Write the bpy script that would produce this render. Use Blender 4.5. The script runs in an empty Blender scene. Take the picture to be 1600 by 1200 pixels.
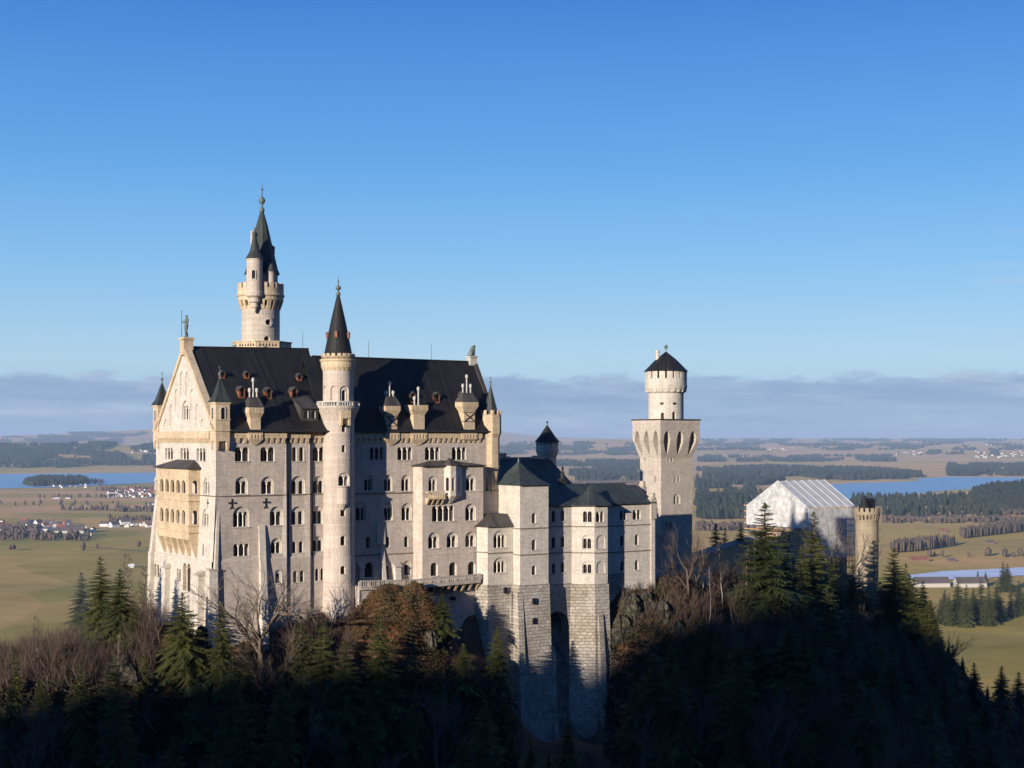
import bpy, math, random
import numpy as np
from mathutils import Vector
from mathutils.geometry import delaunay_2d_cdt

# ---------------------------------------------------------------- camera, sky, sun, exposure
scene = bpy.context.scene
COL = scene.collection
F, HY, CX, CAMZ = 2240.0, 685.0, 800.0, 200.0
cam_d = bpy.data.cameras.new("camera")
cam = bpy.data.objects.new("camera", cam_d); COL.objects.link(cam)
cam.location = (0, 0, CAMZ); cam.rotation_euler = (math.radians(90), 0, 0)
cam_d.sensor_width = 36; cam_d.lens = F / 1600 * 36; cam_d.shift_y = 85 / 1600
cam_d.clip_start = 1; cam_d.clip_end = 120000
scene.camera = cam

UX, UY = 0.8309, 0.5564                       # the castle's long axis
PHI, ELEV = math.radians(24), math.radians(12.0)
LX = math.cos(PHI) * UX - math.sin(PHI) * UY; LY = math.cos(PHI) * UY + math.sin(PHI) * UX
sun_d = bpy.data.lights.new("sun", 'SUN'); sun_d.energy = 5.0; sun_d.angle = math.radians(0.53)
sun_d.color = (1.0, 0.90, 0.77)
sun = bpy.data.objects.new("sun", sun_d); COL.objects.link(sun)
sun.rotation_euler = Vector((LX * math.cos(ELEV), LY * math.cos(ELEV), -math.sin(ELEV))).to_track_quat('-Z', 'Y').to_euler()

world = bpy.data.worlds.new("World"); scene.world = world; world.use_nodes = True
wn = world.node_tree; wn.nodes.clear()
def N(nt, t, **kw):
    n = nt.nodes.new(t)
    for k, v in kw.items():
        if k == 'inp':
            for a, b in v.items(): n.inputs[a].default_value = b
        else: setattr(n, k, v)
    return n
def ramp(nt, fac, stops):
    r = nt.nodes.new('ShaderNodeValToRGB'); e = r.color_ramp.elements
    while len(e) < len(stops): e.new(0.5)
    for i, (p, c) in enumerate(stops):
        e[i].position = p; e[i].color = (c, c, c, 1) if not isinstance(c, tuple) else (*c, 1)
    if fac is not None: nt.links.new(fac, r.inputs[0])
    return r
def mix(nt, fac, a, b, mode='MIX'):
    m = nt.nodes.new('ShaderNodeMix'); m.data_type = 'RGBA'; m.blend_type = mode
    for s, v in ((0, fac), (6, a), (7, b)):
        if hasattr(v, 'links'): nt.links.new(v, m.inputs[s])
        elif isinstance(v, (int, float)) and s: m.inputs[s].default_value = (v, v, v, 1)
        elif s: m.inputs[s].default_value = (*v, 1)
        else: m.inputs[s].default_value = v
    return m.outputs[2]
def math_(nt, op, a, b=None, c=None):
    m = nt.nodes.new('ShaderNodeMath'); m.operation = op
    for i, v in enumerate((a, b, c)):
        if v is None: continue
        if hasattr(v, 'links'): nt.links.new(v, m.inputs[i])
        else: m.inputs[i].default_value = v
    return m.outputs[0]
def build_world():
    sky = N(wn, 'ShaderNodeTexSky'); sky.sky_type = 'NISHITA'; sky.sun_disc = False
    sky.sun_elevation = ELEV; sky.sun_rotation = math.atan2(-LX, -LY) 
    sky.altitude = 900; sky.air_density = 1.0; sky.dust_density = 0.1; sky.ozone_density = 4.0
    tc = N(wn, 'ShaderNodeTexCoord'); sep = N(wn, 'ShaderNodeSeparateXYZ')
    wn.links.new(tc.outputs['Generated'], sep.inputs[0])
    z = sep.outputs['Z']
    # layered low cloud bank over the horizon: noise stretched sideways, limited in elevation
    def cloud(sx, sz, det, seed):
        mp = N(wn, 'ShaderNodeMapping'); mp.inputs['Scale'].default_value = (sx, sx, sz); mp.inputs['Location'].default_value = (seed, seed * 2, seed * 3)
        wn.links.new(tc.outputs['Generated'], mp.inputs[0])
        n = N(wn, 'ShaderNodeTexNoise', inp={'Scale': 1.0, 'Detail': det, 'Roughness': 0.62}); wn.links.new(mp.outputs[0], n.inputs[0])
        return n.outputs[0]
    edge = math_(wn, 'MULTIPLY', cloud(26, 70, 9, 1.3), 0.034)
    zt = math_(wn, 'ADD', z, edge)
    top = ramp(wn, math_(wn, 'MULTIPLY', zt, 10.0), [(0.0, 0.6), (0.25, 0.72), (0.50, 0.95), (0.56, 0.85), (0.605, 0.0)]).outputs[0]
    body = ramp(wn, cloud(6, 75, 7, 4.1), [(0.30, 0.6), (0.55, 1.0)]).outputs[0]
    fac = math_(wn, 'MULTIPLY', math_(wn, 'MULTIPLY', top, body), 0.92)
    ccol = ramp(wn, cloud(9, 75, 8, 7.7), [(0.36, (2.2, 3.3, 5.3)), (0.48, (2.45, 3.5, 5.4)), (0.58, (3.2, 4.1, 5.8)), (0.70, (4.9, 5.4, 6.7))])
    grad = ramp(wn, z, [(0.0, (3.3, 4.9, 6.9)), (0.055, (4.2, 6.2, 7.9)), (0.12, (2.3, 5.0, 8.2)), (0.19, (1.1, 3.6, 7.8)), (0.30, (0.36, 1.9, 6.3)), (1.0, (0.25, 0.9, 3.2))]).outputs[0]
    blue = mix(wn, 0.8, sky.outputs[0], grad)
    col = mix(wn, fac, blue, ccol.outputs[0])
    # thin streaks higher up, on the right
    st = ramp(wn, cloud(5, 90, 6, 11.0), [(0.50, 0.0), (0.72, 0.55)]).outputs[0]
    band = ramp(wn, math_(wn, 'MULTIPLY', z, 5.0), [(0.28, 0.0), (0.40, 0.8), (0.62, 0.8), (0.75, 0.0)]).outputs[0]
    rgt = ramp(wn, sep.outputs['X'], [(0.2, 0.0), (0.36, 1.0)]).outputs[0]
    f2 = math_(wn, 'MULTIPLY', math_(wn, 'MULTIPLY', st, band), rgt)
    col = mix(wn, f2, col, (5.2, 5.4, 5.9))
    bg = N(wn, 'ShaderNodeBackground'); bg.inputs[1].default_value = 0.084
    wn.links.new(col, bg.inputs[0])
    out = N(wn, 'ShaderNodeOutputWorld'); wn.links.new(bg.outputs[0], out.inputs[0])
build_world()
scene.view_settings.view_transform = 'Standard'; scene.view_settings.look = 'None'
scene.view_settings.exposure = 0.42; scene.view_settings.gamma = 1
scene.render.engine = 'CYCLES'
scene.cycles.max_bounces = 5; scene.cycles.diffuse_bounces = 2; scene.cycles.glossy_bounces = 2
scene.cycles.transparent_max_bounces = 12; scene.cycles.volume_bounces = 0; scene.cycles.caustics_reflective = False
scene.cycles.use_denoising = True

# ---------------------------------------------------------------- from picture to castle plan
THETA = math.atan2(UY, UX); AX, AY = -53.7, 260.0
def W(a, b): return (AX + UX * a - UY * b, AY + UY * a + UX * b)
def pa(px, b):
    k = (px - CX) / F
    return (k * (AY + UX * b) - AX + UY * b) / (UX - UY * k)
def pb(px, a):
    k = (px - CX) / F
    return (AX + UX * a - k * (AY + UY * a)) / (UY + UX * k)
def pz(py, a, b): return CAMZ - (py - HY) / F * W(a, b)[1]
def inv(x, y):
    dx, dy = x - AX, y - AY
    return (dx * UX + dy * UY, -dx * UY + dy * UX)

# ---------------------------------------------------------------- materials
MATS = {}
def newmat(name):
    m = bpy.data.materials.new(name); m.use_nodes = True; nt = m.node_tree
    MATS[name] = m
    return m, nt, nt.nodes['Principled BSDF']
def bump(nt, bs, h, strength=0.5, dist=0.1):
    b = N(nt, 'ShaderNodeBump', inp={'Strength': strength, 'Distance': dist}); nt.links.new(h, b.inputs['Height'])
    nt.links.new(b.outputs[0], bs.inputs['Normal'])
def noise(nt, vec, scale, det=4, rough=0.55):
    n = N(nt, 'ShaderNodeTexNoise', inp={'Scale': scale, 'Detail': det, 'Roughness': rough})
    if vec is not None: nt.links.new(vec, n.inputs[0])
    return n.outputs[0]
def mapped(nt, out, sc, loc=(0, 0, 0)):
    m = N(nt, 'ShaderNodeMapping'); m.inputs['Scale'].default_value = sc; m.inputs['Location'].default_value = loc
    nt.links.new(out, m.inputs[0]); return m.outputs[0]
def stone(name, base, bw=0.9, bh=0.38, contrast=0.10, bs_=0.25, stain=0.15, rough=0.85, bdist=0.05, mort=0.02):
    m, nt, bs = newmat(name)
    tc = N(nt, 'ShaderNodeTexCoord'); uv = tc.outputs['UV']; ob = tc.outputs['Object']
    br = N(nt, 'ShaderNodeTexBrick', inp={'Scale': 1.0, 'Mortar Size': mort, 'Mortar Smooth': 0.4, 'Brick Width': bw, 'Row Height': bh, 'Bias': 0.0})
    lo = tuple(c * (1 - contrast) for c in base); hi = tuple(min(1, c * (1 + contrast)) for c in base)
    br.inputs['Color1'].default_value = (*lo, 1); br.inputs['Color2'].default_value = (*hi, 1)
    br.inputs['Mortar'].default_value = (*[c * 0.78 for c in base], 1); nt.links.new(uv, br.inputs[0])
    n1 = noise(nt, ob, 0.25, 5, 0.6); n2 = noise(nt, mapped(nt, ob, (1.6, 1.6, 0.14)), 1.0, 5, 0.65); n3 = noise(nt, ob, 3.5, 4, 0.7)
    r1 = ramp(nt, n1, [(0.3, 1 - stain), (0.65, 1.0)]).outputs[0]
    r2 = ramp(nt, n2, [(0.34, tuple(1 - stain * k for k in (1.0, 1.1, 1.25))), (0.6, (1.0, 1.0, 1.0))]).outputs[0]
    r3 = ramp(nt, n3, [(0.3, 0.78), (0.7, 1.12)]).outputs[0]
    c = mix(nt, 1.0, br.outputs[0], r1, 'MULTIPLY'); c = mix(nt, 1.0, c, r2, 'MULTIPLY'); c = mix(nt, 1.0, c, r3, 'MULTIPLY')
    nt.links.new(c, bs.inputs['Base Color']); bs.inputs['Roughness'].default_value = rough
    h = math_(nt, 'MULTIPLY_ADD', br.outputs[1], -0.8, math_(nt, 'MULTIPLY', n3, 0.5))
    bump(nt, bs, h, bs_, bdist)
    return m
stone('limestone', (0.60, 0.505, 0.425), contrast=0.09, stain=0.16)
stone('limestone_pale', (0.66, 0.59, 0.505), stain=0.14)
stone('sandstone', (0.69, 0.535, 0.355), contrast=0.1, stain=0.2)
stone('tower_stone', (0.55, 0.475, 0.395), contrast=0.10, bw=0.7, bh=0.35)
def rusticated():
    m, nt, bs = newmat('rusticated_stone')
    tc = N(nt, 'ShaderNodeTexCoord'); uv = tc.outputs['UV']; ob = tc.outputs['Object']
    br = N(nt, 'ShaderNodeTexBrick', inp={'Scale': 1.0, 'Mortar Size': 0.05, 'Mortar Smooth': 0.8, 'Brick Width': 1.25, 'Row Height': 0.66, 'Bias': 0.0})
    br.inputs['Color1'].default_value = (0.46, 0.41, 0.345, 1); br.inputs['Color2'].default_value = (0.60, 0.54, 0.46, 1); br.inputs['Mortar'].default_value = (0.36, 0.315, 0.26, 1)
    wob = N(nt, 'ShaderNodeVectorMath'); wob.operation = 'MULTIPLY_ADD'
    nz = N(nt, 'ShaderNodeTexNoise', inp={'Scale': 0.7, 'Detail': 2.0}); nt.links.new(uv, nz.inputs[0]); nt.links.new(nz.outputs[1], wob.inputs[0])
    wob.inputs[1].default_value = (0.9, 0.34, 0); nt.links.new(uv, wob.inputs[2]); nt.links.new(wob.outputs[0], br.inputs[0])
    n3 = noise(nt, ob, 1.6, 5, 0.7); n1 = noise(nt, ob, 0.16, 4, 0.6)
    c = mix(nt, 1.0, br.outputs[0], ramp(nt, n3, [(0.3, 0.62), (0.65, 1.1)]).outputs[0], 'MULTIPLY')
    c = mix(nt, 1.0, c, ramp(nt, n1, [(0.35, (0.66, 0.63, 0.58)), (0.6, (1.0, 1.0, 1.0))]).outputs[0], 'MULTIPLY')
    nt.links.new(c, bs.inputs['Base Color']); bs.inputs['Roughness'].default_value = 0.92
    h = math_(nt, 'MULTIPLY_ADD', br.outputs[1], -1.0, math_(nt, 'MULTIPLY', n3, 0.9))
    bump(nt, bs, h, 0.8, 0.25)
rusticated()
stone('gate_stone', (0.37, 0.295, 0.20), contrast=0.12, bw=0.7, bh=0.35)
def metal_roof(name, base, seam=0.62, gloss=0.55, line=2.2, pat=(0.05, 0.06, 0.055)):
    m, nt, bs = newmat(name)
    tc = N(nt, 'ShaderNodeTexCoord'); sp = N(nt, 'ShaderNodeSeparateXYZ'); nt.links.new(tc.outputs['UV'], sp.inputs[0])
    fr = math_(nt, 'FRACT', math_(nt, 'DIVIDE', sp.outputs[0], seam)); ln = ramp(nt, fr, [(0.0, 1.0), (0.1, 1.0), (0.16, 0.0), (1.0, 0.0)]).outputs[0]
    cell = math_(nt, 'FLOOR', math_(nt, 'DIVIDE', sp.outputs[0], seam))
    wn_ = N(nt, 'ShaderNodeTexWhiteNoise'); wn_.noise_dimensions = '1D'; nt.links.new(cell, wn_.inputs['W'])
    n1 = noise(nt, mapped(nt, tc.outputs['Object'], (0.5, 0.5, 0.16)), 1.0, 5, 0.65)
    c = mix(nt, ramp(nt, n1, [(0.35, 0.0), (0.7, 0.8)]).outputs[0], base, pat)
    c = mix(nt, 1.0, c, ramp(nt, wn_.outputs[0], [(0.0, 0.75), (1.0, 1.3)]).outputs[0], 'MULTIPLY')
    c = mix(nt, ln, c, tuple(x * line for x in base))
    nt.links.new(c, bs.inputs['Base Color']); bs.inputs['Roughness'].default_value = gloss; bs.inputs['Metallic'].default_value = 0.0
    bs.inputs['Specular IOR Level'].default_value = 0.18
    bump(nt, bs, ln, 0.4, 0.06)
metal_roof('roof_metal', (0.013, 0.0125, 0.0125), seam=0.75, line=2.6, pat=(0.026, 0.025, 0.024))
metal_roof('roof_patina', (0.034, 0.038, 0.036), seam=0.55, pat=(0.060, 0.078, 0.070), line=1.6)
metal_roof('roof_brown', (0.06, 0.05, 0.045), pat=(0.085, 0.085, 0.075), line=1.5)
def plain(name, col, rough=0.8, var=0.25, sc=2.0, spec=0.3, bstr=0.0, metal=0.0, col2=None, lo=0.35, hi=0.65):
    m, nt, bs = newmat(name)
    tc = N(nt, 'ShaderNodeTexCoord')
    n = noise(nt, tc.outputs['Object'], sc, 5, 0.6)
    if col2 is None: c = mix(nt, 1.0, col, ramp(nt, n, [(0.3, 1 - var), (0.7, 1 + var * 0.5)]).outputs[0], 'MULTIPLY')
    else: c = mix(nt, ramp(nt, n, [(lo, 0.0), (hi, 1.0)]).outputs[0], col, col2)
    nt.links.new(c, bs.inputs['Base Color']); bs.inputs['Roughness'].default_value = rough
    bs.inputs['Specular IOR Level'].default_value = spec; bs.inputs['Metallic'].default_value = metal
    if bstr: bump(nt, bs, n, bstr, 0.2)
    return m
plain('pale_column', (0.76, 0.71, 0.62), 0.7, 0.1)
plain('dark_course', (0.20, 0.165, 0.13), 0.9, 0.3)  # string courses, darker than the wall stone
plain('glass', (0.018, 0.018, 0.02), 0.12, 0.3, 0.9, 0.5)
plain('window_wood', (0.13, 0.065, 0.035), 0.6)
plain('copper', (0.26, 0.10, 0.05), 0.6, 0.35, 1.5)
plain('bronze', (0.13, 0.155, 0.13), 0.55, 0.4, 3.0, 0.5)
plain('iron', (0.03, 0.03, 0.032), 0.6)
plain('pot_stone', (0.50, 0.47, 0.42), 0.8)
plain('white_render', (0.72, 0.70, 0.66), 0.8, 0.12, 0.05)
plain('red_tile', (0.27, 0.10, 0.06), 0.8, 0.3, 0.05)
plain('grey_tile', (0.13, 0.10, 0.09), 0.8, 0.3, 0.05)
plain('barn_wood', (0.22, 0.15, 0.10), 0.9, 0.3, 0.3)
plain('bark', (0.13, 0.095, 0.07), 0.95, 0.4, 3.0)
plain('birch_bark', (0.36, 0.31, 0.26), 0.9, 0.4, 2.5)
plain('twig', (0.115, 0.08, 0.06), 0.95, 0.35, 1.0)
plain('scaffold_steel', (0.45, 0.46, 0.47), 0.4, 0.2, 2.0, 0.5, 0, 0.6)
plain('scaffold_plank', (0.66, 0.36, 0.10), 0.7, 0.2)
plain('snow', (0.80, 0.83, 0.88), 0.7, 0.15, 0.02)
plain('far_wood', (0.022, 0.034, 0.020), 0.95, 0.4, 0.004, 0.1, 0, 0, (0.05, 0.045, 0.03), 0.45, 0.75)
plain('far_bare', (0.11, 0.08, 0.06), 0.95, 0.4, 0.01, 0.1, 0, 0, (0.06, 0.055, 0.04), 0.5, 0.8)
plain('rust_leaf', (0.21, 0.09, 0.042), 0.9, 0.4, 0.35, 0.1, 0, 0, (0.11, 0.075, 0.038), 0.4, 0.6)
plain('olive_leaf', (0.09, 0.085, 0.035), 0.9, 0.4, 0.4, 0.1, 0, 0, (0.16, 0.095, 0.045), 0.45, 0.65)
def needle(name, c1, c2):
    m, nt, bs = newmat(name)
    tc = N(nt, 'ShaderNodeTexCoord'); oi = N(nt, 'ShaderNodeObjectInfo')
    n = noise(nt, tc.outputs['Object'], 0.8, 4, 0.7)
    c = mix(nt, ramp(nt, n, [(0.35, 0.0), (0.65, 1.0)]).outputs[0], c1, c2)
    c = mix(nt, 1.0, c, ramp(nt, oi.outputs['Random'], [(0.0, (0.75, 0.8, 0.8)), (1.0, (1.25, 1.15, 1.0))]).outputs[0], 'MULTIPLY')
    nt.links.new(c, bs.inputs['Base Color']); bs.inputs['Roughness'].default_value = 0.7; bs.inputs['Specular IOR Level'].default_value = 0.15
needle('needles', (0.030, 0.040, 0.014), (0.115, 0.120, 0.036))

# ---------------------------------------------------------------- mesh helpers
def auto_uv(me):
    n = len(me.loops)
    co = np.empty(len(me.vertices) * 3, 'f'); me.vertices.foreach_get('co', co); co = co.reshape(-1, 3)
    li = np.empty(n, 'i'); me.loops.foreach_get('vertex_index', li)
    pn = np.empty(len(me.polygons) * 3, 'f'); me.polygons.foreach_get('normal', pn); pn = pn.reshape(-1, 3)
    lt = np.empty(len(me.polygons), 'i'); me.polygons.foreach_get('loop_total', lt)
    nn = np.repeat(pn, lt, axis=0)
    t = np.stack([-nn[:, 1], nn[:, 0], np.zeros(n)], 1); ln = np.linalg.norm(t, axis=1)
    t[ln < 0.15] = (1, 0, 0); ln[ln < 0.15] = 1; t /= ln[:, None]
    p = co[li]; u = (p * t).sum(1)
    sl = np.sqrt(np.maximum(1e-4, nn[:, 0] ** 2 + nn[:, 1] ** 2))
    v = np.where(np.abs(nn[:, 2]) > 0.98, p[:, 1], p[:, 2] / np.maximum(sl, 0.2))
    uv = me.uv_layers.new(name='UVMap'); uv.data.foreach_set('uv', np.stack([u, v], 1).astype('f').ravel())
class MB:
    def __init__(s): s.v = []; s.f = []; s.m = []; s.cur = 0
    def add(s, vs, fs):
        o = len(s.v); s.v.extend([tuple(p) for p in vs])
        for f in fs: s.f.append(tuple(i + o for i in f)); s.m.append(s.cur)
        return s
    def hexa(s, lo, hi):      # 4 bottom points (ccw from above), 4 top points
        return s.add(list(lo) + list(hi), [(3, 2, 1, 0), (4, 5, 6, 7), (0, 1, 5, 4), (1, 2, 6, 5), (2, 3, 7, 6), (3, 0, 4, 7)])
    def box(s, x0, x1, y0, y1, z0, z1):
        return s.hexa([(x0, y0, z0), (x1, y0, z0), (x1, y1, z0), (x0, y1, z0)], [(x0, y0, z1), (x1, y0, z1), (x1, y1, z1), (x0, y1, z1)])
    def prism(s, poly, z0, z1, poly2=None, caps=True):
        n = len(poly); q = poly2 or poly
        vs = [(x, y, z0) for x, y in poly] + [(x, y, z1) for x, y in q]
        fs = [(i, (i + 1) % n, (i + 1) % n + n, i + n) for i in range(n)]
        if caps: fs += [tuple(range(n - 1, -1, -1)), tuple(range(n, 2 * n))]
        return s.add(vs, fs)
    def lathe(s, cx, cy, prof, seg=20, rot=0.0, cap=True):
        vs = []; k = len(prof)
        for r, z in prof:
            for j in range(seg):
                t = rot + 2 * math.pi * j / seg; vs.append((cx + r * math.cos(t), cy + r * math.sin(t), z))
        fs = [(i * seg + j, i * seg + (j + 1) % seg, (i + 1) * seg + (j + 1) % seg, (i + 1) * seg + j) for i in range(k - 1) for j in range(seg)]
        if cap: fs += [tuple(range(seg - 1, -1, -1)), tuple((k - 1) * seg + j for j in range(seg))]
        return s.add(vs, fs)
    def tube(s, pts, rads, seg=6, cap=True):
        vs = []; n = len(pts)
        for i, p in enumerate(pts):
            p = Vector(p); d = (Vector(pts[min(i + 1, n - 1)]) - Vector(pts[max(i - 1, 0)])).normalized()
            x = d.orthogonal().normalized() if i == 0 else (x - d * x.dot(d)).normalized(); y = d.cross(x)
            for j in range(seg):
                t = 2 * math.pi * j / seg; vs.append(p + (x * math.cos(t) + y * math.sin(t)) * rads[i])
        fs = [(i * seg + j, i * seg + (j + 1) % seg, (i + 1) * seg + (j + 1) % seg, (i + 1) * seg + j) for i in range(n - 1) for j in range(seg)]
        if cap: fs += [tuple(range(seg - 1, -1, -1)), tuple((n - 1) * seg + j for j in range(seg))]
        return s.add(vs, fs)
    def mesh(s, name, mats, off=(0, 0, 0), smooth=False):
        me = bpy.data.meshes.new(name)
        vs = [(p[0] - off[0], p[1] - off[1], p[2] - off[2]) for p in s.v]
        me.from_pydata(vs, [], s.f)
        for m in mats: me.materials.append(MATS[m])
        if len(mats) > 1: me.polygons.foreach_set('material_index', s.m)
        me.update()
        if smooth: me.polygons.foreach_set('use_smooth', [True] * len(me.polygons))
        auto_uv(me)
        return me
class Thing:                  # an Empty at the thing's base; children are its parts (castle frame: x along, y back)
    def __init__(s, name, label, cat, org, group=None, castle=True):
        s.o = bpy.data.objects.new(name, None); COL.objects.link(s.o); s.o.empty_display_size = 1
        s.o['label'] = label; s.o['category'] = cat
        if group: s.o['group'] = group
        s.org = org
        if castle: x, y = W(org[0], org[1]); s.o.location = (x, y, org[2]); s.o.rotation_euler = (0, 0, THETA)
        else: s.o.location = org
    def part(s, name, mb, mats, parent=None, smooth=False, label=None):
        if isinstance(mats, str): mats = [mats]
        ob = bpy.data.objects.new(name, mb.mesh(name, mats, s.org, smooth)); COL.objects.link(ob)
        ob.parent = parent or s.o
        if label: ob['label'] = label
        return ob
def inpoly(x, y, poly):
    c = False; n = len(poly); j = n - 1
    for i in range(n):
        xi, yi = poly[i]; xj, yj = poly[j]
        if (yi > y) != (yj > y) and x < (xj - xi) * (y - yi) / (yj - yi) + xi: c = not c
        j = i
    return c
def facade(mb, mapf, outline, holes, lines=(), d=0.0):
    """a wall surface with real openings; mapf(s, z, depth) -> point"""
    vs = []; es = []
    for poly in [outline] + list(holes):
        o = len(vs); n = len(poly); vs += [Vector(p) for p in poly]; es += [(o + i, o + (i + 1) % n) for i in range(n)]
    for p, q in lines:
        o = len(vs); vs += [Vector(p), Vector(q)]; es.append((o, o + 1))
    r = delaunay_2d_cdt(vs, es, [], 0, 1e-5)
    V, Fc = r[0], r[2]
    bb = [(min(p[0] for p in h), max(p[0] for p in h), min(p[1] for p in h), max(p[1] for p in h), h) for h in holes]
    keep = []
    for f in Fc:
        x = sum(V[i][0] for i in f) / 3; y = sum(V[i][1] for i in f) / 3
        if not inpoly(x, y, outline): continue
        if any(a <= x <= b and c <= y <= e and inpoly(x, y, h) for a, b, c, e, h in bb): continue
        keep.append(tuple(f))
    mb.add([mapf(p[0], p[1], d) for p in V], keep)
def arch(xc, w, z0, z1, seg=10, pointed=False):
    r = w / 2; h = min(r, (z1 - z0) * 0.9) if not pointed else r * 1.5; zs = z1 - h
    pts = [(xc - r, z0), (xc + r, z0), (xc + r, zs)]
    for i in range(1, seg):
        t = math.pi * i / seg; c = math.cos(t)
        pts.append((xc + r * c, zs + h * (math.sin(t) if not pointed else (1 - abs(c)) ** 0.75)))
    return pts + [(xc - r, zs)]
def multi(xc, w, z0, z1, n, col, seg=8):
    lw = (w - (n - 1) * col) / n; r = lw / 2; zs = z1 - r; pts = [(xc - w / 2, z0), (xc + w / 2, z0)]
    for k in range(n - 1, -1, -1):
        c = xc - w / 2 + r + k * (lw + col)
        for i in range(seg + 1):
            t = math.pi * i / seg; pts.append((c + r * math.cos(t), zs + r * math.sin(t)))
    return pts, lw, zs
def ring(mb, mapf, poly, d0, d1):
    n = len(poly); vs = [mapf(s, z, d0) for s, z in poly] + [mapf(s, z, d1) for s, z in poly]
    mb.add(vs, [(i, i + n, (i + 1) % n + n, (i + 1) % n) for i in range(n)])
def window(T, mapf, xc, z0, z1, w, n=1, blind=0, depth=0.85, mat='limestone_pale', gap=None, sill=True, bars=True, parent=None, hood=False, colm='pale_column'):
    """builds one window (reveals, sill, bars) with its pane and columns; returns the hole to leave in the wall"""
    mb = MB(); pane = MB(); cols = []
    if blind:
        outer = arch(xc, w, z0, z1, 14); ring(mb, mapf, outer, 0, blind)
        iw = w * 0.84; it = z0 + (z1 - z0) * 0.74; d0 = blind
    else: outer = None; iw = w; it = z1; d0 = 0.0
    if n == 0: polys = []
    elif n == 1: polys = [arch(xc, iw if not blind else w * 0.55, z0 + (0.05 if blind else 0), it)]
    elif gap is not None:
        lw = (iw - gap * (n - 1)) / n; polys = [arch(xc - iw / 2 + lw / 2 + k * (lw + gap), lw, z0 + (0.05 if blind else 0), it) for k in range(n)]
    else:
        cw = min(0.26, iw * 0.11); p, lw, zs = multi(xc, iw, z0 + (0.05 if blind else 0), it, n, cw); polys = [p]
        for k in range(1, n):
            c = xc - iw / 2 + k * (lw + cw) - cw / 2; r = cw * 0.42; cb = MB()
            x0, y0, _ = mapf(c, zs, d0 + 0.08)
            cb.lathe(x0, y0, [(r * 1.7, z0 + 0.05), (r * 1.6, z0 + 0.2), (r, z0 + 0.25), (r * 0.92, zs - 0.3), (r * 1.8, zs - 0.06), (r * 1.8, zs)], 8)
            cols.append(cb)
    if blind: facade(mb, mapf, outer, polys, d=blind)
    for p in polys:
        ring(mb, mapf, p, d0, d0 + depth)
        pane.add([mapf(s, z, d0 + depth - 0.02) for s, z in p], [tuple(range(len(p)))])
    if sill:
        hw = w / 2 + 0.12; q = [mapf(s, z0, d) for s, d in ((xc - hw, -0.14), (xc + hw, -0.14), (xc + hw, 0.3), (xc - hw, 0.3))]
        mb.hexa([(x, y, z - 0.16) for x, y, z in q], [(x, y, z - 0.003) for x, y, z in q])
    if hood:
        a = arch(xc, w + 0.5, z0, z1 + 0.25, 12); b = arch(xc, w, z0, z1, 12); m = len(a)
        vs = [mapf(s, z, -0.12) for s, z in a] + [mapf(s, z, -0.12) for s, z in b] + [mapf(s, z, 0) for s, z in a]
        mb.add(vs, [(i, (i + 1), (i + 1) + m, i + m) for i in range(1, m - 1)] + [(i + 2 * m, i + 1 + 2 * m, i + 1, i) for i in range(1, m - 1)] + [(m - 1, 0, m, 2 * m - 1), (2 * m + m - 1, 2 * m, 0, m - 1)])
    wo = T.part('window', mb, [mat], parent)
    if parent is None and polys:
        po = T.part('pane', pane, ['glass'], wo)
        if bars and polys:
            fb = MB()
            for p in polys:
                xs = [q[0] for q in p]; a, b = min(xs), max(xs); zt = max(q[1] for q in p); nl = n if len(polys) == 1 else 1
                for k in range(nl):
                    x0 = a + (b - a) * k / nl; x1 = a + (b - a) * (k + 1) / nl; dd = d0 + depth - 0.1
                    for s0, s1, za, zb in (((x0 + x1) / 2 - 0.035, (x0 + x1) / 2 + 0.035, z0 + 0.05, zt - 0.03), (x0 + 0.02, x1 - 0.02, z0 + (zt - z0) * 0.52, z0 + (zt - z0) * 0.52 + 0.07)):
                        fb.add([mapf(s0, za, dd), mapf(s1, za, dd), mapf(s1, zb, dd), mapf(s0, zb, dd)], [(0, 1, 2, 3)])
            T.part('glazing_bar', fb, ['window_wood'], wo)
        for cb in cols: T.part('column', cb, [colm], wo, True)
    return [outer] if outer else polys
def south(b0, off=None):      # wall facing the camera side
    return lambda s, z, d: (s, b0 + d - (off(z) if off else 0), z)
def west(a0, off=None): return lambda s, z, d: (a0 + d - (off(z) if off else 0), s, z)
def along(p, q, off=None):    # any straight wall from p to q (plan), outside on its right
    dx, dy = q[0] - p[0], q[1] - p[1]; L = math.hypot(dx, dy); dx /= L; dy /= L
    f = lambda s, z, d: (p[0] + dx * s - dy * (d - (off(z) if off else 0)), p[1] + dy * s + dx * (d - (off(z) if off else 0)), z)
    return f, L
def drum(cx, cy, r): return lambda s, z, d: (cx + (r(z) - d if callable(r) else r - d) * math.cos(s), cy + (r(z) - d if callable(r) else r - d) * math.sin(s), z)
def pw(pts):                  # piecewise linear
    def f(z):
        if z <= pts[0][0]: return pts[0][1]
        for (a, x), (b, y) in zip(pts, pts[1:]):
            if z <= b: return x + (y - x) * (z - a) / (b - a)
        return pts[-1][1]
    return f
def rect(a, b, c, d): return [(a, c), (b, c), (b, d), (a, d)]
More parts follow.
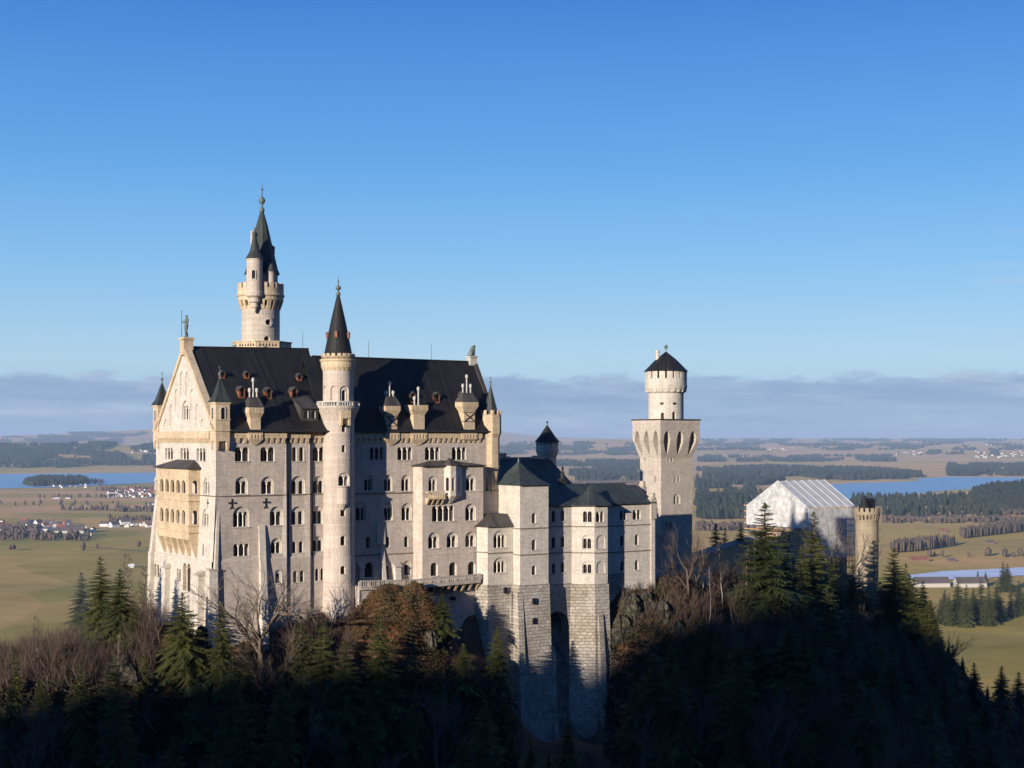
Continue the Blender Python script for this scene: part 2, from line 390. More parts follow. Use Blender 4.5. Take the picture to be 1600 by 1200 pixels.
def crenel(mb, cx, cy, r, z0, h, n, th=0.35, fill=0.62, base=0.0, rot=0.0):
    if base:
        mb.lathe(cx, cy, [(r, z0), (r, z0 + base), (r - th, z0 + base), (r - th, z0)], 36, cap=False)
    for k in range(n):
        t0 = rot + 2 * math.pi * k / n; dt = 2 * math.pi / n * fill; q = []
        ts = [t0 + dt * i / 3 for i in range(4)]
        lo = [(cx + r * math.cos(t), cy + r * math.sin(t)) for t in ts] + [(cx + (r - th) * math.cos(t), cy + (r - th) * math.sin(t)) for t in reversed(ts)]
        mb.prism(lo, z0 + base - 0.02, z0 + h)
def corbels(mb, cx, cy, r0, r1, z0, z1, n, wd=0.35, rot=0.0):
    for k in range(n):
        t = rot + 2 * math.pi * k / n; c, s_ = math.cos(t), math.sin(t)
        def P(r, w, z): return (cx + r * c - w * s_, cy + r * s_ + w * c, z)
        mb.hexa([P(r0 - 0.2, -wd, z0), P(r0 + 0.05, -wd, z0), P(r0 + 0.05, wd, z0), P(r0 - 0.2, wd, z0)], [P(r0 - 0.2, -wd, z1), P(r1, -wd, z1), P(r1, wd, z1), P(r0 - 0.2, wd, z1)])
def finial(T, cx, cy, z0, h, parent=None, r=0.16, ball=True, cross=False):
    mb = MB()
    mb.lathe(cx, cy, [(r * 1.5, z0 - 0.3), (r * 1.8, z0 + h * 0.05), (r * 0.8, z0 + h * 0.12), (r * 0.7, z0 + h * 0.22), (r * 1.5, z0 + h * 0.26), (r * 2.2, z0 + h * 0.33), (r * 2.2, z0 + h * 0.38), (r * 1.1, z0 + h * 0.45), (r * 0.5, z0 + h * 0.5), (r * 0.35, z0 + h * 0.7), (r * 1.1, z0 + h * 0.73), (r * 0.3, z0 + h * 0.78), (0.03, z0 + h)], 8)
    if cross: mb.box(cx - r * 2.6, cx + r * 2.6, cy - 0.06, cy + 0.06, z0 + h * 0.84, z0 + h * 0.88)
    return T.part('finial', mb, ['bronze'], parent, True)
def dentils(mb, f, s0, s1, z0, z1, step, w, dep):
    n = max(1, int((s1 - s0) / step)); st = (s1 - s0) / n
    for k in range(n):
        c = s0 + st * (k + 0.5); q = [(c - w / 2, -dep), (c + w / 2, -dep), (c + w / 2, 0.02), (c - w / 2, 0.02)]
        mb.hexa([f(s, z0, d * 0.4 if d < 0 else d) for s, d in q], [f(s, z1, d) for s, d in q])
def band(mb, f, s0, s1, z0, z1, dep, n=1):
    for k in range(n):
        a = s0 + (s1 - s0) * k / n; b = s0 + (s1 - s0) * (k + 1) / n
        q = [(a, -dep), (b, -dep), (b, 0.02), (a, 0.02)]
        mb.hexa([f(s, z0, d) for s, d in q], [f(s, z1, d) for s, d in q])
# ---------------------------------------------------------------- palace (main building)
def swin(T, b, spec, mapf=None, **kw):
    """spec rows: (px0, px1, ytop, ybot, n, blind, gap)"""
    holes = []
    for row in spec:
        p0, p1, yt, yb = row[:4]; n = row[4] if len(row) > 4 else 1
        bl = row[5] if len(row) > 5 else 0; gap = row[6] if len(row) > 6 else None
        a0, a1 = pa(p0, b), pa(p1, b); am = (a0 + a1) / 2
        holes += window(T, mapf or south(b), am, pz(yb, am, b), pz(yt, am, b), a1 - a0, n, bl, gap=gap, **kw)
    return holes
def wwin(T, a, spec, mapf=None, **kw):
    holes = []
    for row in spec:
        p0, p1, yt, yb = row[:4]; n = row[4] if len(row) > 4 else 1
        bl = row[5] if len(row) > 5 else 0; gap = row[6] if len(row) > 6 else None
        b0, b1 = pb(p1, a), pb(p0, a); bm = (b0 + b1) / 2
        holes += window(T, mapf or west(a), bm, pz(yb, a, bm), pz(yt, a, bm), b1 - b0, n, bl, gap=gap, **kw)
    return holes
def south_wall(T, mb, px0, px1, b, ytop, zbot, spec, **kw):
    a0, a1 = (pa(px0, b) if px0 > 60 else px0), (pa(px1, b) if px1 > 60 else px1); am = (a0 + a1) / 2
    f = kw.pop('mapf', None) or south(b)
    h = swin(T, b, spec, f, **kw)
    zt = pz(ytop, am, b) if ytop > 260 else ytop
    facade(mb, f, rect(a0, a1, zbot, zt), h)
    return a0, a1, zt
ZE = 201.4                      # eaves
ZC = pz(773, 10, 0)             # long string course
ZP = pz(874, 10, 0)             # plinth line
PW = 31.0                       # depth of the west part
palace = Thing('palace', 'tall five-storey limestone palace with dark steep roof, arched windows and gold sandstone loggia', 'palace', (0, 0, 150))
T = palace
wall = MB(); off = lambda z: 0.0 if z > ZP else 0.28
fs1 = lambda s, z, d: (s, d - off(z), z)
a447, a484, a512 = pa(447, 0), pa(484, 0.45), pa(514, 0.9)
h = swin(T, 0, [(367, 389, 698.5, 721, 2), (407, 429, 698.5, 721, 2), (367.8, 387.3, 745, 772, 2, .3), (408, 427.5, 745, 772, 2, .3),
                (364, 389.5, 791.5, 823.5, 3, .3), (421.5, 441.7, 791.5, 821, 2, .3), (364.7, 389, 849.5, 869, 3), (423, 440, 841, 865, 2, .3)])
h += swin(T, 0, [(428.8, 439.5, 890, 911, 1, .25)], fs1)
facade(wall, fs1, rect(0, a447, 150, ZE), h, [((0, ZP), (a447, ZP)), ((0, ZP - .02), (a447, ZP - .02))])
f2 = lambda s, z, d: (s, 0.45 + d - off(z), z)
h = swin(T, 0.45, [(456.5, 474.5, 698.5, 720.5, 2, 0, .55), (454.5, 476.5, 744, 772, 2, .3, .5), (454.6, 475.3, 791.5, 820, 2, .3, .5), (456, 473.5, 846, 864, 2, 0, .55)])
h += swin(T, 0.45, [(457, 474, 891.5, 909.5, 2, 0, .5)], f2)
facade(wall, f2, rect(a447, a484, 150, ZE), h, [((a447, ZP), (a484, ZP)), ((a447, ZP - .02), (a484, ZP - .02))])
f3 = lambda s, z, d: (s, 0.9 + d - off(z), z)
h = swin(T, 0.9, [(489, 507, 698.5, 720.5, 2), (487.6, 507, 744, 771, 2, .3), (487.2, 505, 791, 819, 2, .3), (487.2, 505, 838, 862, 2, .3)])
h += swin(T, 0.9, [(491.5, 505.5, 888, 907, 2, 0, .4)], f3)
facade(wall, f3, rect(a484, a512 + 3, 150, ZE), h, [((a484, ZP), (a512 + 3, ZP)), ((a484, ZP - .02), (a512 + 3, ZP - .02))])
wall.add([(a447, 0, 150), (a447, .5, 150), (a447, .5, ZE), (a447, 0, ZE)], [(0, 1, 2, 3)])
wall.add([(a484, .4, 150), (a484, .95, 150), (a484, .95, ZE), (a484, .4, ZE)], [(0, 1, 2, 3)])
# right-hand, recessed part
B4 = 2.4
aR = pa(779, B4)
BAY = 0.0
h = swin(T, B4, [(578, 599, 698.5, 718.5, 3), (621, 644, 698.5, 718.7, 3), (664, 687, 698.5, 718.6, 3), (706, 728.5, 698.5, 718.5, 3),
                 (569, 583, 742, 767, 2, .3), (600, 613, 742, 767.3, 2, .3), (627, 641, 742, 767.3, 2, .3),
                 (556, 572, 785, 814, 2, .3), (600, 613.5, 786, 813.5, 2, .3), (627.3, 643, 786.5, 813.3, 2, .3),
                 (572, 579, 839, 857), (602, 608.5, 838.5, 856), (631.5, 638, 838, 855),
                 (570, 583.5, 879, 902), (600.5, 612, 876, 905, 1, .3), (630, 642, 876, 899, 1, .3), (759, 763.5, 745, 767)])
ZP4 = pz(864, 40, B4)
facade(wall, south(B4), rect(a512 - 2, aR, 150, ZE), h)
# west face, battered outwards below the string course
wb = pw([(ZP - 22, 1.2), (ZP - 0.02, 0.8), (ZP, 0.6), (ZC - 2, 0.12), (ZC + 1, 0.0)])
fw = west(0, wb)
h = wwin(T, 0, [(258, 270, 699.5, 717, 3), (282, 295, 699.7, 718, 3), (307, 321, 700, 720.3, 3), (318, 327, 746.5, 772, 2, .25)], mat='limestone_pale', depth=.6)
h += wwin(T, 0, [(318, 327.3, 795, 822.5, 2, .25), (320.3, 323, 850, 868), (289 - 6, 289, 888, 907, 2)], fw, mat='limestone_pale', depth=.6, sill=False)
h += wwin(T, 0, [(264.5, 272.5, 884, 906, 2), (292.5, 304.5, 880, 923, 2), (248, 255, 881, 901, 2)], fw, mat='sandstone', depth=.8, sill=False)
zs = [z for z in (ZP - 22, ZP - .02, ZP, ZC - 2, ZC + 1)]
wall_w = MB(); facade(wall_w, fw, rect(0, PW, 145, ZE), h, [((0, z), (PW, z)) for z in zs])
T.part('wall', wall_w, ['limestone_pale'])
# gable triangle
RB = PW / 2; ZR = pz(540, 0, RB)
hg = wwin(T, 0, [(284.5, 296, 625.5, 656.5, 3, .28)], mat='limestone_pale', depth=.5)
wallg = MB()
# shallow blind arches on the gable
for p0, p1, yt, yb in ((281, 287, 581, 619), (290, 295, 580.5, 619), (273, 279, 608, 642), (297.5, 303, 608, 642), (265, 271, 631.5, 665), (305.5, 311, 631.5, 665), (256.5, 262, 654.5, 668), (313.5, 320, 654.5, 668)):
    b0, b1 = pb(p1, 0), pb(p0, 0); bm = (b0 + b1) / 2
    p = arch(bm, b1 - b0, pz(yb, 0, bm), pz(yt, 0, bm)); hg.append(p); ring(wallg, west(0), p, 0, .22); wallg.add([west(0)(s, z, .22) for s, z in p], [tuple(range(len(p)))])
facade(wallg, west(0), [(0.1, ZE), (PW - .1, ZE), (RB, ZR)], hg)
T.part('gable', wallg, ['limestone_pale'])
# hidden sides
aRE = 24.3
wall.add([(0, PW, 150), (aRE, PW, 150), (aRE, PW, ZE), (0, PW, ZE)], [(0, 1, 2, 3)])
RB2 = 10.5; PN2 = 19.0
wall.add([(aR, B4, 150), (aR, PN2, 150), (aR, PN2, ZE), (aR, B4, ZE), (aRE, PN2, 150), (aRE, PN2, ZE)], [(0, 1, 2, 3), (1, 4, 5, 2)])
ZR1b = pz(545, pa(482, RB), RB); ZR2 = pz(560.5, pa(600, RB2), RB2)
wall.add([(aR - .4, B4, ZE), (aR - .4, PN2, ZE), (aR - 1.2, RB2, ZR2 - .3)], [(0, 1, 2)])
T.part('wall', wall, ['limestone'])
# string courses
cr = MB()
def course(f, s0, s1, z, dep=0.16, hgt=0.2): band(cr, f, s0, s1, z - hgt, z, dep)
course(south(0), 0, a447, ZC); course(south(.45), a447 + .16, a484, ZC); course(south(.9), a484 + .16, a512 + 1, ZC)
course(south(B4), pa(548, B4), aR, pz(768.5, 45, B4)); course(west(0), 0.0, PW, ZC, .2)
course(south(B4), pa(548, B4), aR, ZP4, .12, .2)
T.part('string_course', cr, ['dark_course'])
# cornice under the eaves: arched corbel table
co = MB()
def cornice(f, s0, s1, zt=ZE, mbx=None, st=1.12):
    m = mbx or MB()
    band(m, f, s0, s1, zt - 1.35, zt - .05, .42); dentils(m, f, s0, s1, zt - 2.25, zt - 1.35, st, st * .52, .42)
    if mbx is None: T.part('cornice', m, ['sandstone'])
cornice(south(0), pa(366, 0), pa(388, 0)); cornice(south(0), pa(411, 0), a447); cornice(south(.45), a447 + .42, a484); cornice(south(.9), a484 + .42, pa(512, .9))
cornice(south(B4), pa(549, B4), pa(602, B4)); cornice(south(B4), pa(622, B4), pa(648, B4)); cornice(south(B4), pa(665, B4), pa(752, B4))
cw = MB(); cornice(west(0), 2.4, PW - 2.2, mbx=cw, st=1.05); T.part('cornice', cw, ['sandstone'])
# roofs
EV = 0.75
def slab(mb, pts, th=0.22):   # a roof plane with thickness
    p = [Vector(q) for q in pts]; n = (p[1] - p[0]).cross(p[-1] - p[0]).normalized()
    if n.z < 0: n = -n
    k = len(p); vs = [tuple(q) for q in p] + [tuple(q - n * th) for q in p]
    mb.add(vs, [tuple(range(k)), tuple(range(2 * k - 1, k - 1, -1))] + [(i, (i + 1) % k, (i + 1) % k + k, i + k) for i in range(k)])
rf = MB()
ar, ae = pa(482, RB), pa(516, -EV)
sl1 = (ZR1b - ZE) / (RB + EV)
A = (0.9, RB, ZR - .2); B = (ar, RB, ZR1b); C = (ae, -EV, ZE - .05); D = (0.9, -EV, ZE - .05)
slab(rf, [D, C, B, A]); slab(rf, [(0.9, PW + EV, ZE), (ae, PW + EV, ZE), (ar, RB, ZR1b - .01), (0.9, RB, ZR - .21)])
rf.add([(ae - .3, 0, ZE - .1), (ar - .3, RB, ZR1b - .4), (ae - .3, PW, ZE - .1)], [(0, 1, 2)])
rf.hexa([(.9, RB - .15, ZR - .4), (ar, RB - .15, ZR1b - .3), (ar, RB + .15, ZR1b - .3), (.9, RB + .15, ZR - .4)], [(.9, RB - .15, ZR - .05), (ar, RB - .15, ZR1b + .15), (ar, RB + .15, ZR1b + .15), (.9, RB + .15, ZR - .05)])
a2 = pa(741, RB2); ZE2 = ZE
slab(rf, [(aRE - 2, B4 - EV, ZE), (aR + .1, B4 - EV, ZE), (a2, RB2, ZR2), (aRE - 2, RB2, ZR2)])
slab(rf, [(aRE - 2, PN2 + EV, ZE), (aR + .1, PN2 + EV, ZE), (a2, RB2, ZR2 - .01), (aRE - 2, RB2, ZR2 - .01)])
rf.box(aRE, a2, RB2 - .15, RB2 + .15, ZR2 - .1, ZR2 + .18)
ROOF = T.part('roof', rf, ['roof_metal'])
# raised verges of both gables
vg = MB()
for s in (1, -1):
    y0 = RB - s * (RB + .3)
    vg.hexa([(-.35, y0, ZE + .1), (1.0, y0, ZE + .1), (1.0, y0 + s * 1.1, ZE + .1), (-.35, y0 + s * 1.1, ZE + .1)], [(-.35, RB - s * .02, ZR + .35), (1.0, RB - s * .02, ZR + .35), (1.0, RB + s * .2, ZR - .6), (-.35, RB + s * .2, ZR - .6)])
T.part('gable_coping', vg, ['sandstone'])
vg = MB()
vg.hexa([(aR - .5, B4 - .6, ZE), (aR + .35, B4 - .6, ZE), (aR + .35, B4 + .5, ZE), (aR - .5, B4 + .5, ZE)], [(a2 - .5, RB2 - .3, ZR2 + .4), (a2 + .35, RB2 - .3, ZR2 + .4), (a2 + .35, RB2 + .2, ZR2 + .1), (a2 - .5, RB2 + .2, ZR2 + .1)])
T.part('gable_coping', vg, ['roof_brown'])
gut = MB(); gut.tube([(2.2, -EV - .1, ZE - .05), (ae, -EV - .1, ZE - .05)], [.16, .16], 6); gut.tube([(pa(549, B4), B4 - EV - .1, ZE - .03), (aR - 2.5, B4 - EV - .1, ZE - .03)], [.16, .16], 6)
for px, b in ((450.5, .45), (487.5, .9)):
    a = pa(px, b); gut.tube([(a, b - .2, ZE - 1), (a, b - .2, 168)], [.1, .1], 6)
T.part('rain_gutter', gut, ['iron'])
def roof_at(x, y, right=False):
    if right: return ZE + (ZR2 - ZE) * (y - (B4 - EV)) / (RB2 - (B4 - EV))
    zr = ZR + (ZR1b - ZR) * (x - .9) / (ar - .9)
    return ZE + (zr - ZE) * (y + EV) / (RB + EV)
def roof_hit(px, py, right=False):   # the roof point seen at that place of the photograph
    lo, hi = (B4 - EV, RB2) if right else (-EV, RB)
    best = None
    for i in range(200):
        y = lo + (hi - lo) * i / 199; a = pa(px, y); e = abs(pz(py, a, y) - roof_at(a, y, right))
        if best is None or e < best[0]: best = (e, a, y, roof_at(a, y, right))
    return best[1:]
# dormers
def dormer(px, py, w, h_, right=False, mat='copper', two=False):
    a, y, z = roof_hit(px, py, right); sl = (ZR2 - ZE) / (RB2 - B4 + EV) if right else sl1
    L = (h_ + w * .5) / sl; m = MB(); y0 = y
    m.add([(a - w / 2, y0, z), (a + w / 2, y0, z), (a + w / 2, y0, z + h_), (a, y0, z + h_ + w * .55), (a - w / 2, y0, z + h_)], [(0, 1, 2, 3, 4)])
    for s in (-1, 1): m.add([(a + s * w / 2, y0, z - .3), (a + s * w / 2, y0, z + h_), (a + s * w / 2, y0 + h_ / sl + .1, z + h_)], [(0, 1, 2)])
    o = T.part('dormer', m, [mat])
    r = MB()
    for s in (-1, 1): slab(r, [(a + s * (w / 2 + .18), y0 - .35, z + h_ - .12), (a, y0 - .35, z + h_ + w * .6), (a, y0 + (h_ + w * .6) / sl + .2, z + h_ + w * .6), (a + s * (w / 2 + .18), y0 + h_ / sl + .1, z + h_ - .12)], .1)
    T.part('dormer_roof', r, ['roof_brown'], o)
    p = MB(); ap = arch(a, w * .5, z + .25, z + h_ + .1, 8); p.add([(s, y0 - .02, q) for s, q in ap], [tuple(range(len(ap)))]); T.part('pane', p, ['glass'], o)
for px, py in ((347.5, 591), (386, 592), (468, 595)): dormer(px, py, 1.0, .95)
for px, py in ((378, 622), (420, 624), (460, 623)): dormer(px, py, 1.25, 1.55)
for px, py in ((645, 629), (683, 630), (723, 629)): dormer(px, py, 1.25, 1.55, True)
# the broad shed dormer beside the stair tower
a, y, z = roof_hit(484, 658); m = MB(); w2 = 1.75
m.add([(a - w2, y, z), (a + w2, y, z), (a + w2, y, z + 2.5), (a - w2, y, z + 2.5)], [(0, 1, 2, 3)])
for s in (-1, 1): m.add([(a + s * w2, y, z), (a + s * w2, y, z + 2.5), (a + s * w2, y + 4.4, z + 4.6)], [(0, 1, 2)])
o = T.part('dormer', m, ['roof_brown'])
r = MB(); slab(r, [(a - w2 - .25, y - .4, z + 2.4), (a + w2 + .25, y - .4, z + 2.4), (a + w2 + .25, y + 4.9, z + 4.95), (a - w2 - .25, y + 4.9, z + 4.95)], .15); T.part('dormer_roof', r, ['roof_brown'], o)
for s in (-.75, .75):
    p = MB(); ap = arch(a + s, .8, z + .5, z + 2.0, 8); p.add([(q, y - .02, w_) for q, w_ in ap], [tuple(range(len(ap)))]); T.part('pane', p, ['glass'], o)
    p = MB(); p.box(a + s + .25, a + s + .45, y - .12, y - .03, z + .5, z + 1.8); T.part('frame', p, ['pot_stone'], o)
# chimneys rising through the eaves
def chimney(px0, px1, ytop, ybase, ypot, b, right, pots=3, corb=697, tie=False, roofed=True):
    bb = b - .5; a0, a1 = pa(px0, bb), pa(px1, bb); am = (a0 + a1) / 2; w = a1 - a0
    zt, zb, zp = pz(ytop, am, bb), pz(ybase, am, bb), pz(ypot, am, bb); m = MB(); dp = 2.1; i = w * .16
    m.box(a0 + i, a1 - i, bb, bb + dp, ZE - .3, zt - 2.0)
    m.hexa([(a0 + i, bb, zt - 2), (a1 - i, bb, zt - 2), (a1 - i, bb + dp, zt - 2), (a0 + i, bb + dp, zt - 2)], [(a0, bb - .4, zt - .9), (a1, bb - .4, zt - .9), (a1, bb + dp + .4, zt - .9), (a0, bb + dp + .4, zt - .9)])
    m.box(a0, a1, bb - .4, bb + dp + .4, zt - .9, zt)
    dentils(m, south(bb - .4), a0 + .1, a1 - .1, zt - .75, zt - .25, .5, .24, .08)
    ch = T.part('chimney', m, ['sandstone'])
    m = MB()
    m.box(a0 + .05, a1 - .05, bb - .1, B4 if right else .9, ZE - 1.6, ZE - .1)
    zc = pz(corb, am, bb); y1 = (b + .1)
    m.hexa([(am - .25, y1 - .15, zc), (am + .25, y1 - .15, zc), (am + .25, y1, zc), (am - .25, y1, zc)], [(a0 + .05, bb - .1, ZE - 1.6), (a1 - .05, bb - .1, ZE - 1.6), (a1 - .05, y1, ZE - 1.6), (a0 + .05, y1, ZE - 1.6)])
    dentils(m, south(bb - .1), a0 + .2, a1 - .2, ZE - 1.5, ZE - .7, .62, .3, .12)
    T.part('corbel', m, ['sandstone'], ch)
    if roofed:
        m = MB(); zr = zt + 1.9; m.prism([(a0 - .1, bb - .5), (a1 + .1, bb - .5), (a1 + .1, bb + dp + .5), (a0 - .1, bb + dp + .5)], zt, zr, [(am - w * .3, bb + .6), (am + w * .3, bb + .6), (am + w * .3, bb + dp - .6), (am - w * .3, bb + dp - .6)])
        T.part('chimney_roof', m, ['roof_brown'], ch)
    else: zr = zt
    for k in range(pots):
        x = am + (k - (pots - 1) / 2) * w * .24; top = zp if (k == pots // 2) else zp - 1.9
        m = MB(); m.lathe(x, bb + dp / 2, [(.17, zr - .3), (.17, top - .75), (.32, top - .7), (.32, top - .15), (.24, top - .12), (.24, top)], 8); T.part('chimney_pot', m, ['pot_stone'], ch)
    if tie:
        m = MB()
        for q in (-1, 1): m.tube([(am - w * .3, bb - .08, zt - 3.1 + q * .8), (am, bb - .08, zt - 3.1), (am + w * .3, bb - .08, zt - 3.1 - q * .8)], [.09] * 3, 5); m.box(am - w * .48, am + w * .48, bb - .1, bb - .03, zt - 3.1 + q * .95, zt - 3.0 + q * .95)
        T.part('iron_tie', m, ['iron'], ch)
chimney(387.5, 411, 636.5, 665, 590, 0, False)
chimney(601, 624.5, 634, 667, 595, B4, True, tie=True)
chimney(642, 667.5, 633, 660, 604, B4, True, pots=2, roofed=False)
chimney(721, 746, 628, 667, 585, B4, True, tie=True, corb=690)
# iron ties shaped as crosses on the wall
for px, py in ((362, 787), (415, 786)):
    a = pa(px, 0); z = pz(py, a, 0); m = MB(); m.box(a - .1, a + .1, -.14, -.02, z - .9, z + .9); m.box(a - .6, a + .6, -.13, -.03, z + .0, z + .26)
    m.tube([(a, -.08, z - .5), (a - .4, -.08, z - 1.0)], [.08, .06], 5); m.tube([(a, -.08, z - .5), (a + .4, -.08, z - 1.0)], [.08, .06], 5); m.lathe(a - .5, -.08, [(.2, z), (.2, z + .3)], 6); m.lathe(a + .5, -.08, [(.2, z), (.2, z + .3)], 6)
    T.part('iron_tie', m, ['iron'])
b = pb(325.6, 0); z = pz(787, 0, b); m = MB(); m.box(-.14, -.02, b - .1, b + .1, z - .9, z + .9); m.box(-.13, -.03, b - .55, b + .55, z, z + .25); T.part('iron_tie', m, ['iron'])
# buttresses
def buttress(a0, a1, b, ztop, zbot, d0, d1, lean=0.0, mat='limestone_pale', cap=False):
    m = MB(); m.hexa([(a0 - lean, b - d1, zbot), (a1 - lean, b - d1, zbot), (a1, b + .1, zbot), (a0 - lean, b + .1, zbot)], [(a0, b - d0, ztop), (a1, b - d0, ztop), (a1, b + .1, ztop), (a0, b + .1, ztop)])
    o = T.part('buttress', m, [mat])
    if cap: m = MB(); m.hexa([(a0 - .2, b - d0 - .3, ztop), (a1 + .2, b - d0 - .3, ztop), (a1 + .2, b, ztop), (a0 - .2, b, ztop)], [(a0 - .2, b - d0 - .3, ztop + .15), (a1 + .2, b - d0 - .3, ztop + .15), (a1 + .2, b, ztop + .9), (a0 - .2, b, ztop + .9)]); T.part('cap', m, ['tower_stone'], o)
buttress(0.3, 0.85, 0, pz(775, 1, 0), 160, 0.02, 1.5, 1.7)
buttress(pa(405, -.3), pa(414.5, -.3), 0, pz(821, 8, 0), 156, .25, 2.6)
buttress(pa(594, B4), pa(600, B4), B4, pz(850, 37, B4), 172, .05, 1.2)
buttress(pa(588, B4), pa(601, B4), B4, pz(805, 37, B4), pz(850, 37, B4), .06, .4, mat='limestone')
buttress(pa(618, B4 - 1), pa(627, B4 - 1), B4, pz(884, 42, B4), 172, .9, 1.1, cap=True)
buttress(pa(563, B4 - 1), pa(569, B4 - 1), B4, pz(886, 33, B4), 172, .9, 1.1, cap=True)
def wbuttress(px0, px1, ytop, zbot, depth):      # on the west face, with sloping cap
    a = -wb(pz(ytop, 0, 10)) - depth; b0, b1 = pb(px1, a), pb(px0, a); zt = pz(ytop, a, b0); m = MB()
    m.hexa([(a - .5, b0, zbot), (0, b0, zbot), (0, b1, zbot), (a - .5, b1, zbot)], [(a, b0, zt), (0, b0, zt), (0, b1, zt), (a, b1, zt)])
    o = T.part('buttress', m, ['limestone_pale'])
    m = MB(); m.hexa([(a - .25, b0 - .2, zt), (0, b0 - .2, zt), (0, b1 + .2, zt), (a - .25, b1 + .2, zt)], [(a - .25, b0 - .2, zt + .15), (0, b0 - .2, zt + 1.2), (0, b1 + .2, zt + 1.2), (a - .25, b1 + .2, zt + .15)]); T.part('cap', m, ['tower_stone'], o)
wbuttress(253, 258, 888, 152, 1.1); wbuttress(304.5, 310, 900, 152, 1.3)
m = MB(); zt = pz(892, -1.5, -.5); m.hexa([(-2.0, -1.2, 150), (0, -1.2, 150), (0, .8, 150), (-2.0, .8, 150)], [(-1.55, -.9, zt), (0, -.9, zt), (0, .8, zt), (-1.55, .8, zt)])
o = T.part('buttress', m, ['limestone_pale']); m = MB(); m.box(-1.75, .1, -1.05, .9, zt, zt + .3); T.part('cap', m, ['tower_stone'], o)
m = MB(); m.hexa([(-2.2, PW - 1.6, 145), (0, PW - 1.6, 145), (0, PW + .4, 145), (-2.2, PW + .4, 145)], [(-1.55, PW - 1.4, ZP), (0, PW - 1.4, ZP), (0, PW + .2, ZP), (-1.55, PW + .2, ZP)])
m.hexa([(-1.4, PW - 1.3, ZP), (0, PW - 1.3, ZP), (0, PW + .1, ZP), (-1.4, PW + .1, ZP)], [(-.05, PW - 1.2, ZC), (0, PW - 1.2, ZC), (0, PW, ZC), (-.05, PW, ZC)]); T.part('buttress', m, ['limestone_pale'])
# loggia on the west face
LA, LB0, LB1 = -2.26, 7.5, 24.3
zl = lambda py: pz(py, LA, LB0)
ZL = dict(eave=zl(733), f1=zl(773.5), l1=zl(782), f2=zl(822), l2=zl(831.5), bot=zl(863))
lg = MB(); n5 = 5; wl = (LB1 - LB0)
def lhole(zb, zt, n, s0, s1): 
    st = (s1 - s0) / n; return [arch(s0 + st * (k + .5), st * .66, zb, zt, 8) for k in range(n)]
for zf, zt in ((ZL['f1'] + .25, zl(751)), (ZL['f2'] + .25, zl(798))):
    top = ZL['eave'] if zt > ZL['f1'] else ZL['l1']
    hs = lhole(zf, zt, 5, LB0 + 1.2, LB1 - 1.2); facade(lg, west(LA), rect(LB0, LB1, zf - .6, top), hs)
    for q in hs: ring(lg, west(LA), q, 0, .45)
    hs2 = [arch(LA / 2 + .1, 1.15, zf, zt, 8)]; facade(lg, south(LB0), rect(LA, 0, zf - .6, top), hs2)
    for q in hs2: ring(lg, south(LB0), q, 0, .45)
    facade(lg, south(LB1), rect(LA, 0, zf - .6, top), [])
lg.box(LA + .5, 0, LB0 + .3, LB1 - .3, ZL['f1'] - .35, ZL['f1'] + .02); lg.box(LA + .3, 0, LB0 + .2, LB1 - .2, ZL['l1'] - .4, ZL['l1'] - .1)
lg.box(LA + .5, 0, LB0 + .3, LB1 - .3, ZL['f2'] - .35, ZL['f2'] + .02); lg.box(LA + .4, 0, LB0 + .3, LB1 - .3, ZL['eave'] - .3, ZL['eave'] - .1)
# solid parapets between the storeys with moulded ledges
for top, bot in (('f1', 'l1'), ('f2', 'l2')):
    lg.box(LA - .02, -.05, LB0 - .02, LB1 + .02, ZL[bot], ZL[top] - .1)
    lg.box(LA - .2, -.05, LB0 - .2, LB1 + .2, ZL[top] - .12, ZL[top] + .16); lg.box(LA - .25, -.05, LB0 - .25, LB1 + .25, ZL[bot] - .2, ZL[bot] + .03)
    for k in range(9): c = LB0 + wl * (k + .5) / 9; lg.box(LA - .09, LA + .02, c - .7, c + .7, ZL[bot] + .2, ZL[top] - .3)
LG = T.part('loggia', lg, ['sandstone'])
lb = MB()       # sloping corbels below
for k in range(6):
    c = LB0 + .3 + (wl - .6) * k / 5
    lb.hexa([(-.9, c - .3, ZL['bot'] - 1), (0.1, c - .3, ZL['bot'] - 1), (0.1, c + .3, ZL['bot'] - 1), (-.9, c + .3, ZL['bot'] - 1)], [(LA + .05, c - .35, ZL['l2'] - 1.2), (0.1, c - .35, ZL['l2'] - 1.2), (0.1, c + .35, ZL['l2'] - 1.2), (LA + .05, c + .35, ZL['l2'] - 1.2)])
lb.box(LA + .03, 0, LB0 + .02, LB1 - .02, ZL['l2'] - 1.5, ZL['l2'] - .2)
hs = lhole(ZL['l2'] - 3.6, ZL['l2'] - 1.55, 5, LB0 + .6, LB1 - .6)
T.part('corbel', lb, ['sandstone'], LG)
for zf, zt in ((ZL['f1'] + .16, zl(755)), (ZL['f2'] + .16, zl(802))):
    st = (wl - 2.4) / 5
    for k in range(6):
        m = MB(); m.lathe(LA - .06 + .28, LB0 + 1.2 + st * k, [(.3, zf), (.3, zf + .25), (.17, zf + .3), (.17, zt - .5), (.32, zt - .15), (.32, zt)], 8); T.part('column', m, ['limestone_pale'], LG, True)
lr = MB(); zt = zl(719); lr.prism([(LA - .6, LB0 - .6), (.1, LB0 - .6), (.1, LB1 + .6), (LA - .6, LB1 + .6)], ZL['eave'], ZL['eave'] + .15)
lr.add([(LA - .7, LB0 - .7, ZL['eave'] + .15), (-.02, LB0 - .7, ZL['eave'] + .15), (-.02, LB1 + .7, ZL['eave'] + .15), (LA - .7, LB1 + .7, ZL['eave'] + .15), (-.02, LB0 + 2.6, zt), (-.02, LB1 - 5, zt)], [(0, 1, 4), (0, 4, 5, 3), (3, 5, 2)])
